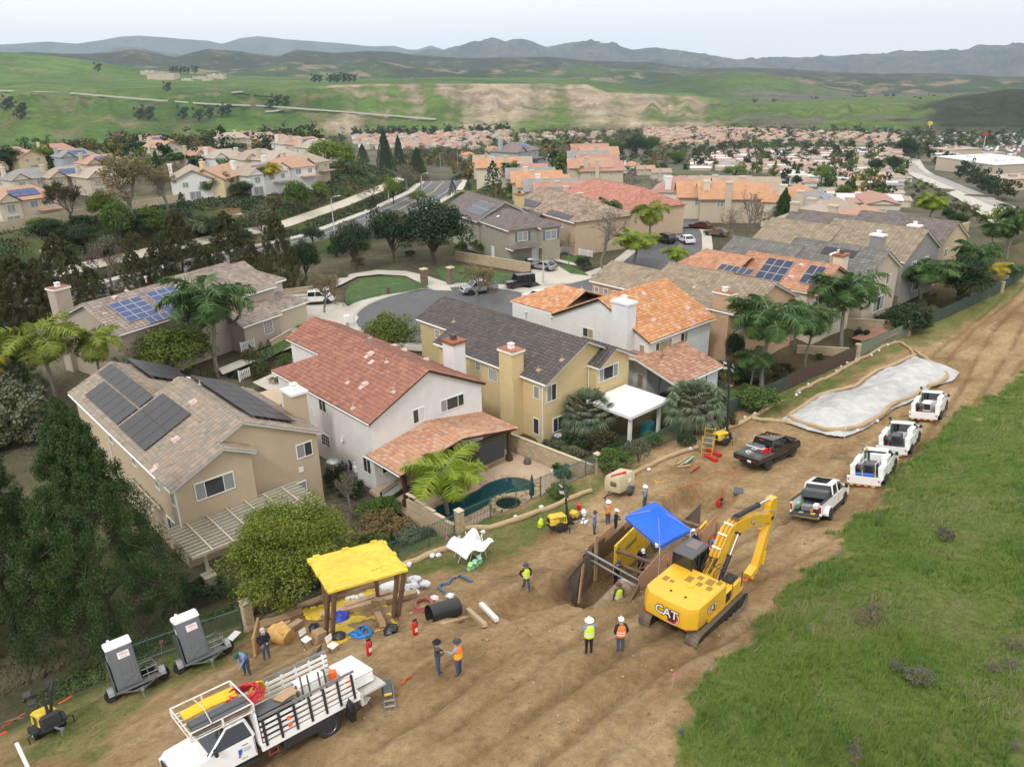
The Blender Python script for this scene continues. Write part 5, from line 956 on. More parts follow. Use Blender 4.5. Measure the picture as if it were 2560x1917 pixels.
Pd=scatter(9000,(16,70,-6,24),gm*sm0(.5,.75,_noise(gX,gY,4.5,93)),.6);tag(blades('dry_grass',Pd,.35+.2*RNG.uniform(size=len(Pd)),.010,M_DRY,3,.7),'dry straw stalks mixed into the slope grass','dry grass',kind='stuff')
Pw=scatter(60000,(-6,60,22,37),np.maximum(gl,gst),.75);tag(blades('weeds',Pw,.05+.05*RNG.uniform(size=len(Pw)),.013,lm_('weed_blade',[(.085,.14,.028),(.13,.17,.05),(.19,.19,.08)]),4),'thin short grass on the bench and around the toilets','grass',kind='stuff')
Pi=scatter(26000,(-8,14,26,41.5),iv,.5);o_=link('ivy',leaves_mesh('ivy',np.repeat(Pi,3,0)+RNG.normal(size=(len(Pi)*3,3))*NA([.12,.12,.05])+NA([0,0,.12]),np.tile([0,0,1.],(len(Pi)*3,1)),.12,lm_('ivy_leaf',[(.035,.065,.016),(.06,.10,.025),(.09,.13,.03),(.045,.06,.03),(.10,.09,.045)]),.8));tag(o_,'low green groundcover under the conifers at the left','groundcover',kind='stuff')
n=15000;s_=RNG.uniform(0,1,n)*(len(AVE)-1.001);i_=s_.astype(int);f_=(s_-i_)[:,None];A_=NA(AVE,float);c_=A_[i_]*(1-f_)+A_[i_+1]*f_;dr=A_[i_+1]-A_[i_];dr/=NN(dr,axis=1)[:,None];of=np.where(RNG.uniform(size=n)<.8,RNG.uniform(17.5,37,n),RNG.uniform(9.6,13.5,n));xy=c_+np.c_[-dr[:,1],dr[:,0]]*of[:,None];k_=_noise(xy[:,0],xy[:,1],5,95)>.33;xy=xy[k_];zz=Z(xy[:,0],xy[:,1])
PE=np.repeat(np.c_[xy,zz+.25],6,0)+RNG.normal(size=(len(xy)*6,3))*NA([.55,.55,.22]);tag(link('groundcover',leaves_mesh('groundcover',PE,np.tile([0,0,1.],(len(PE),1)),.5,lm_('groundcover_leaf',[(.04,.065,.03),(.06,.085,.045),(.085,.11,.04),(.05,.07,.05),(.10,.12,.05)]),.8)),'low shrubby groundcover on the bank across the avenue','groundcover',kind='stuff')
rgs=random.Random(12);ks_=['shrub','shrub_dark','shrub_olive','shrub_brown','shrub_yg','shrub_grey']
for i in rn0(150):
 z_=i%5;x,y=[(rgs.uniform(41,56),rgs.uniform(36.3,42)),(rgs.uniform(56,134),rgs.uniform(36.3,40.5)),(rgs.uniform(13,26),rgs.uniform(36.5,42.5)),(rgs.uniform(0,48),rgs.uniform(72,82)),(rgs.uniform(12,100),rgs.uniform(104,128))][z_];h=rgs.uniform(.6,1.7)*(1 if z_<3 else 1.6)
 if 46<x<52.5 and y<43:continue
 tree(ks_[(i*5+z_)%6],(x,y,float(Z(x,y))-.1),h,h*rgs.uniform(1.1,1.9),'%s %s'%(['green','dark','olive','brownish','yellow-green','grey-green'][(i*5+z_)%6]+' shrub',['in the yellow house garden','in the gardens along the right-hand fence','in the garden before the beige house','between the beige and the blue-panel houses','on the slope above the avenue'][z_]),group='garden shrubs')
 # vehicles and machines
PW=mat('paint_white',(.80,.80,.79),.25,coat=.6);PB=mat('paint_black',(.012,.012,.014),.2,coat=.8);PS=mat('paint_silver',(.42,.43,.45),.3,metal=.5,coat=.5);PG2=mat('paint_grey',(.06,.065,.075),.25,coat=.6)
CG=mat('car_glass',(.012,.015,.018),.05,spec=.8);RUB=mat('rubber',(.022,.021,.02),.85,var=.2,vs_=10);RIM=mat('rim_metal',(.55,.55,.56),.3,metal=.8);BLK=mat('black_plastic',(.022,.022,.024),.6);CHR=mat('chrome',(.75,.75,.77),.12,metal=1)
RED=mat('red_lens',(.42,.012,.012),.25);AMB=mat('amber_lens',(.75,.25,.02),.3);LMP=mat('lamp_lens',(.75,.77,.8),.1);CY=mat('machine_yellow',(.72,.41,.025),.45,var=.05,vs_=2,stain=.06,coat=.2);YEL=mat('yellow_paint_worn',(.66,.46,.04),.6,var=.18,vs_=3,stain=.2)
RDP=mat('red_paint',(.55,.02,.02),.4);STL=mat('steel',(.30,.30,.30),.45,metal=.6,var=.15);RST=mat('rusty_steel',(.17,.105,.07),.8,var=.35,vs_=3,stain=.4);DGR=mat('dark_grey_paint',(.075,.08,.085),.5);WOOD=mat('timber',(.42,.30,.18),.85,var=.18,vs_=6,bump=.2,bs=20);PLY=mat('plywood',(.46,.27,.16),.85,var=.12,vs_=4,stain=.15);CARD=mat('cardboard',(.40,.26,.15),.9,var=.08)
WPL=mat('white_plastic',(.78,.78,.76),.45,var=.03,stain=.06);BLU=mat('blue_plastic',(.02,.10,.48),.5);ORG=mat('orange_plastic',(.85,.13,.02),.5);LIMEV=mat('hi_vis_lime',(.62,.80,.03),.7);ORGV=mat('hi_vis_orange',(.90,.20,.03),.7);REFL=mat('reflective_tape',(.78,.78,.74),.35)
def gpo(o,x,y,h,zoff=0.0,L=1.6,W=.9):
 f=NA([cos(h),sin(h)]);s=NA([-sin(h),cos(h)]);P=NA([x,y]);zf,zb=base_z(*(P+f*L)),base_z(*(P-f*L));zl,zr_=base_z(*(P+s*W)),base_z(*(P-s*W));fx=Vector((f[0]*2*L,f[1]*2*L,float(zf-zb))).normalized();sy=Vector((s[0]*2*W,s[1]*2*W,float(zl-zr_))).normalized();up=fx.cross(sy).normalized();sy=up.cross(fx)
 z=(GZ(*(P+f*L*.8))+GZ(*(P-f*L*.8))+GZ(x,y))/3;M=Matrix((fx,sy,up)).transposed().to_4x4();M.translation=(x,y,z+zoff);sc=o.scale.copy();o.matrix_world=M@Matrix.Diagonal((*sc,1));return o
_wm={}
def wheel(parent,x,y,r=.4,w=.28,rim=RIM,dish=.02):
 k=(r,w,rim.name)
 if k not in _wm:
  t=MB();R=rot(pi/2,0,0);t.lathe([(r*.58,-w/2+.02),(r*.9,-w/2),(r,-w/2+.04),(r,w/2-.04),(r*.9,w/2),(r*.58,w/2-.02)],22,R=R)
  m=MB();m.lathe([(0,-w/2+.05),(r*.15,-w/2+.05),(r*.18,-w/2+.09),(r*.5,-w/2+.07),(r*.6,-w/2+.015),(r*.6,w/2-.015),(r*.5,w/2-.07),(r*.18,w/2-.09),(r*.15,w/2-.05),(0,w/2-.05)],18,R=R)
  for i in rn0(8):a=i*pi/4;m.cyl((r*.4*cos(a),-w/2+.055,r*.4*sin(a)),(r*.4*cos(a),-w/2+.075,r*.4*sin(a)),r*.06,n=6)
  _wm[k]=(t.mesh('tyre',RUB,40),m.mesh('rim',rim,40))
 wo=link('wheel',None,parent,(x,y,r));wo.empty_display_size=.1;link('tyre',_wm[k][0],wo);link('rim',_wm[k][1],wo);return wo
def slab(mb,prof,w,ins=.06,sh=.955,m=0):
 c=np.mean(prof,0);small=[tuple(c+(NA(p)-c)*NA([.985,sh])) for p in prof];mb.loft([[(x,y,z) for x,z in pr] for y,pr in((-w,small),(-w+ins,prof),(w-ins,prof),(w,small))],m);return mb
def cab_top(root,xb,xf,zb,zt,w,body,slope_f=.75,slope_b=.18,doors=2,win_mat=None):
 g=MB();wt=w-.17;ring=lambda z,x0,x1,ww:[(x0,-ww,z),(x1,-ww,z),(x1,ww,z),(x0,ww,z)]
 g.loft([ring(zb,xb,xf,w-.05),ring(zt-.05,xb+slope_b,xf-slope_f,wt)]);obj('window_glass',g,CG,root)
 r=MB();r.loft([ring(zt-.07,xb+slope_b-.03,xf-slope_f+.03,wt+.03),ring(zt,xb+slope_b-.02,xf-slope_f-.02,wt+.01),ring(zt+.05,xb+slope_b+.12,xf-slope_f-.15,wt-.12)]);obj('roof',r,body,root,sm=30)
 p=MB()
 for s in(-1,1):
  for a,b in(((xb,zb),(xb+slope_b,zt-.05)),((xf,zb),(xf-slope_f,zt-.05))):p.tube([(a[0],s*(w-.04),a[1]),(b[0],s*(wt+.01),b[1])],.05,4)
  for i in rn0(1,doors):x=xb+.15+(xf-.55-xb)*i/doors;p.tube([(x,s*(w-.035),zb),(x+.02,s*(wt+.005),zt-.05)],.045,4)
 obj('pillar',p,body,root)
def lights(root,x,w,z,m,nm,dx=.03,dy=.22,dz=.2):
 for s in(-1,1):b=MB();b.box((x,s*w,z),(dx,dy,dz),bev=.01);obj(nm,b,m,root)
def pickup(name,label,body,L=6.1,W=1.0,bed='bed',cat='pickup truck',group=None,cab=2,rw=.4,dually=False,lift=0.0,toprack=None):
 t=th1(name,label,cat,group=group);xf=L/2;wf,wr=xf-1.0,-xf+1.35;z0=.55+lift;hood=1.18+lift;cabf=xf-1.25;cabb=cabf-(2.35 if cab==2 else 1.45)
 mb=MB();slab(mb,[(cabb,z0-.08),(xf-.12,z0-.05),(xf,z0+.12),(xf-.02,hood-.22),(xf-.2,hood-.04),(cabf+.05,hood+.04),(cabb,hood+.04)],W);obj('body',mb,body,t,sm=40)
 mb=MB();slab(mb,[(cabf-.02,hood),(xf-.25,hood-.02),(xf-.35,hood+.04),(cabf-.02,hood+.09)],W-.22,.08);obj('hood',mb,body,t,sm=40)
 cab_top(t,cabb,cabf+.12,hood+.03,1.88+lift,W,body,doors=cab)
 mb=MB().bx(-xf+.3,xf-.4,-.42,.42,.35+lift,z0);mb.bx(-xf+.1,-xf+.3,-.6,.6,.42+lift,.55+lift);obj('chassis',mb,BLK,t)
 mb=MB().box((xf+.03,0,z0+.02),(.16,2*W-.1,.24),bev=.05);obj('bumper',mb,CHR if body is not PB else BLK,t);mb=MB().box((xf-.005,0,z0+.38),(.06,1.2,.34),bev=.02);obj('grille',mb,BLK,t)
 lights(t,xf-.04,W-.2,z0+.36,LMP,'headlight',dx=.1,dy=.3)
 for s in(-1,1):
  mb=MB().box((cabf-.1,s*(W+.17),hood+.2),(.12,.2,.26),bev=.03);mb.box((cabf-.1,s*(W+.04),hood+.12),(.05,.14,.05));obj('mirror',mb,BLK,t)
  for i in rn0(cab):x=cabb+.25+i*1.05;d=MB();d.box((x+.12,s*(W+.012),hood-.1),(.2,.02,.035));obj('handle',d,CHR if body is not PB else BLK,t);d=MB();d.box((x-.2,s*(W+.002),hood-.3),(.015,.01,.62));obj('door_seam',d,BLK,t)
  d=MB();d.bx(cabb+.05,cabf,s*W-.09,s*W+.09,z0-.22,z0-.14);obj('running_board',d,BLK,t)
  for x in(wf,wr):
   a=MB();rr=rw+.1;ww=W+(.16 if dually and x==wr else.02);P=[(x+rr*cos(q_),rw+rr*sin(q_)) for q_ in NL(0,pi,11)];a.ext(P,min(s*(W-.3),s*ww),max(s*(W-.3),s*ww));obj('wheel_arch',a,BLK if not dually or x!=wr or bed=='flat' else body,t)
   wheel(t,x,s*(W-.12+(.22 if dually and x==wr else 0)),rw,.27)
   if dually and x==wr:wheel(t,x,s*(W-.2),rw,.25)
 x0,x1=-xf,cabb-.04
 if bed=='bed':
  mb=MB();zt=hood+.1
  for s in(-1,1):slab_=MB();slab(slab_,[(x0,z0),(x1,z0-.05),(x1,zt),(x0+.02,zt-.03)],.07,.02);slab_.xf(None,(0,s*(W-.07),0));obj('bed_side',slab_,body,t,sm=40);rl=MB();rl.bx(x0+.02,x1,s*(W-.07)-.08,s*(W-.07)+.08,zt-.01,zt+.03);obj('bed_rail',rl,BLK,t)
  mb.bx(x0+.05,x1,-W+.15,W-.15,z0+.02,z0+.08);mb.bx(x1-.06,x1-.01,-W+.15,W-.15,z0+.08,zt);obj('bed_floor',mb,BLK,t)
  if toprack!='open':mb=MB().box((x0+.03,0,(z0+zt)/2),(.07,2*W-.3,zt-z0-.04),bev=.02);obj('tailgate',mb,body,t)
  else:mb=MB().box((x0-.25,0,z0+.08),(.55,2*W-.3,.07),bev=.02);obj('tailgate',mb,BLK,t)
  lights(t,x0+.01,W-.08,z0+.38,RED,'tail_light',dy=.12,dz=.4);mb=MB().box((x0-.06,0,z0-.12),(.16,2*W-.2,.2),bev=.04);obj('rear_bumper',mb,CHR,t)
 return t,(x0,x1,z0,hood,W,wr)
def toolbox(parent,c,d,m=PW,nm='toolbox'):mb=MB().box(c,d,bev=.03);o=obj(nm,mb,m,parent);return o
def coil(name,c,R,r,n,m,parent=None,tilt=None,jit=.03,h=.05):
 pts=[];rg=random.Random(int(R*1e4+c[0]*7))
 for i in rn0(n*18):a=i*2*pi/18;rr=R*(1-.28*((i/(n*18))%1))+rg.uniform(-jit,jit);p=NA([rr*cos(a),rr*sin(a),h*(i/(n*18))+rg.uniform(-jit,jit)*.3]);pts.append((tilt@p if tilt is not None else p)+NA(c))
 mb=MB().tube(pts,r,5);return obj(name,mb,m,parent,sm=60)
t,(x0,x1,z0,hd,W,wr)=pickup('welding_pickup','black crew-cab welding pickup with a chrome toolbox on its flat bed',PB,L=5.7,W=.95,bed='flat',dually=True,rw=.42,lift=.12)
mb=MB().box(((x0+x1)/2,0,z0+.3),(x1-x0,2.3,.52),bev=.08);obj('flatbed',mb,PB,t);mb=MB().bx(x0+.15,x1-.1,-1.0,1.0,z0+.562,z0+.575);obj('bed_deck',mb,DGR,t)
mb=MB().box((x1-.75,.1,z0+.78),(.5,1.5,.36),bev=.04);obj('chrome_toolbox',mb,CHR,t);mb=MB().box((x1-.7,-.72,z0+.74),(.6,.16,.3));obj('red_welder_end',mb,RDP,t);mb=MB().box((x1-.25,.1,z0+.8),(.3,1.1,.35),bev=.08);obj('fuel_tank',mb,DGR,t)
coil('cable_coil',(x0+.7,.25,z0+.6),.22,.03,4,WPL,t);coil('cable_coil',(x0+.45,.0,z0+.6),.18,.03,4,STL,t);mb=MB().cyl((x0+.35,-.35,z0+.57),(x0+.35,-.35,z0+.85),.13,n=14);obj('bucket',mb,STL,t);mb=MB().cyl((x1-.35,-.95,z0+.57),(x1-.35,-.95,z0+.95),.09,n=12);obj('fire_extinguisher',mb,RDP,t)
mb=MB().box((x0-.01,-.35,z0+.2),(.02,.32,.17));obj('licence_plate',mb,WPL,t);mb=MB();[mb.box((x0-.01,y,z0+.25),(.02,.07,.05)) for y in(-.9,-.75,-.6,.4,.55,.7)];obj('tail_light',mb,RED,t)
mb=MB();[mb.box((.25+.02,y,2.06),(.1,.08,.04)) for y in(-.6,-.3,0,.3,.6)];obj('roof_marker',mb,AMB,t);mb=MB().box((-.92,0,1.98),(.05,.4,.05));obj('brake_light',mb,RED,t)
gpo(t,50.9,27.0,rd(-5))
t,(x0,x1,z0,hd,W,wr)=pickup('white_pickup','white crew-cab pickup with its tailgate open and tools in the bed, nearest the excavator',PW,L=6.0,W=.97,dually=True,toprack='open',rw=.41,lift=.05)
mb=MB().bx(-.35,.85,-.5,.5,1.975,1.99);obj('sunroof',mb,CG,t);mb=MB().box((x1-.35,0,1.42),(.65,1.6,.5),bev=.05);obj('toolbox',mb,DGR,t)
mb=MB().cyl((x0+.35,.62,z0+.28),(x0+1.3,.62,z0+.28),.13,n=12);obj('gas_cylinder',mb,mat('cylinder_green',(.09,.20,.10),.5),t)
for c,d,m_,n_ in[((x0+.6,.1,z0+.28),(.5,.6,.35),STL,'welder'),((x0+1.0,-.35,z0+.3),(.5,.35,.3),WPL,'crate'),((x0+.25,-.3,z0+.2),(.16,.16,.2),ORG,'small_box'),((x0+1.2,.2,z0+.3),(.4,.5,.3),BLK,'gear_bag'),((x0-.2,.2,z0+.16),(.3,.3,.08),STL,'tray')]:toolbox(t,c,d,m_,n_)
coil('cable_coil',(x0-.15,-.5,z0+.14),.14,.02,3,YEL,t);coil('cable_coil',(x0+.55,-.55,z0+.14),.16,.03,4,BLK,t)
gpo(t,44.4,19.5,rd(9))
def service(label,x,y,h,kind):
 t,(x0,x1,z0,hd,W,wr)=pickup('service_truck',label,PW,L=5.6,W=.95,bed='flat',dually=True,cab=1,rw=.4,cat='service truck',group='white welding service trucks parked in a line')
 mb=MB().bx(x0,x1,-1.1,1.1,z0,z0+.12);mb.bx(x0-.02,x0+.06,-1.1,1.1,z0-.2,z0+.35);obj('bed_frame',mb,PW,t)
 mb=MB().bx(x0+.1,x1-.05,-.72,.72,z0+.121,z0+.14);obj('bed_deck',mb,DGR if kind!=3 else mat('worn_deck',(.25,.19,.14),.8,var=.3),t)
 for s in(-1,1):
  toolbox(t,((x0+.7+x1)/2,s*.93,z0+.5),(x1-x0-.8,.36,.72));toolbox(t,(x1-.6,s*.9,z0+1.02-(.25 if s>0 else 0)),(1.1,.4,.5))
  for i in rn0(3):d=MB();d.box((x0+1.1+i*.62,s*1.115,z0+.5),(.5,.012,.55));obj('toolbox_door',d,PW,t);d=MB();d.box((x0+1.25+i*.62,s*1.128,z0+.55),(.07,.015,.04));obj('latch',d,BLK,t)
 lights(t,x0-.03,1.0,z0+.1,RED,'tail_light',dy=.1,dz=.12)
 mb=MB().bx(x0-.1,x0-.03,-.95,.95,z0-.32,z0-.2);o=obj('step_bumper',mb,STL,t)
 for i in rn0(8):mb=MB().box((x0-.106,-.9+i*.24,z0-.26),(.01,.2,.1));obj('warning_stripe',mb,YEL if i%2 else RED,t)
 for yy,m_ in((.55,BLK),(.3,DGR)):
  mb=MB().cyl((x0+.9,yy-.09,z0+.62),(x0+.9,yy+.09,z0+.62),.24,n=16);mb.cyl((x0+.9,yy-.12,z0+.62),(x0+.9,yy-.1,z0+.62),.3,n=16);mb.cyl((x0+.9,yy+.1,z0+.62),(x0+.9,yy+.12,z0+.62),.3,n=16);obj('hose_reel',mb,m_,t)
 mb=MB().box((x0+.75,.42,z0+.55),(.05,.08,.8));obj('reel_bracket',mb,RDP,t)
 toolbox(t,(x0+1.5,0 if kind!=1 else-.1,z0+.55),(1.0,.7,.75),DGR if kind!=3 else PW,'welder');mb=MB().box((x0+.99-(0),-.1,z0+.55),(.02,.5,.5));obj('welder_panel',mb,BLK,t)
 for i in rn0(2):mb=MB().cyl((x1-.2,.35+.22*i,z0+.12),(x1-.2,.35+.22*i,z0+1.35),.1,n=10);obj('gas_cylinder',mb,mat('cylinder_dark_green',(.04,.10,.06),.5) if i else BLK,t)
 if kind==1:
  mb=MB().cyl((x0+.35,-.6,z0+.35),(x0+.35,.55,z0+.35),.15,n=12);obj('blue_tank',mb,BLU,t)
  for y_ in(-.75,.1):mb=MB().box((x0+.08,y_,z0+.55),(.05,.06,.5));obj('yellow_post',mb,YEL,t)
  mb=MB();[mb.tube([(x0+1.0,y,z0+.1),(x0+1.0,y,z0+.98),(x0+2.0,y,z0+.98),(x0+2.0,y,z0+.1)],.025,5) for y in(-.52,.36)];obj('welder_cage',mb,WPL,t);toolbox(t,(x1-.15,0,z0+.8),(.2,1.4,.8),PW,'headboard')
 mb=MB().cyl((x1-.1,.75,z0+1.2),(x1-.1,.75,z0+1.7),.02,n=5);mb.box((x1-.1,.75,z0+1.75),(.14,.2,.2),bev=.03);obj('work_light',mb,STL if kind==1 else BLK,t)
 if kind==1:mb=MB().cyl((x1-.1,.5,1.95),(x1-.1,.5,2.1),.1,n=10);obj('beacon',mb,YEL,t)
 gpo(t,x,y,h)
service('white service truck with a blue air tank behind its caged welder, nearest of three',52.6,19.55,rd(9),1)
service('white service truck with a dark grey welder, middle of the three in line',59.6,20.6,rd(9),2)
service('white service truck with a bare rusty deck and white welder, farthest of three',69.2,22.0,rd(9),3)
t,(x0,x1,z0,hd,W,wr)=pickup('stake_truck','large white stake-bed truck heaped with hoses and pipes at the bottom left',PW,L=6.6,W=.96,bed='flat',cab=1,rw=.45,dually=True,lift=.22,cat='truck')
bw=1.13;zb=1.05;mb=MB().bx(x0,x1-.05,-bw,bw,zb-.12,zb);obj('bed_floor',mb,mat('worn_wood_deck',(.30,.25,.2),.85,var=.2),t);mb=MB()
for s in(-1,1):mb.bx(x0,x1-.05,s*(bw+.03)-.04,s*(bw+.03)+.04,zb-.2,zb+.04)
mb.bx(x0-.06,x0,-bw,bw,zb-.2,zb+.02);obj('bed_rail',mb,WPL,t);mb=MB().bx(x1-.12,x1-.04,-bw,bw,zb,zb+1.15);obj('headboard',mb,WPL,t)
blen=x1-.1-x0
for s in(1,-1):
 for j in rn0(7):
  x=x1-.25-j*(blen-.35)/6;mb=MB().box((x,s*(bw+.075),zb+.42),(.09,.035,.98));obj('stake',mb,BLK if s>0 else WPL,t)
 for k in rn0(5):mb=MB().bx(x0+.05,x1-.15,s*(bw+.03)-.018,s*(bw+.03)+.018,zb+.12+k*.2,zb+.22+k*.2);obj('slat',mb,WPL if k<4 else STL,t)
for z,x in((zb+.5,x1-1.15),(zb+.24,x1-1.15)):mb=MB().box((x,bw+.06,z),(.13,.02,.14));obj('orange_patch',mb,ORG,t)
mb=MB()
ra,rb,rz=x1-.1,x1+2.0,2.35
for z in(rz,rz+.28):
 mb.tube([(ra,-1.08,z),(rb,-1.08,z),(rb,1.08,z),(ra,1.08,z),(ra,-1.08,z)],.035,4)
for x in(ra,(ra+rb)/2,rb):
 for y in(-1.08,1.08):mb.bx(x-.03,x+.03,y-.03,y+.03,rz,rz+.28)
for i in rn0(6):mb.bx(ra,rb,-.9+i*.36-.025,-.9+i*.36+.025,rz-.03,rz)
for y in(-1.02,1.02):mb.bx(ra-.03,ra+.03,y-.03,y+.03,zb,rz)
obj('cab_rack',mb,mat('rack_paint',(.70,.66,.60),.6,var=.15,vs_=5,stain=.15),t)
for s in(-1,1):
 mb=MB().box((x1-.3,s*1.02,.68),(.05,.04,.45));mb.box((x1-.62,s*1.02,.68),(.05,.04,.45));[mb.box((x1-.46,s*1.02,z),(.32,.05,.04)) for z in(.5,.7,.88)];obj('step',mb,mat('step_red',(.22,.05,.05),.6),t)
for s in(-1,1):mb=MB().bx(x1-2.4,x1-.8,s*.95-.2,s*.95+.2,.48,.9);obj('underbody_box',mb,BLK,t)
mb=MB().bx(x0-1.15,x0-.1,-1.1,1.1,zb-.22,zb-.14);mb.bx(x0-.12,x0,-1.2,1.2,zb-.5,zb-.05);obj('lift_gate',mb,mat('gate_grey',(.45,.44,.42),.7,var=.1),t);lights(t,x0-.07,1.1,zb-.1,RED,'tail_light',dy=.1,dz=.08)
mk=MB();mk.box((x1+.62,.975,1.1),(.09,.006,.2));mk.box((x1+.55,.975,1.14),(.03,.006,.14));obj('door_emblem',mk,BLU,t);lf_=facing((0,1,0))
ltr('The Gas\nCompany',.07,mat('print_blue',(.03,.08,.3),.6),t,(x1+.36,.976,1.12),lf_,ext=.001);ltr('CSUSA',.07,mat('print_grey',(.2,.2,.2),.6),t,(x1+.5,.976,.84),lf_,ext=.001);mk=MB();mk.ext([(0,0),(.1,0),(.05,.09)],.972,.978,'y',o=(x1+.6,0,.93));obj('door_emblem',mk,RDP,t)
ST_T=t;gpo(t,7.55,21.9,rd(178),L=2.2);STW=t.matrix_world.copy()
TR=lambda x,y,z:tuple(STW@Vector((x,y,z)))
def onbed(o):o.matrix_world=STW@o.matrix_world;return o
_id=Matrix.Identity(4)
def cargo(name,mb,m,label,cat,sm=40):o=obj(name,mb,m,sm=sm);tag(o,label,cat);return onbed(o)
for i in rn0(3):mb=MB().lathe([(.10,0),(.115,0),(.115,1.9),(.10,1.9)],14,R=rot(0,pi/2,0),o=(ra+.05,.25+i*.26,rz+.14+.05*(i%2)));cargo('rubber_pipe',mb,DGR,['thick dark grey pipe in the cab rack, nearest the yellow hose','middle dark grey pipe in the cab rack','thick dark grey pipe in the cab rack, nearest the driver side'][i],'pipe')
mb=MB()
for i in rn0(7):mb.tube([(ra+.1,-.85+i*.1,rz+.1+.04*(i%3)),(ra+1,-.75+i*.09+.04*sin(i),rz+.18),(rb-.2,-.8+i*.08,rz+.1+.03*(i%2))],[.06,.065,.05],6)
cargo('flat_hose',mb,mat('hose_yellow',(.78,.48,.02),.6),'bundle of yellow flat hose in the cab rack','hose');mb=MB();[mb.tube([(ra+.1,.95-.07*i,rz+.06),(rb-.1,.9-.08*i,rz+.08)],.03,5) for i in rn0(3)];mb.box((rb-.45,.55,rz+.08),(.5,.35,.12));cargo('loose_bars',mb,RST,'rusty bars and fittings at the front of the cab rack','bars')
mb=MB().tube([(rb-.75,-1.1,rz+.3),(rb-.8,0,rz+.36),(rb-.7,1.12,rz+.3)],.018,4);cargo('strap',mb,mat('strap_tan',(.62,.55,.45),.8),'tan strap tied across the pipes in the cab rack','strap')
onbed(tag(coil('hose_coil',(ra-.15,-.15,rz-.15),.62,.032,13,mat('hose_red',(.50,.03,.04),.5),h=.35,jit=.07),'big coil of red hose lying behind the cab rack','hose'));onbed(tag(coil('hose_coil',(ra-.75,-.55,zb+1.0),.33,.026,8,MATS['hose_yellow'],tilt=rot(pi/2,0,.3),h=.3),'coil of yellow hose hung upright beside the red coil','hose'))
def chest(label,c,d,m=WPL,lid=WPL,nm='cooler',cat='cooler'):
 o=th1(nm,label,cat);mb=MB().box((0,0,d[2]*.42),(d[0],d[1],d[2]*.84),bev=.05);obj('chest_body',mb,m,o,sm=40);mb=MB().box((0,0,d[2]*.93),(d[0]+.03,d[1]+.03,d[2]*.15),bev=.04);obj('lid',mb,lid,o,sm=40)
 for s in(-1,1):mb=MB().box((s*d[0]*.25,-d[1]/2-.02,d[2]*.8),(.06,.03,.1));obj('latch',mb,m,o)
 o.matrix_world=STW@Matrix.Translation(c);return o
chest('large white cooler standing inside the stake bed',(x0+1.2,-.35,zb),(1.05,.6,.72));chest('beige tool chest inside the stake bed',(x0+2.25,-.25,zb),(.85,.6,.62),mat('beige_plastic',(.40,.38,.30),.6),MATS['beige_plastic'],'tool_chest','tool chest');chest('black job box under a cardboard sheet at the front of the stake bed',(x1-.85,.72,zb+.35),(1.3,.62,.72),BLK,DGR,'job_box','tool chest')
for i,l_ in EN(('white cooler on the lift gate, farthest from the chair','middle white cooler on the lift gate','white cooler on the lift gate, nearest the folding chair')):chest(l_,(x0-.42,-.78+i*.6,zb-.13+.02*i),(1.0,.54,.5))
mb=MB().box((x1-1.35,.75,zb+1.12),(.75,.5,.03),rotz(.3));cargo('cardboard_sheet',mb,CARD,'flat piece of cardboard on the black job box','cardboard');mb=MB()
for i in rn0(5):mb.cyl((x0+.75+i*.3,.1+.2*sin(i*2),zb),(x0+.75+i*.3,.1+.2*sin(i*2),zb+1.0+.1*(i%2)),.035,n=7)
cargo('jack_stands',mb,RST,'rusty upright screw jacks among the coolers in the stake bed','jacks')
mb=MB().lathe([(.13,0),(.16,.34)],14,o=(x0+.35,-.1,zb+.3));cargo('bucket',mb,ORG,'orange bucket in the rear of the stake bed','bucket');mb=MB().lathe([(.13,0),(.16,.34)],14,o=(x0+.12,.75,zb+.2));cargo('bucket',mb,ORG,'orange bucket at the rear corner of the stake bed','bucket')
def bag_mesh(w,h,seed,n=10,k=9):
 rg=np.random.default_rng(seed);mb=MB();rings=[]
 for j in rn0(k):t=j/(k-1);r=w*(sin(pi*min(1,.12+t*.95))**.5)*(1-.25*t);rings.append([(r*(1+.22*rg.normal())*cos(2*pi*i/n),r*(1+.22*rg.normal())*sin(2*pi*i/n),h*t) for i in rn0(n)])
 mb.loft(rings);return mb
BAGM=mat('bin_bag',(.012,.012,.014),.3,bump=.6,bs=8);mb=bag_mesh(.2,.95,5);mb.xf(None,(x0+.55,bw+.3,.35));cargo('bin_bag',mb,BAGM,'black bin bag hanging from the side of the stake bed','bag')
# excavator
E_=th1('excavator','yellow tracked excavator with its boom reaching right beside the trench','excavator');TRK=mat('track_steel',(.16,.125,.09),.75,metal=.2,var=.3,vs_=4,stain=.3)
prof=[];Lh,rr=1.95,.44
for i in rn0(64):
 t_=i/64*(4*Lh+2*pi*rr)
 if t_<2*Lh:p=(-Lh+t_,.0,0)
 elif t_<2*Lh+pi*rr:a=(t_-2*Lh)/rr;p=(Lh+rr*sin(a),rr-rr*cos(a),-a)
 elif t_<4*Lh+pi*rr:p=(Lh-(t_-2*Lh-pi*rr),2*rr,pi)
 else:a=(t_-4*Lh-pi*rr)/rr;p=(-Lh-rr*sin(a),rr+rr*cos(a),pi-a)
 prof.append(p)
sm_=MB();sm_.box((0,0,0),(.175,.62,.035));sm_.box((.05,0,-.035),(.03,.62,.05));shoe=sm_.mesh('track_shoe',TRK)
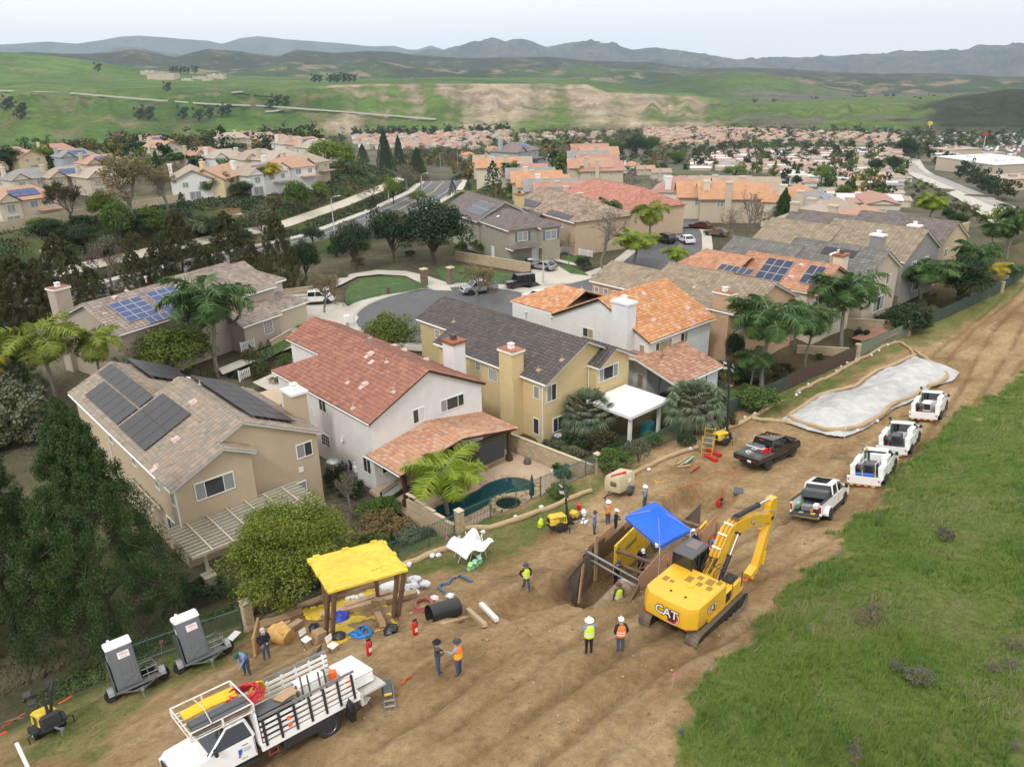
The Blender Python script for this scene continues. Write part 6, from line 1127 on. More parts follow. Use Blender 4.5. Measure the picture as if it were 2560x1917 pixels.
for s in(-1,1):
 tr=link('track',None,E_,(0,s*1.22,.05));tr.empty_display_size=.2
 for x,z,a in prof:o=link('track_shoe',shoe,tr,(x,0,z));o.rotation_euler=(0,a,0)
 mb=MB().bx(-Lh,Lh,-.16,.16,.22,.66);[mb.cyl((x,-.2,rr),(x,.2,rr),rr-.06,n=18) for x in(-Lh,Lh)];[mb.cyl((x,-.18,.14),(x,.18,.14),.11,n=12) for x in NL(-1.5,1.5,8)];obj('track_frame',mb,mat('track_frame_black',(.03,.028,.026),.7,var=.3),tr)
mb=MB().bx(-1.0,1.0,-1.1,1.1,.42,.85);mb.cyl((0,0,.8),(0,0,1.08),.65,n=24);obj('undercarriage',mb,DGR,E_)
mb=MB().bx(-1.2,2.0,-1.38,1.38,1.06,1.25);obj('turntable_deck',mb,CY,E_)
cw=[(-2.55,-1.05),(-2.62,0),(-2.55,1.05),(-2.2,1.38),(-1.45,1.40),(-1.45,-1.40),(-2.2,-1.38)];mb=MB().loft([[(x*.93,y*.93,1.1) for x,y in cw],[(x,y,1.3) for x,y in cw],[(x*.99,y,2.0) for x,y in cw],[(x*.95,y*.97,2.3) for x,y in cw]]);obj('counterweight',mb,CY,E_,sm=30)
mb=MB().box((-.55,0,1.8),(1.82,2.74,1.08),bev=.07);obj('engine_housing',mb,CY,E_,sm=30);mb=MB().box((.95,-1.02,1.55),(1.75,.72,.6),bev=.06);obj('fuel_tank',mb,CY,E_,sm=30);mb=MB().box((1.35,-1.0,1.87),(.7,.5,.12));mb.box((.55,-1.36,1.5),(.45,.06,.5));obj('black_step_box',mb,BLK,E_)
gm_=mat('grille_mesh',(.30,.17,.03),.8)
for cx,cy,dx,dy in[(-1.15,.95,.35,.25),(-1.15,.62,.2,.2),(-.5,.1,.45,.3),(-.1,-.25,.3,.25),(-.55,-.45,.3,.25),(-.1,-.75,.45,.35),(-.55,-.95,.3,.25),(.1,-1.1,.3,.22)]:mb=MB().box((cx,cy,2.345),(dx,dy,.02));obj('air_grille',mb,gm_,E_)
for cx,cy in((-1.75,.3),(-1.75,-.45)):mb=MB().cyl((cx,cy,2.28),(cx,cy,2.33),.06,n=12);obj('lifting_eye',mb,BLK,E_)
mb=MB().cyl((-.9,-.2,2.33),(-.9,-.2,2.38),.18,n=12);obj('filter_cap',mb,CY,E_)
for y in(-.95,1.0):mb=MB().box((-2.5,y,1.28),(.06,.38,.1),rotz(.12 if y>0 else-.12));obj('tail_light',mb,RED,E_)
mb=MB();cabp=[(.05,1.1),(1.75,1.1),(1.92,1.75),(1.55,2.92),(.15,2.95)];mb.ext([(x,z) for x,z in cabp],.38,1.34);obj('cab_glass',mb,CG,E_)
mb=MB();P_c=[(.02,1.1),(1.78,1.1),(1.95,1.75),(1.57,2.95),(.12,2.98)]
for y in(.36,1.36):
 for a,b in zip(P_c,P_c[1:]+P_c[:1]):mb.tube([(a[0],y,a[1]),(b[0],y,b[1])],.05,4)
 mb.tube([(.75,y,1.1),(.75,y,2.95)],.04,4)
for a in P_c:mb.tube([(a[0],.36,a[1]),(a[0],1.36,a[1])],.05,4)
mb.bx(.03,1.75,.34,1.38,1.07,1.6);obj('cab_frame',mb,BLK,E_);mb=MB().box((.85,.86,3.0),(1.6,1.08,.12),bev=.05);obj('cab_roof',mb,DGR,E_,sm=30);mb=MB().box((1.15,.86,3.068),(.75,.6,.012));obj('roof_hatch',mb,mat('tinted_hatch',(.16,.12,.12),.25),E_)
def arm(pts,w,m,nm):
 up,lo=[],[]
 for i,(x,z,h) in EN(pts):
  a,b=pts[max(i-1,0)],pts[min(i+1,len(pts)-1)];d=NA([b[0]-a[0],b[1]-a[1]]);d/=NN(d);up.append((x-d[1]*h,z+d[0]*h));lo.append((x+d[1]*h,z-d[0]*h))
 mb=MB();P=up+lo[::-1];mb.loft([[(x,y,z) for x,z in P] for y in(-w,w)]);return obj(nm,mb,m,E_)
def gface(nm,up,lo,w,m):
 n=len(up);mb=MB()
 for i in rn0(n-1):
  mb.add([(up[i][0],-w,up[i][1]),(up[i+1][0],-w,up[i+1][1]),(lo[i+1][0],-w,lo[i+1][1]),(lo[i][0],-w,lo[i][1]),(up[i][0],w,up[i][1]),(up[i+1][0],w,up[i+1][1]),(lo[i+1][0],w,lo[i+1][1]),(lo[i][0],w,lo[i][1])],[(0,1,2,3),(7,6,5,4),(0,4,5,1),(3,2,6,7)]+([(0,3,7,4)] if i==0 else[])+([(1,5,6,2)] if i==n-2 else[]))
 return obj(nm,mb,m,E_)
bu=[(.75,1.45),(1.5,2.65),(2.5,3.65),(3.2,3.75),(5.0,3.3),(7.45,2.25)];bl=[(1.2,1.2),(2.1,2.1),(3.0,2.75),(3.7,2.95),(5.2,2.65),(7.35,1.85)]
gface('boom',bu,bl,.24,CY);su=[(7.15,3.2),(7.75,3.15),(7.9,2.1),(6.75,-.55)];sl_=[(7.05,2.9),(7.1,2.1),(7.15,1.7),(6.25,-.45)];gface('stick',su,sl_,.19,CY)
mb=MB().tube([(6.5,0,-.45),(6.2,0,-.75),(5.75,0,-.8)],[.2,.22,.2],6);mb.box((5.9,0,-.62),(.7,.42,.25),rot(0,-.3,0));mb.cyl((5.75,-.26,-.85),(5.75,.26,-.85),.11,n=10);obj('coupler',mb,CY,E_);mb=MB().tube([(5.6,0,-.9),(5.45,0,-1.0),(5.3,.05,-.93),(5.35,.1,-.82)],.05,6);obj('lifting_hook',mb,ORG,E_)
mb=MB().tube([(7.0,.22,1.4),(7.25,.22,.4),(6.8,.22,-.5)],.09,6);mb.tube([(6.95,-.22,.2),(6.75,-.22,-.5)],.08,5);obj('bucket_linkage',mb,CY,E_)
def ram(a,b,r,f=.55):A,B=NA(a),NA(b);m_=MB();m_.cyl(A,A+(B-A)*f,r,n=12);m_.cyl(A+(B-A)*f,A+(B-A)*(f+.03),r*1.15,n=12);o=obj('hydraulic_ram',m_,BLK,E_,sm=40);c_=MB();c_.cyl(A+(B-A)*f,B,r*.55,n=10);obj('piston_rod',c_,CHR,o,sm=40)
for s in(-.38,.38):ram((1.6,s,1.3),(3.1,s,3.25),.11,.52)
ram((3.5,0,3.85),(7.45,0,3.15),.13,.58);mb=MB().cyl((3.1,-.5,3.25),(3.1,.5,3.25),.07,n=10);mb.cyl((7.3,-.28,2.1),(7.3,.28,2.1),.12,n=12);mb.box((3.4,0,3.75),(.35,.3,.25));obj('pivot_pin',mb,BLK,E_)
for i in rn0(4):mb=MB();y=-.16+i*.1;mb.tube([(1.1,y,2.15),(1.55,y,2.8),(2.5,y,3.75),(3.3,y,3.86),(3.9,y,3.72)],.022,5);obj('hydraulic_line',mb,CY if i%2 else gm_,E_)
for x,z in((1.7,2.95),(2.2,3.45),(2.75,3.77)):mb=MB().box((x,0,z+.03),(.08,.46,.05),rot(0,-.7,0));obj('line_clamp',mb,WPL,E_)
for s in(-1,1):mb=MB().tube([(5.6,s*.26,3.1),(6.6,s*.3,2.9),(7.4,s*.3,2.5),(7.6,s*.27,1.6),(7.3,s*.24,.9)],.03,5);obj('hydraulic_hose',mb,mat('hose_grey',(.3,.32,.35),.5),E_)
mb=MB();rnd_=random.Random(3)
for i in rn0(9):a=(.7+rnd_.uniform(0,.3),rnd_.uniform(-.3,.4),1.9+rnd_.uniform(0,.2));b=(1.5+rnd_.uniform(0,.4),rnd_.uniform(-.3,.3),2.3+rnd_.uniform(0,.3));mb.tube([a,((a[0]+b[0])/2,a[1]-.1,2.5+rnd_.uniform(0,.2)),b],.022,4)
obj('hydraulic_hose',mb,BLK,E_);mb=MB()
for p in([(.3,-.68,1.85),(.3,-.68,2.6),(1.2,-.68,2.6),(1.2,-.68,1.85)],[(.3,-1.35,2.3),(.3,-1.35,2.95),(.3,-.68,2.95),(1.0,-.68,2.75)],[(.9,-1.38,1.3),(.9,-1.38,2.4),(1.8,-1.38,2.2),(1.8,-1.38,1.3)],[(.3,-1.0,1.9),(.3,-1.0,2.6)]):mb.tube(p,.02,4)
obj('handrail',mb,BLK,E_)
def cat_mark(parent,loc,nrm,s,up=(0,0,1)):
 R=facing(nrm,up);h=link('emblem',None,parent,loc);h.rotation_euler=R.to_euler();h.empty_display_size=.1
 hx=[(.52*cos(a)*s,.52*sin(a)*s) for a in np.radians([0,60,120,180,240,300])]
 for k,m_,z in((1.0,REFL,.002),(.93,RDP,.005),(.66,BLK,.008)):mb=MB().ext([(x*k*.8+.28*s,y*k*.8-.12*s) for x,y in hx],0,z,'z');obj('emblem_plate',mb,m_,h)
 for b,m_,z,k in((.045,BLK,.012,1.0),(.008,WPL,.016,1.0)):o=link('lettering',text_mesh('CAT',.62*s,m_,ext=.002,bold=b*s),h,(0,0,z))
 mb=MB().ext([(-.16*s,-.3*s),(.12*s,-.3*s),(-.02*s,-.1*s)],.016,.022,'z');obj('emblem_triangle',mb,CY,h)
cat_mark(E_,(-2.64,-.05,1.82),(-1,0,.02),.95);cat_mark(E_,(-1.0,-1.385,1.78),(0,-1,0),.62);cat_mark(E_,(5.0,-.25,2.98),(0,-1,0),.42,up=(.4,0,.92))
E_.scale=(.94,.94,.94);E_.location=(25.0,15.95,7.12);E_.rotation_euler=(0,0,rd(5))
# trailers with portable toilets
GP=mat('toilet_grey',(.13,.14,.15),.5,var=.04);WP2=mat('toilet_roof',(.82,.82,.82),.5)
def toilet_set(x,y,h,lab,lab2):
 t=th1('toilet_trailer',lab2,'trailer',group='grey utility trailers under the portable toilets');mb=MB()
 for p in([(-.95,-.7,.42),(.95,-.7,.42),(.95,.7,.42),(-.95,.7,.42),(-.95,-.7,.42)],[(-.95,0,.42),(.95,0,.42)],[(-.75,-.7,.42),(0,-1.75,.42),(.75,-.7,.42)],[(-.35,-1.3,.42),(.35,-1.3,.42)]):mb.tube(p,.045,4)
 obj('frame',mb,DGR,t);mb=MB().bx(-.93,.93,-.68,.68,.44,.48);obj('deck',mb,mat('deck_mesh',(.15,.145,.14),.8,var=.3),t);mb=MB()
 for z in(.75,1.0):mb.tube([(.25,-.68,z),(.93,-.68,z),(.93,.68,z),(.2,.68,z)],.02,4)
 for x_,y_ in((.93,-.68),(.93,.68),(.93,0),(.5,-.68)):mb.tube([(x_,y_,.46),(x_,y_,1.1)],.022,4)
 obj('railing',mb,STL,t);mb=MB().bx(-.98,-.93,-.62,.62,.45,1.75);obj('loading_ramp',mb,DGR,t)
 for s in(-1,1):
  wheel(t,s*1.12,.05,.31,.2);f=MB();P=[(.05+.4*cos(a),.33+.38*sin(a)) for a in NL(0,pi,9)];Q=[(.05+.37*cos(a),.33+.35*sin(a)) for a in NL(pi,0,9)];f.ext(P+Q,s*1.12-.13,s*1.12+.13,'x');obj('mudguard',f,STL,t)
 mb=MB().tube([(0,-1.75,.42),(0,-1.75,.1)],.03,6);mb.box((0,-1.8,.48),(.12,.25,.1));obj('hitch',mb,STL,t)
 gpo(t,x,y,h,L=.9);M=t.matrix_world.copy()
 c=th1('portable_toilet',lab,'portable toilet',group='grey portable toilets with white roofs');w=.55
 mb=MB().box((0,0,.96),(1.1,1.1,1.92),bev=.04);obj('cabin',mb,GP,c);mb=MB()
 for i in rn0(9):y_=-.52+i*.13;z_=.17*cos((y_)/.58*pi/2);mb.box((0,y_,1.94+z_*.5),(1.16 if i%2 else 1.13,.135,.14+z_*.9),bev=.03)
 mb.box((0,0,1.94),(1.16,1.16,.07));mb.cyl((-.3,.25,2.0),(-.3,.25,2.22),.06,n=10);obj('roof',mb,WP2,c);d=MB();d.box((0,-.565,.98),(.86,.03,1.78),bev=.01);dr=obj('door',d,GP,c)
 for x_ in(-.22,0,.22):d=MB();d.box((x_,-.588,.95),(.09,.02,.62),bev=.008);obj('door_rib',d,GP,dr)
 for a in(.55,-.55):d=MB();d.box((0,-.59,.33),(.72,.018,.05),rot(0,a,0));obj('door_rib',d,GP,dr)
 d=MB();d.box((.1,-.585,1.52),(.5,.012,.3));obj('sticker',d,WPL,dr);lf2=facing((0,-1,0));ltr('≡Elite',.17,RDP,dr,(.1,-.593,1.57),lf2,ext=.001,shear=.2);ltr('RESTROOMS',.055,RDP,dr,(.1,-.593,1.44),lf2,ext=.001)
 for s in(-1,1):
  for y_ in(-.25,.25):d=MB();d.box((s*.556,y_,.95),(.02,.3,1.3),bev=.008);obj('side_panel',d,GP,c)
 d=MB();d.box((-.562,-.15,1.5),(.012,.3,.24));obj('sticker',d,WPL,c);ltr('Elite',.1,RDP,c,(-.57,-.15,1.53),facing((-1,0,0)),ext=.001)
 c.matrix_world=M@Matrix.Translation((-.32,-.05,.49));c.scale=(.98,.98,1.0);return M
M1=toilet_set(6.05,32.9,rd(-5),'grey portable toilet with white roof, nearer the stake truck and the left edge','grey utility trailer under the left portable toilet');M2=toilet_set(8.95,32.2,rd(-5),'grey portable toilet with white roof, nearer the green fence','grey utility trailer under the right portable toilet')
# light towers
def light_tower(label,x,y,h,mast,folded=False,body=YEL,sc=1.0,group='yellow mobile light towers'):
 t=th1('light_tower',label,'light tower',group=group);mb=MB().box((-.15,0,.78),(1.15,.85,.62),bev=.08,taper=.93);obj('hood',mb,body,t,sm=30);mb=MB().box((.05,0,.42),(1.6,.8,.12));mb.box((.6,0,.7),(.3,.86,.6),bev=.1);obj('frame',mb,BLK,t);mb=MB().tube([(.7,0,.4),(1.75,0,.42)],.045,5);mb.tube([(1.6,0,.4),(1.6,0,.02)],.03,5);mb.box((1.8,0,.45),(.2,.12,.1));obj('drawbar',mb,STL,t)
 for s in(-1,1):
  wheel(t,-.1,s*.55,.3,.18);f=MB();P=[(-.1+.4*cos(a),.32+.36*sin(a)) for a in NL(0,pi,9)];f.ext(P,s*.55-.14,s*.55+.14);obj('mudguard',f,BLK,t)
  mb=MB().tube([(.3,s*.45,.42),(.3,s*.9,.40),(.3,s*.9,.02)],.03,4);obj('outrigger',mb,BLK,t)
 mb=MB().box((-.74,0,.8),(.012,.5,.3));[mb.box((-.1+i*.12,-.44,.85),(.05,.012,.3)) for i in rn0(4)];obj('vent_panel',mb,BLK,t);lf3=facing((0,-1,0));ltr('WANCO',.11,BLK,t,(-.35,-.437,.98),lf3,ext=.002)
 mx,top=.55,mast;mb=MB()
 for i,(r,a,b) in EN(((.07,.4,.45),(.055,.4,.72),(.04,.7,1.0))):mb.bx(mx-r,mx+r,-r,r,.4+(top-.4)*(a-.4 if i==0 else a if i else 0),.4+(top-.4)*b)
 obj('mast',mb,BLK,t);mb=MB().tube([(mx,-.5,top),(mx,.5,top)],.03,5);obj('lamp_bar',mb,BLK,t)
 for i,(dy,dz,ax) in EN(((-.5,.12,-.5),(-.42,-.28,-.3),(.42,.18,.35),(.4,-.25,.9))):
  L_=link('lamp',None,t,(mx-.08,dy,top+dz));L_.rotation_euler=(0,-.5,ax);b=MB();b.box((0,0,0),(.1,.34,.28),bev=.02);obj('lamp_housing',b,BLK,L_);b=MB();b.box((-.055,0,0),(.012,.3,.24));obj('lamp_lens',b,LMP if not folded else BLK,L_)
 if folded:mb=MB().tube([(mx-.1,.15,1.0),(mx+.1,.3,1.9),(mx,.5,2.2)],.07,5);obj('folded_mast',mb,BLK,t)
 t.scale=(sc,sc,sc);gpo(t,x,y,h,L=.7);return t
light_tower('yellow and black light tower trailer at the bottom left, mast folded down',2.35,33.0,rd(-80),2.0,True);light_tower('yellow light tower with a short black mast beside the pool fence',30.6,29.7,rd(-25),2.6);lt3=light_tower('yellow light tower with its tall mast raised beside the scaffold',51.6,31.6,rd(-12),6.6)
# cars on the streets
def car(label,x,y,h,body,kind='sedan',z=None,sc=1.0,group=None,cat='car',simple=False):
 L,W,H_={'sedan':(4.6,.9,1.42),'suv':(4.6,.93,1.75),'jeep':(4.5,.92,1.85)}[kind];t=th1('parked_car',label,cat,group=group);xf=L/2;hd=.92 if kind=='sedan' else 1.08
 mb=MB();slab(mb,[(-xf,.38),(xf-.1,.34),(xf,.55),(xf-.12,hd-.17),(.85,hd),(-xf+.55,hd+.03),(-xf+.03,hd-.05)] if kind!='jeep' else[(-xf,.5),(xf,.5),(xf,1.05),(.8,1.12),(-xf,1.1)],W);obj('body',mb,body,t,sm=40)
 sb,sf=(.75,.95) if kind=='sedan' else((.35,.7) if kind=='suv' else(.03,.2));xb_,xf_=(-xf+.35,.95) if kind=='sedan' else((-xf+.12,1.0) if kind=='suv' else(-xf+.05,.75));cab_top(t,xb_,xf_,hd,H_,W-.02,body,sf,sb,doors=2)
 for s in(-1,1):
  for x_ in(xf-.85,-xf+.85):wheel(t,x_,s*(W-.1),.33 if kind=='sedan' else.38,.22)
  if not simple:
   for x_ in(xf-.85,-xf+.85):a=MB();P=[(x_+.42*cos(q_),.34+.42*sin(q_)) for q_ in NL(0,pi,9)];a.ext(P,min(s*(W-.3),s*(W+.012)),max(s*(W-.3),s*(W+.012)));obj('wheel_arch',a,BLK,t)
   mb=MB().box((.75,s*(W+.08),hd+.12),(.14,.14,.12),bev=.03);obj('mirror',mb,body,t)
 lights(t,xf-.03,W-.22,hd-.25,LMP,'headlight');lights(t,-xf+.02,W-.2,hd-.2,RED,'tail_light',dz=.12)
 if kind=='jeep':mb=MB().lathe([(.16,-.1),(.37,-.09),(.37,.09),(.16,.1)],16,R=rot(0,pi/2,0),o=(-xf-.12,0,.95));obj('spare_wheel',mb,RUB,t)
 t.scale=(sc,sc,sc);zz=(float(Z(x,y))+.13) if z is None else z;t.location=(x,y,zz);t.rotation_euler=(0,0,h);return t
car('black hard-top jeep-style car parked at the cul-de-sac kerb',76.2,82.6,rd(163),PB,'jeep');car('grey hatchback parked on the driveway behind the black off-roader',86.0,87.6,rd(100),PS,'sedan');car('dark hatchback hidden behind the grey one on the driveway',85.0,91.8,rd(100),PG2,'sedan')
car('dark grey sedan on the left driveway beside the flag',45.2,96.5,rd(150),PG2,'sedan');car('white van roof showing between the charcoal and the orange roofs',72.5,74.8,rd(95),PW,'suv')
t,_x=pickup('silver_pickup','silver pickup parked at the cul-de-sac kerb left of the black car',PS,L=5.3,W=.9);t.location=(69.9,84.3,.13);t.rotation_euler=(0,0,rd(-197));t,_x=pickup('white_pickup','white pickup parked on the left driveway behind the bare tree',PW,L=6.0,W=.97);t.location=(50.2,96.8,.13);t.rotation_euler=(0,0,rd(-35))
for k,px,py,h,m_,kd,lb in[('R',110,605,20,PW,'suv','white sport utility car by the street bend'),('R',90,635,20,PB,'sedan','black sedan below the white one at the street bend'),('R',130,700,100,mat('paint_maroon',(.10,.03,.03),.3),'sedan','maroon sedan facing the street bend'),('R',230,745,100,RST,'sedan','dark reddish car half behind the bare tree'),('R',35,790,60,PW,'sedan','white car at the left of the street bend'),('M',2080,790,80,PB,'suv','black car behind the bright palms'),('M',2150,625,60,PW,'suv','white off-roader farther along the street'),('M',2160,560,20,PB,'sedan','black car beside the white gabled house'),('M',1590,355,90,PW,'sedan','silver car in the far driveway')]:
 g_=G(q(k,px,py));car(lb,g_[0],g_[1],rd(h),m_,kd)
for i,(px,py) in EN([(1270,215),(1258,228),(1250,244),(1290,213),(1310,212),(1338,232),(1345,245),(1352,260),(1362,275),(1370,290)]):
 g_=G(q('M',px,py));tag(car('small car parked along the far straight street',g_[0],g_[1],rd(50),[PW,PB,PS,PW,PG2][i%5],['sedan','suv'][i%2],simple=True),group='cars parked along the far straight street')
for i,(px,py) in EN([(590,150),(650,146),(675,138),(715,195),(750,190),(770,197)]):
 g_=G(q('L',px,py));car(['dark blue car in the far cul-de-sac','white car in the far cul-de-sac','second white car in the far cul-de-sac, right of the first','dark car beside the bare pale tree','maroon car in the far cul-de-sac','dark car behind the maroon car'][i],g_[0],g_[1],rd(70),[PG2,PW,PW,PB,MATS['paint_maroon'],PG2][i],'suv',simple=True)
 # the work site
V_=lambda p:Vector(p)
def gp(k,x,y,dz=0.0):g_=G(q(k,x,y));return(g_[0],g_[1],GZ(g_[0],g_[1])+dz)
def sg1(name,mb,m,label,cat,loc=(0,0,0),rz=0,group=None,sm=False):return tag(obj(name,mb,m,loc=loc,rz=rz,sm=sm),label,cat,group)
# plywood and steel along the trench
def sheet_row(a,b,n,top,bot,m,labs,name='plywood_sheet',cat='plywood sheet',grp=None,th=.025):
 a,b=NA(a),NA(b);d=(b-a)/n;L=NN(d);an=atan2(d[1],d[0])
 for i in rn0(n):
  c=a+d*(i+.5);g_=float(base_z(*c));mb=MB().box((0,0,(top-bot)/2),(L-.02,th,top+bot));o=sg1(name,mb,m,labs[i],cat,(c[0],c[1],g_),(RU(-.03,.03),RU(-.02,.02),an+RU(-.02,.02)),grp)
sheet_row((26.0,19.9),(36.0,22.0),4,1.0,2.2,PLY,['upright plywood sheet nearest the excavator cab','second plywood sheet of the near trench side','third plywood sheet of the near trench side, under the tent edge','far end plywood sheet of the near trench side'],grp='plywood sheets lining the trench')
sheet_row((27.6,25.0),(34.5,26.3),3,.55,2.2,mat('plywood_dark',(.13,.085,.055),.85,var=.25),['dark plywood sheet at the far trench side, left end','dark plywood sheet at the far trench side, middle','dark plywood sheet at the far trench side under the tent'],grp='plywood sheets lining the trench')
sheet_row((28.0,25.15),(34.2,26.35),2,.9,.25,PLY,['long pale plywood strip leaning on the far trench edge, left','long pale plywood strip leaning on the far trench edge, right'],name='plywood_strip',grp='pale plywood strips on the far trench edge')
sheet_row((25.1,23.9),(28.0,24.7),1,.3,2.0,mat('stained_steel',(.20,.165,.14),.6,metal=.3,var=.4,vs_=1.5,stain=.4),['stained brown steel plate at the left end of the trench'],name='steel_plate',cat='steel plate');sheet_row((36.6,24.6),(39.0,25.0),1,.5,1.2,MATS['stained_steel'],['dull steel plate sticking up beyond the far plywood'],name='steel_plate',cat='steel plate');sheet_row((24.3,19.0),(25.9,19.7),1,.25,1.0,RST,['thin dark plate standing beside the man in the trench'],name='steel_plate',cat='steel plate')
t=th1('trench_box','yellow steel trench box with brown spreader pipes inside the trench','trench box',(29.6,22.9,2.4),atan2(2.1,9.6))
for y in(1.35,-1.9):mb=MB().box((2.8,y,1.2),(5.4,.1,2.4));[mb.box((x,y-.08,1.2),(.12,.08,2.3)) for x in(.2,2.8,5.3)];obj('side_panel',mb,YEL,t)
for x in(.25,5.2):
 for z in(2.05,1.15):mb=MB().cyl((x,-1.85,z),(x,1.3,z),.11,n=12);[mb.cyl((x,y,z),(x,y+.12,z),.17,n=12) for y in(-1.85,1.18)];obj('spreader_pipe',mb,RST,t,sm=40)
ltr('EFFICIENCY',.3,BLK,t,(2.2,1.28,1.5),facing((0,-1,0)),ext=.002)
for i,x in EN((27.6,27.9)):mb=MB();y0_,y1_=20.5+.22*(x-26),24.8;zz=4.45-.7*i*1.0+.6;mb.cyl((x,y0_,zz),(x,(y0_+y1_)/2,zz),.05,n=8);mb.cyl((x,(y0_+y1_)/2,zz),(x,y1_,zz),.07,n=8);mb.box((x,y1_-.05,zz),(.2,.08,.3));sg1('hydraulic_shore',mb,STL,['upper silver hydraulic shore across the trench','lower silver hydraulic shore across the trench'][i],'trench shore',sm=40)
mb=MB().box((28.4,24.75,4.2),(.22,.08,3.0));sg1('timber_post',mb,WOOD,'upright timber behind the silver shores','timber');mb=MB().box((0,0,0),(.24,.05,2.3));sg1('plank',mb,PLY,'plank leaning diagonally against the stained plate','plank',(26.5,24.1,3.9),(rd(-14),rd(38),.2))
PIPE=mat('pipe_coating',(.22,.155,.095),.85,var=.3,vs_=3,stain=.3,bump=.4,bs=12)
def big_pipe(a,b,r,lab,ring=True):
 mb=MB().cyl(a,b,r,n=28,cap=False);mb.cyl(b,a,r-.05,n=28,cap=False);o=sg1('water_main',mb,PIPE,lab,'pipe',sm=40)
 if ring:d=(NA(b)-NA(a));d/=NN(d);m2=MB();m2.cyl(NA(b)-d*.12,NA(b)+d*.03,r+.03,n=28,cap=False);m2.cyl(NA(b)+d*.03,NA(b)-d*.12,r-.02,n=28,cap=False);obj('pipe_end_ring',m2,GALV,o,sm=40)
big_pipe((22.2,20.4,4.75),(26.9,21.35,4.65),.6,'wide brown water main with a pale end ring, coming out of the soil');big_pipe((36.5,24.3,2.4),(31.0,23.1,2.5),.55,'brown water main inside the trench box under the tent')
# blue canopy
z_t=7.15;cs=[at(q(7,*p),z_t) for p in((932,358),(1155,548),(1352,440))];c3=tuple(NA(cs[0])+NA(cs[2])-NA(cs[1]));C4=[NA(cs[0]),NA(cs[1]),NA(cs[2]),NA(c3)];pk=sum(C4)/4+NA([0,0,.95]);BLF=mat('canopy_blue',(.015,.13,.72),.75,var=.06)
t=th1('canopy_tent','bright blue pop-up canopy standing over the trench','canopy');mb=MB();n=8
for i in rn0(4):
 a,b=C4[i],C4[(i+1)%4];vs=[]
 for j in rn0(n+1):
  for k in rn0(n+1):u,v=j/n,k/n;p=(a*(1-v)+b*v)*(1-u)+pk*u;p=p+NA([0,0,-.16*sin(pi*v)*(1-u)*u*2-.10*sin(pi*u)+.012*sin(v*31+i)*(1-u)]);vs.append(p)
 mb.add(vs,[(j*(n+1)+k,j*(n+1)+k+1,(j+1)*(n+1)+k+1,(j+1)*(n+1)+k) for j in rn0(n) for k in rn0(n)]);mb.add([a,b,b-NA([0,0,.24]),a-NA([0,0,.24])],[(0,1,2,3)])
obj('canopy_cloth',mb,BLF,t,sm=25);mb=MB().tube([c+NA([0,0,-.06]) for c in C4]+[C4[0]+NA([0,0,-.06])],.02,4);[mb.tube([c,pk-NA([0,0,.12])],.02,4) for c in C4];obj('frame',mb,STL,t)
for i,c in EN(C4):
 ft=NA([c[0],c[1],c[2]-1.9]) if i else NA(at(q(7,865,452),4.9));mb=MB().tube([c-NA([0,0,.1]),ft],.028,4);obj('leg',mb,WPL,t)
mb=MB().box(tuple(C4[1]+(C4[0]-C4[1])*.07+NA([0,0,-.1])),(.2,.2,.16),rotz(.8));obj('white_tag',mb,WPL,t)
# iron fence, pilasters, screens
FG=mat('fence_green',(.05,.12,.10),.5);BLOCK=mat('split_block',cols=[(.46,.36,.23),(.52,.42,.28),(.42,.33,.21),(.49,.38,.25)],rough=.95,bump=.5,bs=20,var=.12,vs_=6)
def ife(label,a,b,h=1.5,nind=300,screen=None,sp=.125):
 a,b=NA(a,float),NA(b,float);L=NN(b-a);d=(b-a)/L;t=th1('iron_fence',label,'fence',(a[0],a[1],0));n=int(L/sp);pm=MB();pm.bx(-.011,.011,-.011,.011,0,1);me=pm.mesh('picket',FG);Zf=lambda u:float(base_z(*(a+d*u)))+.05
 cnt=0;rest=MB()
 for i in rn0(n+1):
  u=i*sp;p=d*u
  if i%int(2.4/sp)==0:m_=MB();m_.box((p[0],p[1],Zf(u)+h/2),(.06,.06,h+.15));obj('fence_post',m_,FG,t);continue
  if cnt<nind:cnt+=1;o=link('picket',me,t,(p[0],p[1],Zf(u)+.04));o.scale=(1,1,h)
  else:rest.box((p[0],p[1],Zf(u)+.04+h/2),(.022,.022,h))
 if rest.v:obj('picket',rest,FG,t)['kind']='stuff'
 for z in(.18,h-.08):
  m_=MB();m_.tube([(d[0]*u,d[1]*u,Zf(u)+z) for u in NL(0,L,max(2,int(L/2)))],.022,4);obj('rail',m_,FG,t)
 if screen:m_=MB();us=NL(.05,L-.05,max(3,int(L/1.2)));vs=[];[vs.extend([(d[0]*u+d[1]*.03,d[1]*u-d[0]*.03+.02*sin(u*3),Zf(u)+.06),(d[0]*u+d[1]*.03,d[1]*u-d[0]*.03+.03*sin(u*2.3),Zf(u)+h-.02)]) for u in us];m_.add(vs,[(2*i,2*i+1,2*i+3,2*i+2) for i in rn0(len(us)-1)]);obj('mesh_screen',m_,screen,t)
 return t
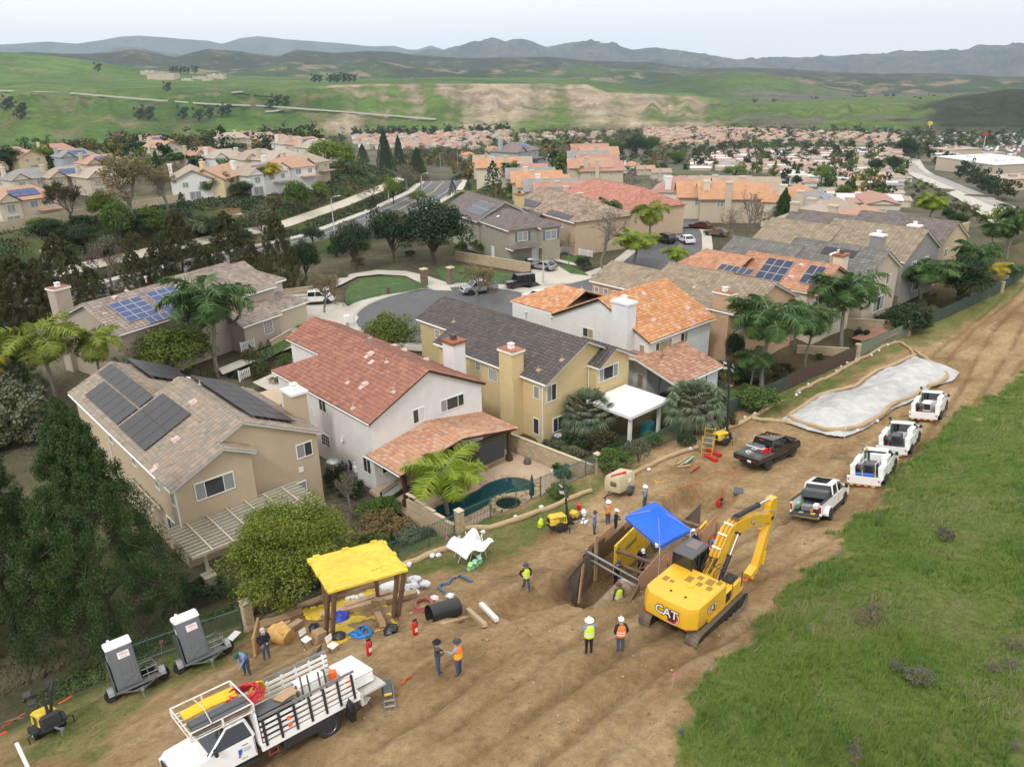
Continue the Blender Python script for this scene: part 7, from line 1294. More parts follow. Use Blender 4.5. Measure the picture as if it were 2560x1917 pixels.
def bwl(label,a,b,h,cat='wall',z0=None,bl=.4,bh=.2,th=.2,name='block_wall',step=0.0,cap=True,nind=300):
 a,b=NA(a,float),NA(b,float);L=NN(b-a);d=(b-a)/L;g0=float(base_z(*((a+b)/2))) if z0 is None else z0;t=th1(name,label,cat,(a[0],a[1],g0),atan2(d[1],d[0]));core=MB();cnt=0;mbk=MB();mbk.box((0,0,0),(bl-.012,th,bh-.012),bev=.012);me=mbk.mesh('block',BLOCK);rest=MB();nr_=int(round(h/bh))
 tops=lambda u:h-step*int(u/L*5)
 core.bx(.02,L-.02,-th/2+.02,th/2-.02,-.5,min(tops(0),tops(L*.999))-.02);obj('mortar',core,mat('mortar',(.36,.30,.21),.95),t)
 for r in rn0(-1,nr_):
  x=(bl/2 if r%2 else 0)
  for i in rn0(int(L/bl)+2):
   x0_,x1_=max(0,x-bl/2+i*bl),min(L,x+bl/2+i*bl)
   if x1_-x0_<.06 or(r+1)*bh>tops((x0_+x1_)/2)+.01:continue
   c=((x0_+x1_)/2,RU(-.006,.006),(r+.5)*bh)
   if cnt<nind:cnt+=1;o=link('block',me,t,c);o.scale=((x1_-x0_)/bl,1,1)
   else:rest.box(c,(x1_-x0_-.012,th,bh-.012))
 if rest.v:obj('block',rest,BLOCK,t)['kind']='stuff'
 if cap:
  k=5 if step else 1
  for j in rn0(k):cp=MB();cp.bx(L*j/k,L*(j+1)/k,-th/2-.03,th/2+.03,tops(L*(j+.5)/k),tops(L*(j+.5)/k)+.06);obj('coping',cp,mat('coping',(.50,.42,.29),.9,var=.1),t)
 return t
def pilaster(label,p,h=1.75):g_=float(base_z(*p));return bwl(label,(p[0]-.25,p[1]),(p[0]+.25,p[1]),h,'pilaster',z0=g_-.1,bl=.25,bh=.18,th=.5,name='pilaster')
pilaster('block pilaster in the green fence behind the toilets',(12.2,34.9));pilaster('block pilaster at the corner of the pool garden',(26.9,35.3));pilaster('block pilaster between the pool garden and the yellow house garden',(40.4,35.3));pilaster('slim block pilaster beyond the scaffold',(54.8,35.0),1.5)
pilaster('pale block pilaster at the end of the rust-coloured screen',(83.0,34.95),1.8);pilaster('block pilaster at the end of the gym garden wall',(96.4,34.9),1.9);pilaster('last block pilaster on the right by the fence corner',(128.5,34.6),1.6)
ife('green iron fence between the toilets pilaster and the pool garden pilaster',(12.5,34.95),(26.6,35.3));ife('green iron fence in front of the pool',(27.2,35.3),(40.1,35.3),1.6);ife('green iron fence in front of the yellow house garden',(40.7,35.3),(54.5,35.05),1.5,120);ife('green iron fence half hidden by hedge behind the light mast',(55.1,35.0),(68,35.0),1.5,0,screen=mat('screen_green',(.045,.07,.055),.9));ife('iron fence with rust-coloured screen behind the tarp',(68,35.0),(82.7,34.95),1.6,0,screen=mat('screen_rust',(.085,.05,.038),.9));ife('iron fence with pale green screen left of the gym garden pilaster',(83.4,34.95),(96.1,34.9),1.7,0,screen=mat('screen_pale',(.17,.20,.15),.9));ife('iron fence with dark screen at the far right of the row',(96.8,34.9),(128,34.6),1.6,0,screen=MATS['screen_green']);ife('last green screened fence at the right edge',(129,34.6),(142,35.6),1.6,0,screen=mat('screen_dark',(.03,.07,.05),.9))
ife('green iron garden fence running back from the toilets pilaster',(11.9,35.1),(6.0,38.6),1.35,60)
bwl('stepped block wall on the left side of the pool garden',(26.7,35.6),(26.4,40.5),1.5,step=-.12);bwl('brick-like block wall between the pool garden and the yellow house',(40.3,35.6),(39.6,44.2),1.7);bwl('low block wall beside the cul-de-sac car park gate',(83.2,87.6),(80.6,103.0),1.6,nind=120);bwl('block wall beside the blue-panel house driveway',(52.5,100.5),(41.5,104.5),1.5,nind=60);bwl('pale block side wall of the front patio at the left house',(37.5,84.0),(41.5,86.5),1.5,nind=80);bwl('block wall of the gym garden',(96.3,35.2),(92.5,41),1.7,nind=80);bwl('long brown retaining wall at the right behind the white garden roofs',(128,52),(158,50),2.4,nind=0,bl=.8,bh=.4);bwl('upper retaining wall on the right slope',(126,62),(165,68),1.8,nind=0,bl=.8,bh=.4);bwl('block wall and planter at the left below the slatted pergola',(14.5,72),(22,78),1.6,nind=60);bwl('low timber-coloured garden wall behind the screened fence',(83.2,36),(80,40.5),1.0,nind=40)
wl_=_off(AVE,39.5)[1:7];t=th1('estate_wall','long pale block wall along the top of the bank across the avenue','wall');PWL=mat('pale_block',cols=[(.47,.39,.27),(.53,.45,.32),(.50,.41,.28)],rough=.95,var=.1,vs_=1.0);rs_=MB();pts_=[]
for(xa,ya),(xb_,yb_) in zip(wl_[:-1],wl_[1:]):n=int(hypot(xb_-xa,yb_-ya)/1.6);pts_+=[(xa+(xb_-xa)*i/n,ya+(yb_-ya)*i/n) for i in rn0(n)]
for i in rn0(len(pts_)-1):
 (xa,ya),(xb_,yb_)=pts_[i],pts_[i+1];g_=float(Z((xa+xb_)/2,(ya+yb_)/2));L=hypot(xb_-xa,yb_-ya);an=atan2(yb_-ya,xb_-xa)
 for k in rn0(5):
  m_=MB();m_.box((0,0,0),(L*.99,.2,.42));o=obj('block_course',m_,PWL,t,loc=((xa+xb_)/2,(ya+yb_)/2,g_+.1+k*.43),rz=an) if k>=3 and i<130 else None
  if o is None:rs_.box(((xa+xb_)/2,(ya+yb_)/2,g_+.1+k*.43),(L*.99,.2,.42),an)
obj('block_course',rs_,PWL,t)['kind']='stuff'
# fibre rolls with sand bags
WAT=mat('fibre_roll',(.44,.32,.185),.95,var=.25,vs_=8,bump=.7,bs=40);SBG=mat('sandbag',(.72,.72,.74),.7,bump=.4,bs=12)
def wattle(label,pts,r=.19,grp='tan fibre rolls laid on the ground'):
 P=[gp(*p) if len(p)==3 else(p[0],p[1],GZ(p[0],p[1])) for p in pts];P=NA(P);R=[];
 for a,b in zip(P[:-1],P[1:]):n=max(2,int(NN(b-a)/.7));R+=[a+(b-a)*i/n for i in rn0(n)]
 R.append(P[-1]);R=NA(R)
 for _ in rn0(2):R[1:-1]=(R[:-2]+2*R[1:-1]+R[2:])/4
 for i in rn0(len(R)):R[i,2]=GZ(R[i,0],R[i,1])+r*.75+(.26 if 'tarp' in label and 'edge' in label or 'end of the tarp' in label else 0);R[i,0]+=RU(-.05,.05);R[i,1]+=RU(-.05,.05)
 mb=MB().tube(R,[r*RU(.88,1.1) for _ in R],9);return sg1('fibre_roll',mb,WAT,label,'fibre roll',group=grp,sm=70)
wattle('fibre roll at the foot of the fence from the toilets to the shelter',[(5,1580,790),(5,1700,715),(5,1950,620),(6,520,760),(6,600,730)]);wattle('fibre roll along the fence behind the white sandbags',[(6,880,600),(6,1000,570),(6,1200,490),(6,1390,430)]);wattle('fibre roll below the pool fence',[(2,1330,1610),(2,1500,1610),(2,1700,1545),(2,1950,1440),(2,2150,1360)]);wattle('fibre roll below the yellow house garden fence',[(3,700,1420),(3,900,1320),(3,1050,1255),(3,1140,1235)])
wattle('fibre roll under the hedge behind the light mast',[(3,1310,1120),(3,1450,1070),(3,1600,975),(3,1700,930)]);wattle('fibre roll along the rust-coloured screen',[(3,1770,880),(3,1880,830),(3,2000,770),(3,2170,670)]);wattle('fibre roll from the screen end round to the tarp',[(4,800,870),(4,920,830),(4,1040,760),(4,1120,728),(4,1200,745),(4,1260,800),(4,1290,850)])
wattle('fibre roll along the upper edge of the tarp',[(4,1290,850),(4,1150,920),(4,1000,970),(4,880,1040),(4,790,1120),(4,640,1155),(4,500,1180),(4,390,1260),(4,240,1360)]);wattle('fibre roll along the lower edge of the tarp',[(4,240,1370),(4,330,1410),(4,450,1460),(4,600,1497),(4,760,1480),(4,900,1430),(4,950,1380),(4,1060,1320),(4,1100,1270),(4,1240,1210),(4,1360,1150)])
wattle('fibre roll at the right end of the tarp',[(4,1290,820),(4,1400,890),(4,1470,950),(4,1560,1010),(4,1580,1050),(4,1480,1080),(4,1400,1120)]);wattle('fibre roll running left from the tarp to the fence',[(3,1490,1055),(4,0,1385),(4,130,1400),(4,280,1400)])
bagp=bag_mesh(.16,.3,3,8,6);bme=bagp.mesh('sandbag',SBG,60);k_=0
for k,x,y in[(2,1655,1540),(2,1845,1470),(2,1470,1625),(3,910,1310),(3,815,1385),(3,1090,1245),(3,1320,1125),(3,1450,1055),(3,1512,1030),(3,1585,990),(3,1680,935),(3,1765,900),(3,1790,885),(3,1850,835),(3,2025,750),(3,2065,715),(3,2105,692),(3,2150,668),(4,1055,755),(4,990,800),(4,1120,728),(4,930,835),(4,800,1475),(4,970,1390),(4,1100,1290),(4,1240,1215),(4,480,1410),(4,640,1440),(4,590,1310),(4,490,1280),(4,760,1380),(4,830,1220),(4,990,1080),(4,1120,1025),(4,1230,1090),(4,660,1270),(4,400,1300)]:
 g_=gp(k,x,y,.12);o=link('sandbag',bme,None,g_);o.rotation_euler=(RU(.9,1.5),RU(-.4,.4),RU(0,6));s_=RU(.8,1.25);o.scale=(s_,s_,s_*1.1);tag(o,'white sandbag holding the tarp or fibre roll down','sandbag','white sandbags on the tarp and fibre rolls')
 # tarp over the stockpile
tp_=[(G(q(4,*p))[:2]) for p in[(160,1385),(260,1320),(370,1240),(480,1170),(660,1145),(800,1110),(900,1020),(1010,955),(1150,915),(1230,845),(1330,860),(1470,910),(1600,945),(1670,985),(1610,1060),(1450,1100),(1380,1160),(1240,1240),(1120,1290),(1000,1380),(860,1470),(700,1530),(560,1510),(400,1470),(270,1425)]]
X_,Y_=np.meshgrid(NL(min(p[0] for p in tp_),max(p[0] for p in tp_),220),NL(min(p[1] for p in tp_),max(p[1] for p in tp_),110));ins_=inpoly(X_+.25*fbm(X_,Y_,1.2,3,80),Y_+.25*fbm(X_,Y_,1.2,3,81),tp_);de=polyd(X_,Y_,tp_+[tp_[0]])
rid=np.abs(fbm(X_+Y_*.5,Y_*.6-X_*.3,1.7,4,82));hgt_=.02+.75*sm0(0,3.2,de)+1.1*(.25-rid)*sm0(0,.8,de)+.3*fbm(X_,Y_,4,3,83)*sm0(0,2,de);tz_=base_z(X_,Y_)+np.maximum(hgt_,.05)+.12
idx=np.arange(X_.size).reshape(X_.shape);fm=ins_[:-1,:-1]&ins_[1:,:-1]&ins_[:-1,1:]&ins_[1:,1:];qd=np.stack([idx[:-1,:-1][fm],idx[:-1,1:][fm],idx[1:,1:][fm],idx[1:,:-1][fm]],-1)
me=bpy.data.meshes.new('tarp');me.from_pydata(np.stack([X_,Y_,tz_],-1).reshape(-1,3).tolist(),[],qd.tolist());me.materials.append(mat('plastic_sheeting',(.44,.435,.425),.6,var=.2,vs_=.9,stain=.16,bump=.9,bs=2.2));smooth_mesh(me,80);tag(link('plastic_sheet',me),'crumpled silvery-white plastic sheeting over a long soil pile','tarp')
mb=MB().box((0,0,.5),(.03,.03,1.0));mb.box((0,0,1.0),(.25,.02,.08));sg1('marker_post',mb,WPL,'thin white marker post at the near edge of the sheeting','post',gp(4,705,1525))
# people
SKIN,SKIN2,HAIR=mat('skin',(.42,.25,.17),.6),mat('skin_dark',(.20,.11,.07),.6),mat('hair_dark',(.02,.015,.012),.8);JEAN=mat('denim',(.055,.085,.155),.9,var=.2,vs_=12);NAVY=mat('navy_cloth',(.012,.018,.04),.9);BLKC=mat('black_cloth',(.015,.015,.017),.9);BOOT=mat('boots',(.16,.10,.06),.85);LBL=mat('shirt_blue',(.16,.27,.48),.9);GRC=mat('grey_cloth',(.07,.07,.075),.9);GRL=mat('shirt_grey',(.30,.31,.33),.9);HATW=mat('hard_hat_white',(.85,.85,.84),.35)
ARMS={'down':((.0,.25,1.14),(.06,.26,.90)),'hips':((-.10,.34,1.17),(.08,.23,1.02)),'front':((.03,.25,1.14),(.24,.10,1.12)),'pocket':((-.06,.29,1.14),(.07,.20,.95)),'fwd':((.12,.25,1.20),(.34,.20,1.18)),'swing':((-.14,.24,1.16),(-.20,.26,.93)),'swingf':((.10,.24,1.15),(.26,.23,1.0)),'reach':((.18,.2,1.30),(.42,.12,1.25))}
def person(label,p,h,shirt,pants,la='down',ra_='down',legs='stand',hat=None,vest=None,skin=SKIN,sleeve=None,height=1.78,lean=0.0,sink=0.0,z=None):
 V,E,Rr,B=[],[],[],[]
 def v(c,r,b,par=None):V.append(c);k_=1.16 if b in('pants','shirt','sleeve') else 1.03;Rr.append((r[0]*k_,r[1]*k_) if hasattr(r,'__len__') else(r*k_,r*k_));B.append(b);(E.append((par,len(V)-1)) if par is not None else None);return len(V)-1
 pel=v((0,0,.96),(.135,.165),'pants');sp_=v((.0,0,1.10),(.115,.15),'shirt',pel);ch=v((.01,0,1.30),(.12,.185),'shirt',sp_);up=v((0,0,1.42),(.09,.13),'shirt',ch);nk=v((.01,0,1.50),.055,'skin',up);hd_=v((.025,0,1.60),(.088,.078),'skin',nk);v((.015,0,1.69),(.085,.075),'skin',hd_);v((.115,0,1.60),.014,'skin',hd_)
 for s,am in((1,la),(-1,ra_)):
  e_,w_=ARMS[am];sh=v((0,s*.19,1.415),.072,'sleeve',up);el=v((e_[0],s*e_[1],e_[2]),.052,'sleeve',sh);wr_=v((w_[0],s*w_[1],w_[2]),.034,'sleeve',el);d=NA([w_[0]-e_[0],s*(w_[1]-e_[1]),w_[2]-e_[2]]);d/=NN(d);pa=v(tuple(NA([w_[0],s*w_[1],w_[2]])+d*.07),(.036,.02),'skin',wr_);up_=NA([0,0,1.]) if abs(d[2])<.7 else NA([1.,0,0]);sd_=np.cross(d,up_);sd_/=NN(sd_);base=NA(V[pa])
  for f_i,(o_,l_) in EN(((-.032,.06),(-.011,.075),(.011,.07),(.032,.055))):k1=v(tuple(base+sd_*o_+d*l_*.6),.0095,'skin',pa);v(tuple(base+sd_*o_+d*l_+up_*-.012*s*0-up_*.012),.008,'skin',k1)
  k1=v(tuple(base+sd_*-.045*s-d*.01),.011,'skin',pa);v(tuple(base+sd_*-.06*s+d*.025),.009,'skin',k1)
  kn={'stand':(.01,.10,.50),'walk':((.16 if s>0 else-.02),.09,.50),'kneel':(.35,.14,.55),'bend':(.06,.12,.50)}[legs];an_={'stand':(0,.11,.09),'walk':((.22 if s>0 else-.28),.09,(.09 if s>0 else.14)),'kneel':(.05,.14,.12),'bend':(0,.13,.09)}[legs]
  hp=v((0,s*.095,.88),.095,'pants',pel);k_=v((kn[0],s*kn[1],kn[2]),.066,'pants',hp);a_=v((an_[0],s*an_[1],an_[2]),.046,'pants',k_);t_=v((an_[0]+.05,s*an_[1],an_[2]-.045),.045,'boots',a_);v((an_[0]+.19,s*an_[1]*1.1,an_[2]-.06),(.04,.03),'boots',t_)
 A=NA(V)
 if lean:
  for i in rn0(len(A)):
   if A[i,2]>.93 and B[i]!='boots' and not(B[i]=='pants' and i!=0):dz=A[i,2]-.95;x,z_=A[i,0],dz;A[i,0]=x*cos(lean)+z_*sin(lean);A[i,2]=.95+z_*cos(lean)-x*sin(lean)
 me=bpy.data.meshes.new('skeleton');me.from_pydata(A.tolist(),E,[]);ob=bpy.data.objects.new('skeleton',me);SC.collection.objects.link(ob);sk=ob.modifiers.new('s','SKIN');sk.use_smooth_shade=True
 if not me.skin_vertices:ob.modifiers.remove(sk);sk=ob.modifiers.new('s','SKIN')
 for i,sv in EN(me.skin_vertices[0].data):sv.radius=Rr[i];sv.use_root=(i==0)
 ss=ob.modifiers.new('u','SUBSURF');ss.levels=1;ss.render_levels=1
 m2=bpy.data.meshes.new_from_object(ob.evaluated_get(bpy.context.evaluated_depsgraph_get()));bpy.data.objects.remove(ob)
 ms={'pants':pants,'shirt':shirt,'skin':skin,'sleeve':sleeve or shirt,'boots':BOOT};ks=list(ms);m2.materials.clear();[m2.materials.append(ms[k]) for k in ks]
 cen=NA([f.center for f in m2.polygons]);segs=[(A[a],A[b],B[b],B[a]) for a,b in E];best=np.full(len(cen),1e9);lab=np.zeros(len(cen),int)
 for a,b,bb,ba in segs:
  l2=((b-a)**2).sum()+1e-9;t_=np.clip(((cen-a)@(b-a))/l2,0,1);dd=NN(cen-a-t_[:,None]*(b-a),axis=1);k=dd<best;best[k]=dd[k];lab[k]=np.where(t_[k]>.5,ks.index(bb),ks.index(ba) if ba!='shirt' or bb!='skin' else ks.index('skin'))
 m2.polygons.foreach_set('material_index',lab.astype(np.int32));m2.update()
 t=th1('person',label,'person');m2.name='body';link('body',m2,t);hc=A[6];R_=rot(0,lean,0)
 for s in(-1,1):eb=MB();eb.box(tuple(A[5]+R_@NA([.083,s*.03,.02])),(.012,.018,.01));obj('eye',eb,BLK,t)
 hr=MB();hr.lathe([(.1,0),(.103,.05),(.08,.1),(.03,.125),(0,.128)],12,o=tuple(hc+R_@NA([-.012,0,-.055])),R=R_);obj('hair',hr,HAIR,t,sm=60)
 if hat:
  hb=MB();o=hc+R_@NA([0,0,-.005]);hb.lathe([(.19 if hat[1]=='brim' else.125,-.012),(.19 if hat[1]=='brim' else.125,.0),(.122,.012),(.12,.06),(.095,.105),(.045,.128),(0,.132)],16,o=tuple(o),R=R_)
  if hat[1]!='brim':hb.box(tuple(o+R_@NA([.14,0,.0])),(.11,.17,.012),R_)
  if hat[1]!='cap':hb.box(tuple(o+R_@NA([-.0,0,.128])),(.2,.03,.02),R_)
  obj('hard_hat' if hat[1]!='cap' else 'cap',hb,hat[0],t,sm=40)
 if vest:
  vm,st=vest;vb=MB();ring=lambda z,a,b,x:[tuple((NA([0,0,.95])+R_@(NA([a*cos(q_)+x,b*sin(q_),z-.95]))) if lean else(a*cos(q_)+x,b*sin(q_),z)) for q_ in NL(0,2*pi,17)[:-1]]
  vb.loft([ring(.90,.175,.215,0),ring(1.1,.165,.21,0),ring(1.3,.165,.225,.01),ring(1.42,.13,.185,0),ring(1.475,.07,.09,0)],cap=False);vo=obj('vest',vb,vm,t,sm=60);sb=MB()
  for z_ in(1.0,1.12):sb.loft([ring(z_,.175,.218,0),ring(z_+.05,.172,.214,0)],cap=False)
  for s in(-1,1):sb.tube([ring(1.48,.085,.1,0)[(2 if s>0 else 14)],ring(1.3,.15,.17,0)[(5 if s>0 else 11)],ring(1.15,.15,.18,0)[6 if(s>0)!=(st=='x') else 10]],.022,4)
  obj('reflective_tape',sb,st if not isinstance(st,str) else REFL,vo)
 x,y=p[:2];k=height/1.78;t.scale=(k,k,k);t.location=(x,y,(GZ(x,y) if z is None else z)-sink);t.rotation_euler=(0,0,h);return t
W_=lambda k,x,y:gp(k,x,y)
person('person in a lime vest with silver cross, white hard hat and black trousers, back turned',W_(7,698,1246),rd(62),LBL,BLKC,'front','front',hat=(HATW,'brim'),vest=(LIMEV,'x'));person('person in an orange vest over a black hoodie, white hard hat, back turned',W_(7,900,1216),rd(58),BLKC,JEAN,'pocket','pocket',hat=(HATW,'peak'),vest=(ORGV,REFL),height=1.72)
person('person in a dark grey jacket and dark brimmed hat holding something small',W_(6,1275,1256),rd(-25),GRC,JEAN,'front','front',hat=(BLKC,'brim'),height=1.74);person('person in an orange vest and grey sleeves talking beside the grey-jacketed one',W_(6,1408,1258),rd(110),GRL,JEAN,'fwd','down',hat=(mat('hat_olive',(.06,.05,.04),.6),'brim'),vest=(ORGV,LIMEV))
person('person in a lime vest with black sleeves walking past the trench ramp',W_(7,298,890),rd(-110),BLKC,JEAN,'hips','hips','walk',hat=(GRC,'brim'),vest=(LIMEV,REFL),height=1.7);person('person in a lime vest and brown hat low in the trench by the pipe ring',(25.3,20.5),rd(70),GRC,JEAN,'down','down',hat=(mat('hat_brown',(.12,.05,.03),.5),'brim'),vest=(LIMEV,'x'),z=4.55)
person('person in a blue shirt standing beside the small yellow light tower',W_(7,733,468),rd(-60),LBL,JEAN,'down','down',hat=(GRC,'cap'),skin=SKIN2,height=1.72);person('person in an orange vest and white hard hat behind the one holding the tent leg',(33.3,28.1),rd(-100),GRL,JEAN,'front','front',hat=(HATW,'brim'),vest=(ORGV,LIMEV));person('person in dark clothes and white hard hat holding the slanted tent leg',(32.4,26.7),rd(-60),NAVY,NAVY,'front','fwd',hat=(HATW,'peak'),height=1.7)
person('person in navy leaning over the plywood under the tent corner',(32.0,20.5),rd(95),NAVY,NAVY,'reach','fwd','bend',hat=(HATW,'peak'),lean=.5,height=1.7);person('person in dark overalls standing in the trench behind the silver shores',(28.8,23.6),rd(-20),NAVY,NAVY,'front','down',hat=(GRC,'peak'),lean=.2,z=2.6);person('person crouching inside the yellow trench box',(31.2,23.8),rd(-120),NAVY,NAVY,'reach','front','kneel',hat=(HATW,'peak'),lean=.6,z=2.7,height=1.65);person('person mostly hidden behind the tent, white hard hat showing',(37.4,28.4),rd(-90),GRL,JEAN,'down','down',hat=(HATW,'brim'))
person('person in a navy hoodie and pale cap behind the stake truck',W_(5,1712,950),rd(-100),NAVY,JEAN,'front','pocket',hat=(mat('cap_grey',(.4,.4,.4),.7),'cap'));person('person in a blue shirt and green cap bending beside the stake truck',W_(5,1590,1055),rd(-150),LBL,JEAN,'reach','front','bend',hat=(mat('cap_green',(.01,.08,.045),.7),'cap'),lean=.7)
# timber shelter with yellow mats
def mat_plate(lab,P,th=.1,nm='ground_mat'):
 P=[NA(p) for p in P];mb=MB();n_=np.cross(P[1]-P[0],P[3]-P[0]);n_/=NN(n_);n_*=np.sign(n_[2]);mb.add([tuple(p) for p in P]+[tuple(p+n_*th) for p in P],[(3,2,1,0),(4,5,6,7),(0,1,5,4),(1,2,6,5),(2,3,7,6),(3,0,4,7)]);o=sg1(nm,mb,YEL,lab,'ground mat')
 for i in rn0(4):
  a,b=P[i]+n_*th,P[(i+1)%4]+n_*th;u=(b-a)/NN(b-a)
  for f_ in(.12,.5,.88):m_=MB();c=a+(b-a)*f_+n_*.0;inw=np.cross(n_,u);m_.box(tuple(c+inw*.02*1),(.32,.14,.13),np.stack([u,inw,n_],1));obj('lifting_lug',m_,YEL,o)
 return o,n_,P
zr=8.45;RC=[at(q(6,*p),zz) for p,zz in(((430,515),7.7),((568,732),8.0),((1080,585),8.0),((915,392),7.7))];ro,rn,RP=mat_plate('worn yellow composite mat laid as the shelter roof',RC,.1,'roof_mat')
ltr('YAK',.3,mat('faded_print',(.25,.2,.06),.8),ro,tuple(NA(RP[1])*.22+NA(RP[2])*.55+NA(RP[3])*.13+NA(RP[0])*.10+rn*.104),facing(tuple(rn),tuple(RP[3]-RP[2])),ext=.001)
for i,(p,c) in EN((((6,550,980),RP[1]),((6,592,1000),RP[1]),((6,985,880),RP[2]),((6,1015,870),RP[2]))):
 g_=NA(gp(*p));d_=RP[0]-RP[1] if i<2 else RP[3]-RP[2];tp2=c+d_/NN(d_)*(.25 if i%2==0 else.1)+(RP[2]-RP[1])/NN(RP[2]-RP[1])*((.05+.25*(i%2)) if i<2 else-(.45-.3*(i%2)));mb=MB().tube([g_,tp2-NA([0,0,.02])],.115,8);sg1('timber_post',mb,mat('dark_timber',(.16,.095,.055),.8,var=.3,vs_=5),['left outer timber post of the yellow shelter','left inner timber post of the yellow shelter','right inner timber post of the yellow shelter','right outer timber post of the yellow shelter'][i],'post',sm=40)
for i,b_ in EN((RP[0]+(RP[3]-RP[0])*.15,RP[0]+(RP[3]-RP[0])*.85)):mb=MB();g_=GZ(b_[0],b_[1]);mb.tube([(b_[0],b_[1]-.1,g_),tuple(b_-NA([0,.1,.02]))],.11,8);sg1('timber_post',mb,MATS['dark_timber'],['rear left timber post of the yellow shelter','rear right timber post of the yellow shelter'][i],'post',sm=40)
fl=lambda pts,dz=.05:[tuple(NA(gp(*p))+NA([0,0,dz])) for p in pts]
mat_plate('worn yellow mat on the ground under the shelter',fl([(6,560,1075),(6,1020,950),(6,930,800),(6,600,870)],.0),.09);mat_plate('second yellow mat behind the timbers, by the fence',fl([(6,600,860),(6,900,790),(6,860,700),(6,560,800)],.02),.08);mat_plate('dirty yellow mat left of the shelter',fl([(6,430,900),(6,560,900),(6,540,800),(6,400,830)],.02),.08)
def beam(lab,a,b,w,h,m=WOOD,nm='timber',cat='timber',dz=.1,grp=None):
 A,B_=NA(gp(*a)),NA(gp(*b));A[2]+=dz;B_[2]+=dz;d=B_-A;L=NN(d);x=d/L;y=np.cross((0,0,1),x);y/=NN(y);z=np.cross(x,y);mb=MB().box((L/2,0,h/2),(L,w,h),bev=min(.01,w*.2));mb.xf(np.stack([x,y,z],1),A);return sg1(nm,mb,m,lab,cat,group=grp)
beam('long squared timber through the shelter, lower one',(6,520,900),(6,1140,740),.35,.3,dz=.15);beam('long squared timber through the shelter, upper one',(6,680,850),(6,970,760),.3,.3,dz=.35);beam('long grey board behind the shelter',(6,450,810),(6,900,670),.12,.05,RST);beam('timber beam lying right of the black pipe',(6,1465,850),(6,1575,965),.22,.2);beam('timber chock under the black pipe',(6,1290,925),(6,1465,880),.22,.15,dz=.0);beam('upright cardboard box leaning in the shelter',(6,885,880),(6,920,950),.3,.25,CARD,'cardboard_box','box');beam('brown box on the end of the long timber',(6,870,830),(6,930,845),.35,.3,CARD,'cardboard_box','box',.4)
beam('long flat box with colourful print by the fence',(6,130,930),(6,400,840),.5,.18,CARD,'cardboard_box','box');beam('printed canopy frame box lying on the flat box',(6,150,905),(6,370,835),.25,.12,mat('print_mix',cols=[(.6,.35,.05),(.1,.08,.08),(.6,.6,.6)],var=.6,vs_=3),'canopy_box','box',.3);beam('plain cardboard carton below the printed box',(6,290,1000),(6,390,935),.35,.28,CARD,'cardboard_box','box');beam('narrow carton left of the plain carton',(6,170,965),(6,330,925),.2,.15,CARD,'cardboard_box','box');beam('open carton full of wrappers beside the white chair',(6,470,1040),(6,530,1010),.5,.6,CARD,'cardboard_box','box',.0)
beam('white bagged canopy frame on the dirt',(6,1550,825),(6,1650,920),.22,.2,WPL,'canopy_bag','bag');beam('orange-brown digging bucket half open behind the truck, left plate',(6,95,1130),(6,130,1000),.12,.9,mat('bucket_tan',(.36,.22,.08),.7,var=.2),'steel_plate','steel plate')
mb=MB();g_=gp(6,270,1030);R_=rot(pi/2,0,.35);mb.lathe([(.42,-.55),(.44,0),(.42,.55)],16,R=R_);mb.box((.1,0,.38),(.5,.9,.08));sg1('excavator_bucket',mb,mat('bucket_yellow',(.50,.30,.09),.6,var=.2,vs_=3),'tan excavator bucket lying behind the stake truck','bucket',(g_[0],g_[1],g_[2]+.42),sm=40)
mb=MB();A,B_=NA(gp(6,1215,900))+NA([0,0,.45]),NA(gp(6,1400,850))+NA([0,0,.45]);mb.cyl(A,B_,.45,n=28,cap=False);mb.cyl(B_,A,.41,n=28,cap=False);d_=(B_-A)/NN(B_-A);[mb.cyl(B_-d_*k,B_-d_*(k+.04),.455,n=28,cap=False) for k in(.35,.0)];sg1('plastic_pipe',mb,mat('hdpe_black',(.02,.021,.023),.45,var=.15),'short wide black plastic pipe lying right of the shelter','pipe',sm=40)
g_=gp(6,1170,830);mb=MB().box((0,0,.03),(1.1,.9,.04),rotz(.4));sg1('plywood_board',mb,mat('board_yellowish',(.46,.38,.2),.8),'small board under the coil of faded red hose','board',g_);tag(coil('hose_coil',(g_[0]+.1,g_[1],g_[2]+.1),.55,.035,14,mat('hose_faded',(.36,.12,.09),.7),h=.35,jit=.06),'coil of faded red hose beside the black pipe','hose')
def sling(lab,m,pts,r,k=6):P=[NA(gp(k,*p))+NA([0,0,.1+.05*(i%2)]) for i,p in EN(pts)];mb=MB().tube(P,r,6);return sg1('sling',mb,m,lab,'sling',sm=60)
sling('bright blue lifting sling heaped on the yellow mat',mat('sling_blue',(.02,.22,.62),.8),[(705,985),(740,1015),(780,1010),(760,960),(800,940),(840,985),(810,1020),(770,1000),(730,975),(700,995),(760,1025),(830,1010),(850,975),(800,960),(780,990)],.07);sling('curved blue-grey ring segment on the grass',mat('ring_blue',(.07,.14,.22),.6),[(1310,740),(1275,700),(1290,670),(1340,665),(1360,635),(1420,625),(1490,660)],.09)
g_=gp(6,650,890);mb=bag_mesh(.42,.6,8);sg1('blue_tarp',mb,mat('tarp_blue',(.02,.05,.42),.5,bump=.5,bs=6),'crumpled royal blue tarp at the left end of the timber','tarp',g_,sm=50)
for i,(px,py,w,h,lb) in EN([(970,985,.38,.6,'black bin bag at the right post of the shelter'),(480,960,.32,.45,'black bin bag beside the open carton'),(640,1010,.35,.5,'black duffel bag behind the white folding chair')]):mb=bag_mesh(w,h,20+i);sg1('bin_bag',mb,BAGM,lb,'bag',gp(6,px,py),sm=50)
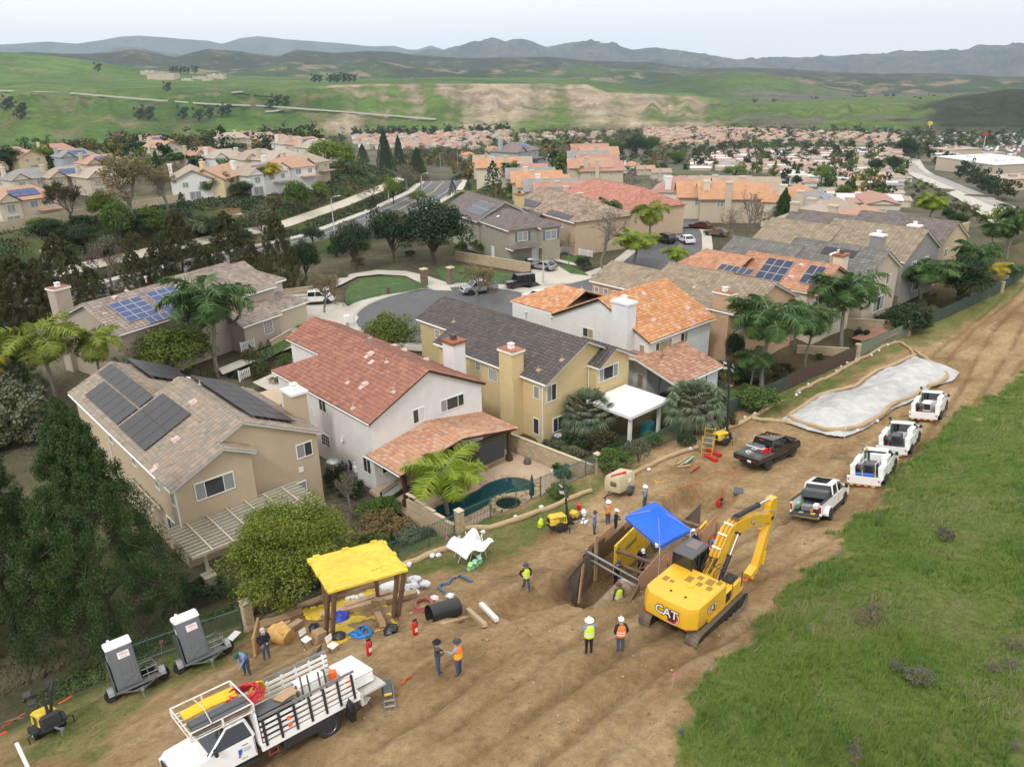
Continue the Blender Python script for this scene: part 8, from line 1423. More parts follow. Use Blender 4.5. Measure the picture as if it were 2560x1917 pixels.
for i in rn0(11):a=i*2.4;px,py=1120+75*cos(a)*(i%3)/2,690+60*sin(a)*(i%4)/3;mb=bag_mesh(.28,.34,40+i);sg1('sandbag',mb,SBG,'white sandbag in the heap behind the shelter','sandbag',gp(6,px,py,.0 if i<8 else.22),group='white sandbags heaped behind the shelter',sm=50)
for i,(px,py) in EN([(1085,545),(1235,490),(1275,485),(1250,775),(1350,755)]):mb=bag_mesh(.2,.3,60+i);sg1('sandbag',mb,SBG,['white sandbag by the fence, leftmost of three','white sandbag by the fence, middle of three','small white sandbag by the fence, right of three','crumpled white bag beside the red hose','crumpled white bag beside the ring segment'][i],'sandbag',gp(6,px,py),sm=50)
for i in rn0(4):mb=bag_mesh(.16,.22,70+i);sg1('paper_bag',mb,WPL,'white wrapped bundle lying on the timber under the shelter','bundle',gp(6,700+i*28,800-i*6,.45),group='white bundles on the timber',sm=50)
g_=gp(6,955,725);mb=MB().lathe([(0,-.5),(.3,-.45),(.36,-.3),(.36,.3),(.3,.45),(0,.5)],16,R=rot(0,pi/2,0)@np.eye(3));sg1('white_tank',mb,WPL,'white rounded tank behind the shelter','tank',(g_[0],g_[1],g_[2]+.38),-.2,sm=40)
def exting(lab,p,s=1.0):t=th1('fire_extinguisher',lab,'fire extinguisher',p);mb=MB().lathe([(.09,0),(.1,.05),(.1,.5),(.06,.6),(.03,.64)],14);obj('cylinder',mb,RDP,t,sm=50);mb=MB().box((.02,0,.68),(.16,.04,.08));mb.tube([(.05,0,.66),(.14,0,.5),(.12,0,.3)],.015,4);obj('handle',mb,BLK,t);mb=MB().box((0,-.1,.3),(.1,.012,.16));obj('sticker',mb,WPL,t);t.scale=(s,)*3
exting('red fire extinguisher standing before the yellow mat',gp(6,830,1115),1.25);exting('red fire extinguisher left of the black pipe',gp(6,1125,990),1.25);exting('red fire extinguisher at the far end plywood',(34.3,20.9,GZ(34.3,20.9)));exting('red fire extinguisher left of the blue drum',(32.9,20.4,GZ(32.9,20.4)));exting('red fire extinguisher beside the excavator counterweight',(27.9,19.6,GZ(27.9,19.6)))
mb=MB().lathe([(.2,0),(.22,.1),(.22,.55),(.2,.62)],14);sg1('blue_drum',mb,BLU,'small blue drum beside the red extinguisher','drum',(33.4,20.3,GZ(33.4,20.3)),sm=40)
for i,(x,y) in EN(((28.7,20.1),(30.2,20.4),(33.0,21.0),(35.2,21.4))):t=th1('warning_stake',['black stake with orange cap nearest the excavator','second black stake with orange cap','third black stake with orange cap near the blue drum','black stake with orange cap at the far plywood'][i],'stake',(x,y,GZ(x,y)));mb=MB().cyl((0,0,0),(0,0,1.2),.018,n=5);obj('rod',mb,BLK,t);mb=MB().lathe([(.05,1.15),(.06,1.2),(.04,1.27)],8);obj('cap',mb,ORG,t)
def fold_chair(lab,p,h,col=WPL):
 t=th1('folding_chair',lab,'folding chair',p,h);mb=MB().box((0,0,.45),(.4,.4,.03),bev=.012);obj('seat',mb,col,t);mb=MB().box((-.22,0,.75),(.03,.4,.3),rot(0,-.15,0),bev=.012);obj('backrest',mb,col,t)
 for s in(-1,1):mb=MB().tube([(.24,s*.2,0),(-.18,s*.2,.5),(-.26,s*.2,.9)],.014,4);obj('leg',mb,BLK if col is WPL else DGR,t);mb=MB().tube([(-.26,s*.18,0),(.15,s*.18,.46)],.014,4);obj('leg',mb,BLK if col is WPL else DGR,t)
fold_chair('white folding chair behind the lift gate of the stake truck',gp(6,800,1470),rd(-60));fold_chair('white folding chair beside the open carton',gp(6,600,1100),rd(-75));fold_chair('white folding chair behind the stake truck side',gp(6,430,1060),rd(-80));fold_chair('dark folding chair near the end of the stake bed',gp(6,490,1160),rd(120),DGR)
g_=gp(6,965,1480);t=th1('step_ladder','short step ladder lying flat with tools on it','ladder',(g_[0],g_[1],g_[2]+.12),rd(62));mb=MB();[mb.tube([(0,y,.02),(1.5,y,.02)],.03,4) for y in(-.2,.2)];obj('rail',mb,STL,t);[obj('rung',MB().bx(x-.04,x+.04,-.2,.2,.0,.04),STL,t) for x in(.15,.45)];mb=MB().box((1.1,0,.1),(.75,.36,.14),bev=.03);obj('platform',mb,DGR,t);mb=MB().box((.75,0,.12),(.2,.3,.05));obj('label_plate',mb,YEL,t)
mb=MB().tube([(0,0,.03),(.3,.1,.03),(.55,.12,.05)],.03,5);mb.tube([(0,.12,.03),(.3,.1,.05),(.6,.0,.03)],.03,5);sg1('bolt_cutter',mb,mat('tool_orange',(.5,.08,.02),.5),'orange-handled bolt cutter dropped on the dirt','tool',gp(6,1045,1310),.3)
g_=NA(gp(6,1480,500));t=th1('folded_canopy','half-collapsed white canopy with crossed legs by the fence','canopy',tuple(g_));mb=MB();rg=random.Random(4)
for i in rn0(8):a=i*pi/4;mb.tube([(1.0*cos(a),.9*sin(a),.05),(.75*cos(a+.5),.7*sin(a+.5),1.45)],.025,4);mb.tube([(1.0*cos(a),.9*sin(a),1.2),(.75*cos(a+.8),.7*sin(a+.8),.5)],.018,4)
obj('frame',mb,WPL,t);vs,fs=[],[];n=12
for j in rn0(n+1):
 for k in rn0(n+1):x,y=(j/n-.5)*2.1,(k/n-.5)*1.9;vs.append((x,y,1.15+.45*sin(x*4+1)*cos(y*4.3)+.3*math.exp(-(x*x+y*y)*3)-.25*abs(x)))
mb=MB().add(vs,[(j*(n+1)+k,j*(n+1)+k+1,(j+1)*(n+1)+k+1,(j+1)*(n+1)+k) for j in rn0(n) for k in rn0(n)]);obj('cloth',mb,mat('cloth_white',(.72,.73,.78),.7),t,sm=40);WTR=mat('water_pack',cols=[(.25,.5,.6),(.3,.6,.2),(.7,.8,.85)],rough=.3,var=.5,vs_=5)
for i in rn0(6):mb=MB().box((0,0,.13),(.4,.28,.24),bev=.04);sg1('water_pack',mb,WTR,'pack of water bottles stacked before the white canopy','water pack',gp(6,1480+(i%3)*28,575-22*(i%3),.25*(i//3)),.2*i,group='packs of water bottles')
mb=bag_mesh(.22,.75,90);sg1('safety_vest',mb,LIMEV,'lime safety vest hung beside the small light tower','vest',gp(7,390,425),sm=50);t=th1('generator_cart','small yellow engine on a cart behind the light tower','generator',gp(7,600,385));mb=MB().box((0,0,.5),(.5,.4,.4),bev=.06);mb.cyl((.1,-.25,.5),(.1,.25,.5),.2,n=14);obj('engine',mb,YEL,t);mb=MB().bx(-.3,.6,-.25,.25,.22,.28);obj('frame',mb,BLK,t);mb=MB().tube([(.5,0,.25),(1.1,0,.2)],.03,4);obj('drawbar',mb,STL,t)
g_=gp(7,635,350);mb=MB().lathe([(.13,0),(.17,.4)],14);sg1('bucket',mb,RDP,'red bucket behind the small light tower','bucket',(g_[0],g_[1],g_[2]+.35));mb=MB().lathe([(.12,0),(.19,.08),(.19,.35),(.1,.45),(.08,.5)],14);sg1('gas_bottle',mb,WPL,'white gas bottle right of the red bucket','gas bottle',gp(7,665,360),sm=40);mb=MB().box((0,0,.05),(.7,.4,.08));sg1('tray',mb,WPL,'white and green tray lying beside the gas bottle','tray',gp(7,670,385),.5)
CB=mat('compressor_beige',(.52,.44,.29),.5,var=.05);t=th1('air_compressor','beige towable air compressor beside the fence corner','air compressor');mb=MB().loft([[(x*.95,y*.93,.5) for x,y in((-1.0,-.62),(1.0,-.62),(1.0,.62),(-1.0,.62))],[(x,y,.7) for x,y in((-1.0,-.62),(1.0,-.62),(1.0,.62),(-1.0,.62))],[(x,y,1.35) for x,y in((-1.0,-.62),(1.0,-.62),(1.0,.62),(-1.0,.62))],[(x*.97,y*.85,1.62) for x,y in((-.93,-.62),(1.0,-.62),(1.0,.62),(-.93,.62))]]);obj('housing',mb,CB,t,sm=30);mb=MB().box((.3,-.63,1.15),(.4,.01,.3));obj('sticker',mb,WPL,t);mb=MB().box((-.985,-.1,1.1),(.03,.5,.35));obj('control_panel',mb,BLK,t)
for s in(-1,1):wheel(t,.25,s*.72,.33,.2);f=MB();P=[(.25+.43*cos(a),.34+.4*sin(a)) for a in NL(0,pi,9)];f.ext(P,s*.72-.13,s*.72+.13);obj('mudguard',f,DGR,t)
mb=MB().tube([(-.9,-.3,.5),(-1.7,0,.45),(-.9,.3,.5)],.04,4);mb.tube([(-1.7,0,.45),(-2.1,0,.42)],.05,5);mb.tube([(-1.9,0,.4),(-1.9,0,.02)],.03,4);obj('drawbar',mb,BLK,t);gpo(t,38.1,31.1,rd(8));mb=MB().cyl((0,0,0),(1.0,0,0),.06,n=8);mb.cyl((1.0,0,0),(1.2,0,0),.09,n=8);sg1('red_torch',mb,RDP,'red tube tool lying on top of the beige compressor','tool',(37.3,31.3,1.9+GZ(38,31)-.15),-.3)
def frame_mesh(w,h,n=4,r=.022):mb=MB();[mb.tube([(x,0,0),(x,0,h)],r,5) for x in(-w/2,w/2)];[mb.tube([(-w/2,0,h*(i+1)/(n+.3)),(w/2,0,h*(i+1)/(n+.3))],r*.8,4) for i in rn0(n)];return mb
SY=mat('scaffold_yellow',(.80,.48,.02),.5);t=th1('scaffold','small yellow scaffold with a grey platform beside the light tower','scaffold',gp(3,1195,1300),rd(28))
for x in(0,1.75):m_=frame_mesh(.8,1.9);m_.xf(rotz(pi/2),(x,0,0));obj('end_frame',m_,SY,t)
mb=MB().bx(-.05,1.8,-.38,.38,1.15,1.2);obj('platform',mb,DGR,t);mb=MB();[mb.tube([(0,y,1.12),(1.75,y,1.12)],.025,4) for y in(-.4,.4)];mb.tube([(0,-.4,.3),(1.75,-.4,1.0)],.02,4);obj('side_rail',mb,SY,t)
m_=frame_mesh(.9,1.7,5,.03);m_.xf(rot(pi/2*.97,0,0));o=sg1('walkway_frame',m_,SY,'yellow scaffold frame lying flat on the dirt','metal frame',gp(3,905,1440,.06),rd(-42));
for k,x,y,lb in((3,770,1480,'small grey frame lying near the beige compressor'),(3,900,1395,'grey frame lying behind the flat yellow frame'),(3,1020,1295,'grey frame lying by the fence left of the boards'),(7,180,460,'thin square frame lying on the grass')):m_=frame_mesh(.6,.9,2,.018);m_.xf(rot(pi/2,0,0));sg1('metal_frame',m_,STL,lb,'metal frame',gp(k,x,y,.05),rd(-20))
for i,(a,b) in EN((((3,1190,1290),(3,1260,1330)),((3,1200,1255),(3,1285,1295)))):A,B_=NA(gp(*a)),NA(gp(*b));mb=MB().cyl(A+(0,0,.17),B_+(0,0,.17),.17,n=12);sg1('red_roll',mb,RDP,['red roll under the scaffold, nearer','red roll under the scaffold, farther'][i],'roll',sm=40)
for i,(a,b,m_) in EN([((3,1010,1340),(3,1080,1295),WOOD),((3,1030,1350),(3,1100,1310),WOOD),((3,1060,1345),(3,1115,1300),mat('timber_green',(.22,.42,.38),.7)),((3,1010,1360),(3,1090,1350),WOOD),((3,1090,1390),(3,1150,1355),RST),((3,1110,1380),(3,1140,1365),RDP)]):beam(['short plank in the board pile, left','short plank in the board pile, middle','pale green plank in the board pile','low plank in front of the board pile','dark bar right of the board pile','small red bar right of the board pile'][i],a,b,.14,.08,m_,'plank','plank',.06+.04*(i%3))
g_=gp(3,1400,1520);t=th1('tool_case','dark grey plastic case lying on the dirt above the pit','tool case',g_,.5);mb=MB().box((0,0,.12),(.85,.65,.2),bev=.04);obj('case_body',mb,DGR,t);mb=MB().box((0,0,.25),(.8,.6,.05),bev=.02);obj('lid',mb,DGR,t);g_=gp(3,1283,1600);t=th1('power_pack','red and black portable power pack beside the pit','power pack',g_,.2);mb=MB().box((0,0,.25),(.7,.35,.42),bev=.06);obj('casing',mb,BLK,t);mb=MB().tube([(-.3,0,.4),(-.3,0,.58),(.3,0,.58),(.3,0,.4)],.04,5);[mb.box((x,0,.25),(.06,.37,.45),bev=.02) for x in(-.34,.34)];obj('red_guard',mb,RDP,t);mb=MB().box((0,-.18,.3),(.3,.01,.07));obj('white_label',mb,WPL,t)
def cable(lab,pts,m,r=.025,cat='cable'):
 P=[NA(gp(*p))+NA([0,0,.04]) for p in pts];R=[]
 for a,b in zip(P[:-1],P[1:]):
  n=max(2,int(NN(b-a)/.4));R+=[a+(b-a)*i/n for i in rn0(n)]
 R.append(P[-1]);R=NA(R)
 for _ in rn0(2):R[1:-1]=(R[:-2]+2*R[1:-1]+R[2:])/4
 for i in rn0(len(R)):R[i,2]=max(R[i,2],GZ(R[i,0],R[i,1])+.03)
 mb=MB().tube(R,r,4);return sg1('cable',mb,m,lab,cat)
cable('orange cable from the black pickup to the pit',[(3,1420,1370),(3,1300,1390),(3,1180,1440),(3,1050,1490),(3,920,1530)],ORG,.018);cable('second orange cable down to the red power pack',[(3,1420,1375),(3,1330,1440),(3,1290,1530),(3,1270,1590)],ORG,.015);cable('dark cable from the white pickup across the road',[(7,1990,390),(7,1900,440),(7,1780,500),(7,1640,560)],BLK,.02);cable('yellow-brown hose loop from the white pickup',[(7,2070,380),(7,2040,430),(7,1960,470),(7,1880,480),(7,1760,530),(7,1640,600)],mat('hose_khaki',(.28,.22,.08),.7),.022);cable('pale hose from the shelter to the grass',[(6,1010,880),(6,1060,960),(6,1180,970),(6,1260,940)],DGR,.02)
for i,pts in EN([[(5,0,1400),(5,100,1330),(5,160,1300)],[(5,0,1370),(5,80,1340),(5,150,1330)],[(5,380,1250),(5,460,1200)]]):cable(['red-orange pole lying left of the light tower','dark pole lying left of the light tower','orange-striped pole right of the light tower'][i],pts,(mat('pole_orange',(.6,.1,.03),.6),RST,ORG)[i],.05,'pole')
g_=gp(5,20,1440);mb=MB().ext([(-.5,-.3),(.3,-.1),(.1,.3),(-.4,.2)],0,.05,'z');sg1('red_sheet',mb,RDP,'red flag-like sheet on the ground at the left edge','flag',g_);mb=MB();A=NA(at(q(5,105,1500),5.9));B_=NA(at(q(5,200,1700),5.0));mb.cyl(A,B_,.075,n=12);sg1('white_post',mb,WPL,'white post tip rising at the bottom left corner','post',sm=40);mb=MB().box((0,0,.03),(.75,.4,.04),bev=.01);sg1('corrugated_sheet',mb,WPL,'white panel lying right of the right toilet trailer','panel',gp(5,1505,845,.3),.5);mb=bag_mesh(.3,.25,95);sg1('green_jacket',mb,mat('cloth_teal',(.08,.14,.13),.9),'crumpled grey-green jacket on the grass','jacket',gp(5,1535,940),sm=50);mb=bag_mesh(.35,.5,96);o=sg1('bin_bag',mb,BAGM,'black bin bag on the left toilet trailer','bag',sm=50);o.matrix_world=M1@Matrix.Translation((.55,.3,.48))
PINK=mat('flag_pink',(.90,.10,.35),.7)
for i,(k,x,y,kind) in EN([(5,1045,930,'p'),(6,1325,430,'p'),(7,1235,1480,'p'),(8,1003,325,'p'),(8,610,595,'s'),(8,785,465,'s'),(8,1190,125,'s'),(8,1310,10,'s'),(4,1120,700,'p'),(4,1540,520,'p'),(4,1660,1650,'s'),(4,1765,1585,'s'),(4,1850,1510,'s'),(4,1950,1440,'s'),(4,2015,1450,'p'),(4,1910,370,'p')]):
 t=th1('survey_stake',['pink-flagged stake between the two toilets','tall pink stake at the fence by the white canopy','pink-flagged stake in the dirt road below the excavator','pink-topped stake at the grass edge right of the excavator','rusty stake nearest the excavator tracks','second rusty stake up the grass edge','third rusty stake up the grass edge','fourth rusty stake, behind the white pickup','pink-flagged stake at the fence above the tarp','pink stake near the dark hedge','dark stake in the grass, first of four by the service trucks','dark stake in the grass, second of four by the service trucks','dark stake in the grass, third of four by the service trucks','dark stake in the grass, fourth of four by the service trucks','pink-flagged stake beside the dry bush at the right','pink stake at the far right fence'][i],'stake',gp(k,x,y));hh=.95 if kind=='s' else.8
 mb=MB().box((0,0,hh/2),(.035,.02,hh),rot(.06,.1,.3));obj('stick',mb,RST if kind=='s' else WOOD,t)
 if kind=='p':mb=MB().box((.07,0,hh-.1),(.16,.01,.2),rot(0,.4,0));obj('ribbon',mb,PINK,t)
for i,(x,y) in EN([(825,772),(1485,220),(5,1468)]):mb=MB().box((0,0,.2),(.14,.01,.12));mb.cyl((0,0,0),(0,0,.2),.006,n=4);sg1('marker_flag',mb,BLU,['blue marker flag in the grass right of the excavator','blue marker flag far up the grass','blue marker flag at the dirt edge below'][i],'marker flag',gp(8,x,y))
n=9000;x=RNG.uniform(8,75,n);y=RNG.uniform(10,35,n);k=(gbil(x,y,dirt_only)>.6)&(_noise(x,y,2.2,101)+.8*gbil(x,y,sm0(4.5,2,dig))>.55);x,y=x[k],y[k];zz=gbil(x,y,gZ);s_=.02+.07*RNG.uniform(size=len(x))**3;ico=NA([(0,0,1),(.9,0,.3),(.3,.85,.3),(-.7,.5,.25),(-.7,-.5,.3),(.3,-.85,.25),(0,0,-.6)]);Vc=ico[None]*s_[:,None,None]*RNG.uniform(.7,1.3,(len(x),7,3))+np.c_[x,y,zz][:,None];fcs=[(0,1,2),(0,2,3),(0,3,4),(0,4,5),(0,5,1),(6,2,1),(6,3,2),(6,4,3),(6,5,4),(6,1,5)]
tag(link('soil_clods',fast_mesh('clods',Vc.reshape(-1,3),fcs,len(x),7,mat('clod',cols=[(.24,.16,.09),(.34,.245,.14),(.18,.115,.06),(.42,.33,.21)],rough=.95))),'loose clods and stones scattered over the bare dirt','clods',kind='stuff')
# garden of the white house
DECK=mat('pool_deck',(.45,.33,.235),.85,var=.08,vs_=.8,stain=.1);sheet('pool_deck',[(27.2,46.9),(27.1,35.6),(40.1,35.6),(39.2,46.6)],.06,DECK,thick=.3);WATM=mat('pool_water',(.012,.055,.062),.06,spec=.9)
pool=[at(q(2,*p),.1)[:2] for p in[(1080,1510),(1190,1430),(1400,1362),(1470,1310),(1560,1275),(1640,1262),(1740,1275),(1805,1320),(1760,1350),(1600,1372),(1500,1420),(1490,1450),(1310,1538),(1180,1575)]];pc=np.mean(pool,0)
def smoothpoly(P,it=2):
 P=[NA(p) for p in P]
 for _ in rn0(it):P=[w for i in rn0(len(P)) for w in(P[i]*.75+P[(i+1)%len(P)]*.25,P[i]*.25+P[(i+1)%len(P)]*.75)]
 return P
pl2=smoothpoly(pool);sheet('pool_water',[tuple(p) for p in pl2],.085,WATM);COP=mat('flagstone',cols=[(.42,.28,.15),(.50,.37,.22),(.36,.27,.17),(.46,.34,.24)],rough=.85,var=.12)
def coping(P,w,z,nm='coping_stone',h=.09):
 P=[NA(p[:2]) for p in P];c=np.mean(P,0);acc=[];
 for i in rn0(len(P)):
  a,b=P[i],P[(i+1)%len(P)];d=(b-a);L=NN(d)
  if L<.05:continue
  n_=NA([d[1],-d[0]])/L;n_*=np.sign((a+b)@n_/2-c@n_) or 1;mb=MB().ext([tuple(a+d*.02),tuple(b-d*.02),tuple(b-d*.02+n_*w*RU(.85,1.1)),tuple(a+d*.02+n_*w)],z,z+h,'z');acc.append(mb)
 return acc
t=th1('swimming_pool_edge','flagstone coping round the kidney-shaped pool','pool coping')
for mb in coping(smoothpoly(pool,1),.5,.065):obj('coping_stone',mb,COP,t)
sc_=NA(at(q(2,1620,1425),.45)[:2]);t=th1('spa','round raised spa with flagstone rim at the end of the pool','spa');ring_=[(sc_[0]+.95*cos(a),sc_[1]+.95*sin(a)) for a in NL(0,2*pi,15)[:-1]]
for mb in coping(ring_,.42,.0,h=.45):obj('rim_stone',mb,COP,t)
mb=MB().lathe([(.0,.3),(.98,.3)],24,o=(sc_[0],sc_[1],0));obj('spa_water',mb,mat('spa_water',(.05,.10,.10),.08),t)
def furn(name,lab,cat,p,rz,boxes,m,cush=None):
 t=th1(name,lab,cat,(p[0],p[1],.06),rz);mb=MB();[mb.box(c,d,bev=.02) for c,d in boxes];obj('frame',mb,m,t)
 if cush:mb=MB();[mb.box(c,d,bev=.05) for c,d in cush];obj('cushion',mb,mat('cushion_grey',(.30,.29,.27),.9),t)
furn('outdoor_sofa','dark wicker sofa with grey cushions under the left end of the tiled patio roof','sofa',at(q(2,880,1370),.3),.3,[((0,0,.2),(2.0,.8,.35)),((0,.38,.5),(2.0,.12,.5))],BLK,[((0,-.02,.45),(1.9,.7,.15)),((0,.28,.62),(1.8,.15,.3))]);furn('outdoor_armchair','dark armchair beside the patio sofa','armchair',at(q(2,980,1340),.3),1.2,[((0,0,.2),(.8,.8,.35)),((0,.36,.5),(.8,.1,.5))],BLK);furn('side_table','small dark table by the patio post','table',at(q(2,1000,1420),.3),0,[((0,0,.4),(.6,.6,.05)),((0,0,.2),(.1,.1,.4))],BLK);furn('garden_chair','dark wicker chair by the spa','chair',at(q(2,1690,1490),.3),.4,[((0,0,.25),(.6,.6,.3)),((0,.27,.55),(.6,.08,.4))],BLK);furn('garden_chair','dark wicker chair beside the closed umbrella','chair',at(q(2,1790,1430),.3),.9,[((0,0,.25),(.6,.6,.3)),((0,.27,.55),(.6,.08,.4))],BLK)
p_=at(q(2,1778,1430),.3);t=th1('garden_umbrella','closed navy umbrella beside the spa','umbrella',(p_[0],p_[1]+.1,.06));mb=MB().cyl((0,0,0),(0,0,2.6),.03,n=6);obj('pole',mb,GALV,t);mb=MB().lathe([(.2,.9),(.16,1.5),(.1,2.2),(.02,2.6)],10);obj('canopy',mb,mat('navy_canvas',(.015,.025,.06),.8),t)
for lb,px,py,r,h,m_,nm,ct in[('domed brown brazier on the pool deck',1742,1175,.32,.55,mat('brown_metal',(.10,.075,.07),.6),'fire_dome','brazier'),('white glazed pot on the pool deck',1912,1250,.24,.6,WPL,'garden_pot','pot'),('black pot by the pool garden wall',2005,1270,.24,.65,BLK,'garden_pot','pot')]:p_=at(q(2,px,py),.06);mb=MB().lathe([(r*.6,0),(r,h*.35),(r*.95,h*.75),(r*.6,h)] if 'pot' in nm else[(r,0),(r,h*.2),(r*.75,h*.75),(r*.2,h),(0,h)],16);sg1(nm,mb,m_,lb,ct,(p_[0],p_[1],.06),sm=40)
p_=at(q(3,245,1190),.3);t=th1('air_conditioner','grey air conditioner unit at the corner of the yellow house','air conditioner',(p_[0],p_[1],0));mb=MB().box((0,0,.45),(.85,.85,.85),bev=.05);obj('casing',mb,DGR,t);mb=MB().cyl((0,0,.88),(0,0,.92),.36,n=20);mb.cyl((0,0,.92),(0,0,.96),.12,n=12);obj('fan_grille',mb,mat('grille_pale',(.45,.47,.5),.5),t);mb=MB().box((0,0,0),(1.3,.8,.9));sg1('storage_box',mb,mat('teal_cover',(.01,.18,.24),.7),'teal covered box under the white patio cover','box',(*at(q(3,820,1110),.4)[:2],.5),.3)
p_=at(q(2,490,1165),2.0);mb=MB().lathe([(.05,0),(.5,.02),(.4,.1),(0,.16)],18);mb.cyl((0,0,-1.95),(0,0,0),.04,n=6);sg1('patio_heater',mb,GALV,'round silver patio heater top beside the white house','patio heater',p_,sm=40)
for i,(px,py,s_) in EN([(540,1225,.5),(585,1250,.4),(610,1200,.3),(640,1210,.4),(560,1200,.45),(600,1290,.4)]):p_=at(q(2,px,py),.5);mb=MB().box((0,0,0),(s_*1.3,s_,s_*1.4),bev=.06);mb.cyl((0,0,.3),(0,.1,.6),.08,n=8);sg1('stored_item',mb,(BLK,DGR,BLK,WPL,DGR,BLK)[i],['black grill against the white house wall','dark bin against the white house wall','black kettle grill by the white house wall','pale box by the white house wall','dark cabinet by the white house wall','dark wheeled item by the white house wall'][i],'garden item',(p_[0],p_[1],.5),i*.5)
def psheet(nm,pts,z,m,k=None):return sheet(nm,[at(q(*p),z)[:2] for p in pts],z,m)
psheet('lawn',[('M',40,1190),('M',30,1120),('M',60,1060),('M',130,1025),('M',250,1005),('M',380,1010),('M',500,1040),('M',580,1080),('M',500,1095),('M',300,1115),('M',150,1150)],.16,LAWN);psheet('path',[('M',-150,1120),('M',-50,1030),('M',80,985),('M',240,962),('M',420,968),('M',560,1000),('M',680,1040),('M',720,1095),('M',600,1092),('M',545,1060),('M',420,1000),('M',250,990),('M',110,1005),('M',0,1060)],.135,CONC);psheet('lawn',[('M',600,960),('M',700,1060),('M',780,1090),('M',1180,1045),('M',1220,1010),('M',950,960),('M',700,920)],.05,LAWN);psheet('driveway',[('M',1210,1010),('M',1290,1060),('M',1480,1050),('M',1640,1010),('M',1400,930),('M',1240,930)],.142,CONC);psheet('lawn',[('M',1390,930),('M',1480,985),('M',1600,1000),('M',1560,970),('M',1470,930)],.155,LAWN);psheet('lawn',[('M',1350,880),('M',1500,915),('M',1560,880),('M',1430,860)],.155,LAWN);psheet('path',[('M',1330,890),('M',1460,925),('M',1520,935),('M',1500,915),('M',1350,880)],.15,CONC)
psheet('driveway',[(1,1790,350),(1,1900,260),(1,2210,300),(2,660,240),(2,600,330),(1,1990,470),(1,1800,500)],.15,CONC);psheet('lawn',[(1,1600,640),(1,1860,520),(1,1880,570),(1,1660,690)],.1,LAWN);psheet('lawn',[(1,1880,455),(1,1975,415),(1,1980,435),(1,1920,465)],.16,LAWN);psheet('path',[(1,1430,760),(1,1700,650),(1,2000,540),(1,1990,500),(1,1660,620),(1,1400,720)],.09,CONC);psheet('patio',[(1,1620,810),(1,1780,740),(1,1860,800),(1,1740,870)],.1,CONC)
psheet('lawn',[(3,1230,900),(3,1330,1000),(3,1420,930),(3,1400,860),(3,1330,840)],.06,LAWN);psheet('patio',[(3,1150,830),(3,1260,890),(3,1370,830),(3,1250,790)],.05,CONC);psheet('lawn',[(3,1720,770),(3,1850,700),(3,1930,680),(3,1780,790)],.05,LAWN);psheet('patio',[('R',1100,1400),('R',1250,1330),('R',1400,1370),('R',1250,1440)],.05,mat('brick_patio',(.32,.16,.11),.85,var=.1));psheet('lawn',[('R',1140,1430),('R',1220,1400),('R',1250,1415),('R',1170,1460)],.055,LAWN);psheet('lawn',[('R',1560,770),('R',1800,760),('R',1900,790),('R',1620,800)],-.2,LAWN)
for i,p in EN((('M',543,1062),('M',712,1052))):g_=at(q(*p),.1);t=th1('gate_pillar',['stone gate pillar with pale cap, left of two on the cul-de-sac path','stone gate pillar with pale cap, right of two on the cul-de-sac path'][i],'pillar',(g_[0],g_[1],.1));mb=MB();[mb.box((RU(-.02,.02),0,.15+k*.29),(.85,.85,.28),bev=.03) for k in rn0(8)];obj('stone_course',mb,mat('dark_stone',(.17,.135,.10),.9,var=.4,vs_=4,bump=.6,bs=8),t);mb=MB().box((0,0,2.5),(1.05,1.05,.2),bev=.04);obj('cap',mb,mat('cap_tan',(.52,.40,.25),.8),t)
mb=MB().box((0,0,.5),(.4,.4,1.0));sg1('utility_post',mb,RST,'squat brown utility box on the round lawn','utility box',at(q('M',310,1115),.16))
t=th1('lawn_railing','green railing round the cul-de-sac lawn','railing');P=[NA(at(q('M',*p),.13)) for p in[(20,1195),(60,1170),(160,1150),(260,1130),(400,1110),(500,1095),(580,1085)]];mb=MB();[mb.tube([p+NA([0,0,z]) for p in P],.025,4) for z in(.15,1.3)];obj('rail',mb,FG,t)
for a,b in zip(P[:-1],P[1:]):
 n=int(NN(b-a)/.3)
 for i in rn0(n):m_=MB();c=a+(b-a)*i/n;m_.box((c[0],c[1],.78),(.05 if i%7==0 else.025,)*2+(1.3,));obj('picket',m_,FG,t)
t=th1('green_railing','green railing between the right pillar and the block wall','railing');P=[NA(at(q('M',*p),.13)) for p in[(740,1080),(950,1065),(1160,1040)]];mb=MB();[mb.tube([p+NA([0,0,z]) for p in P],.025,4) for z in(.15,1.3)];obj('rail',mb,FG,t);[obj('picket',MB().box((*(P[0]+(P[2]-P[0])*i/40)[:2],.78),(.03,.03,1.3)),FG,t) for i in rn0(41)]
def picket_fence(lab,pts,z=.1,h=1.1):
 t=th1('picket_fence',lab,'fence');P=[NA(at(q(*p),z)) for p in pts];mb=MB();[mb.tube([p+NA([0,0,zz]) for p in P],.035,4) for zz in(.3,h-.2)];obj('rail',mb,WHT,t)
 for a,b in zip(P[:-1],P[1:]):
  n=max(2,int(NN(b-a)/.22))
  for i in rn0(n+1):c=a+(b-a)*i/n;m_=MB();m_.box((c[0],c[1],z+h/2),(.09,.09,h) if i%8 else(.14,.14,h+.2));obj('picket',m_,WHT,t)
picket_fence('white picket fence on the lawn across the cul-de-sac',[('M',1345,885),('M',1430,850),('M',1620,880)]);picket_fence('short white picket fence beside the black-panelled roof',[(1,1540,800),(1,1605,770)],.1,1.0);picket_fence('white picket fence piece by the left house window',[(1,1550,610),(1,1635,580)],.1,1.0)
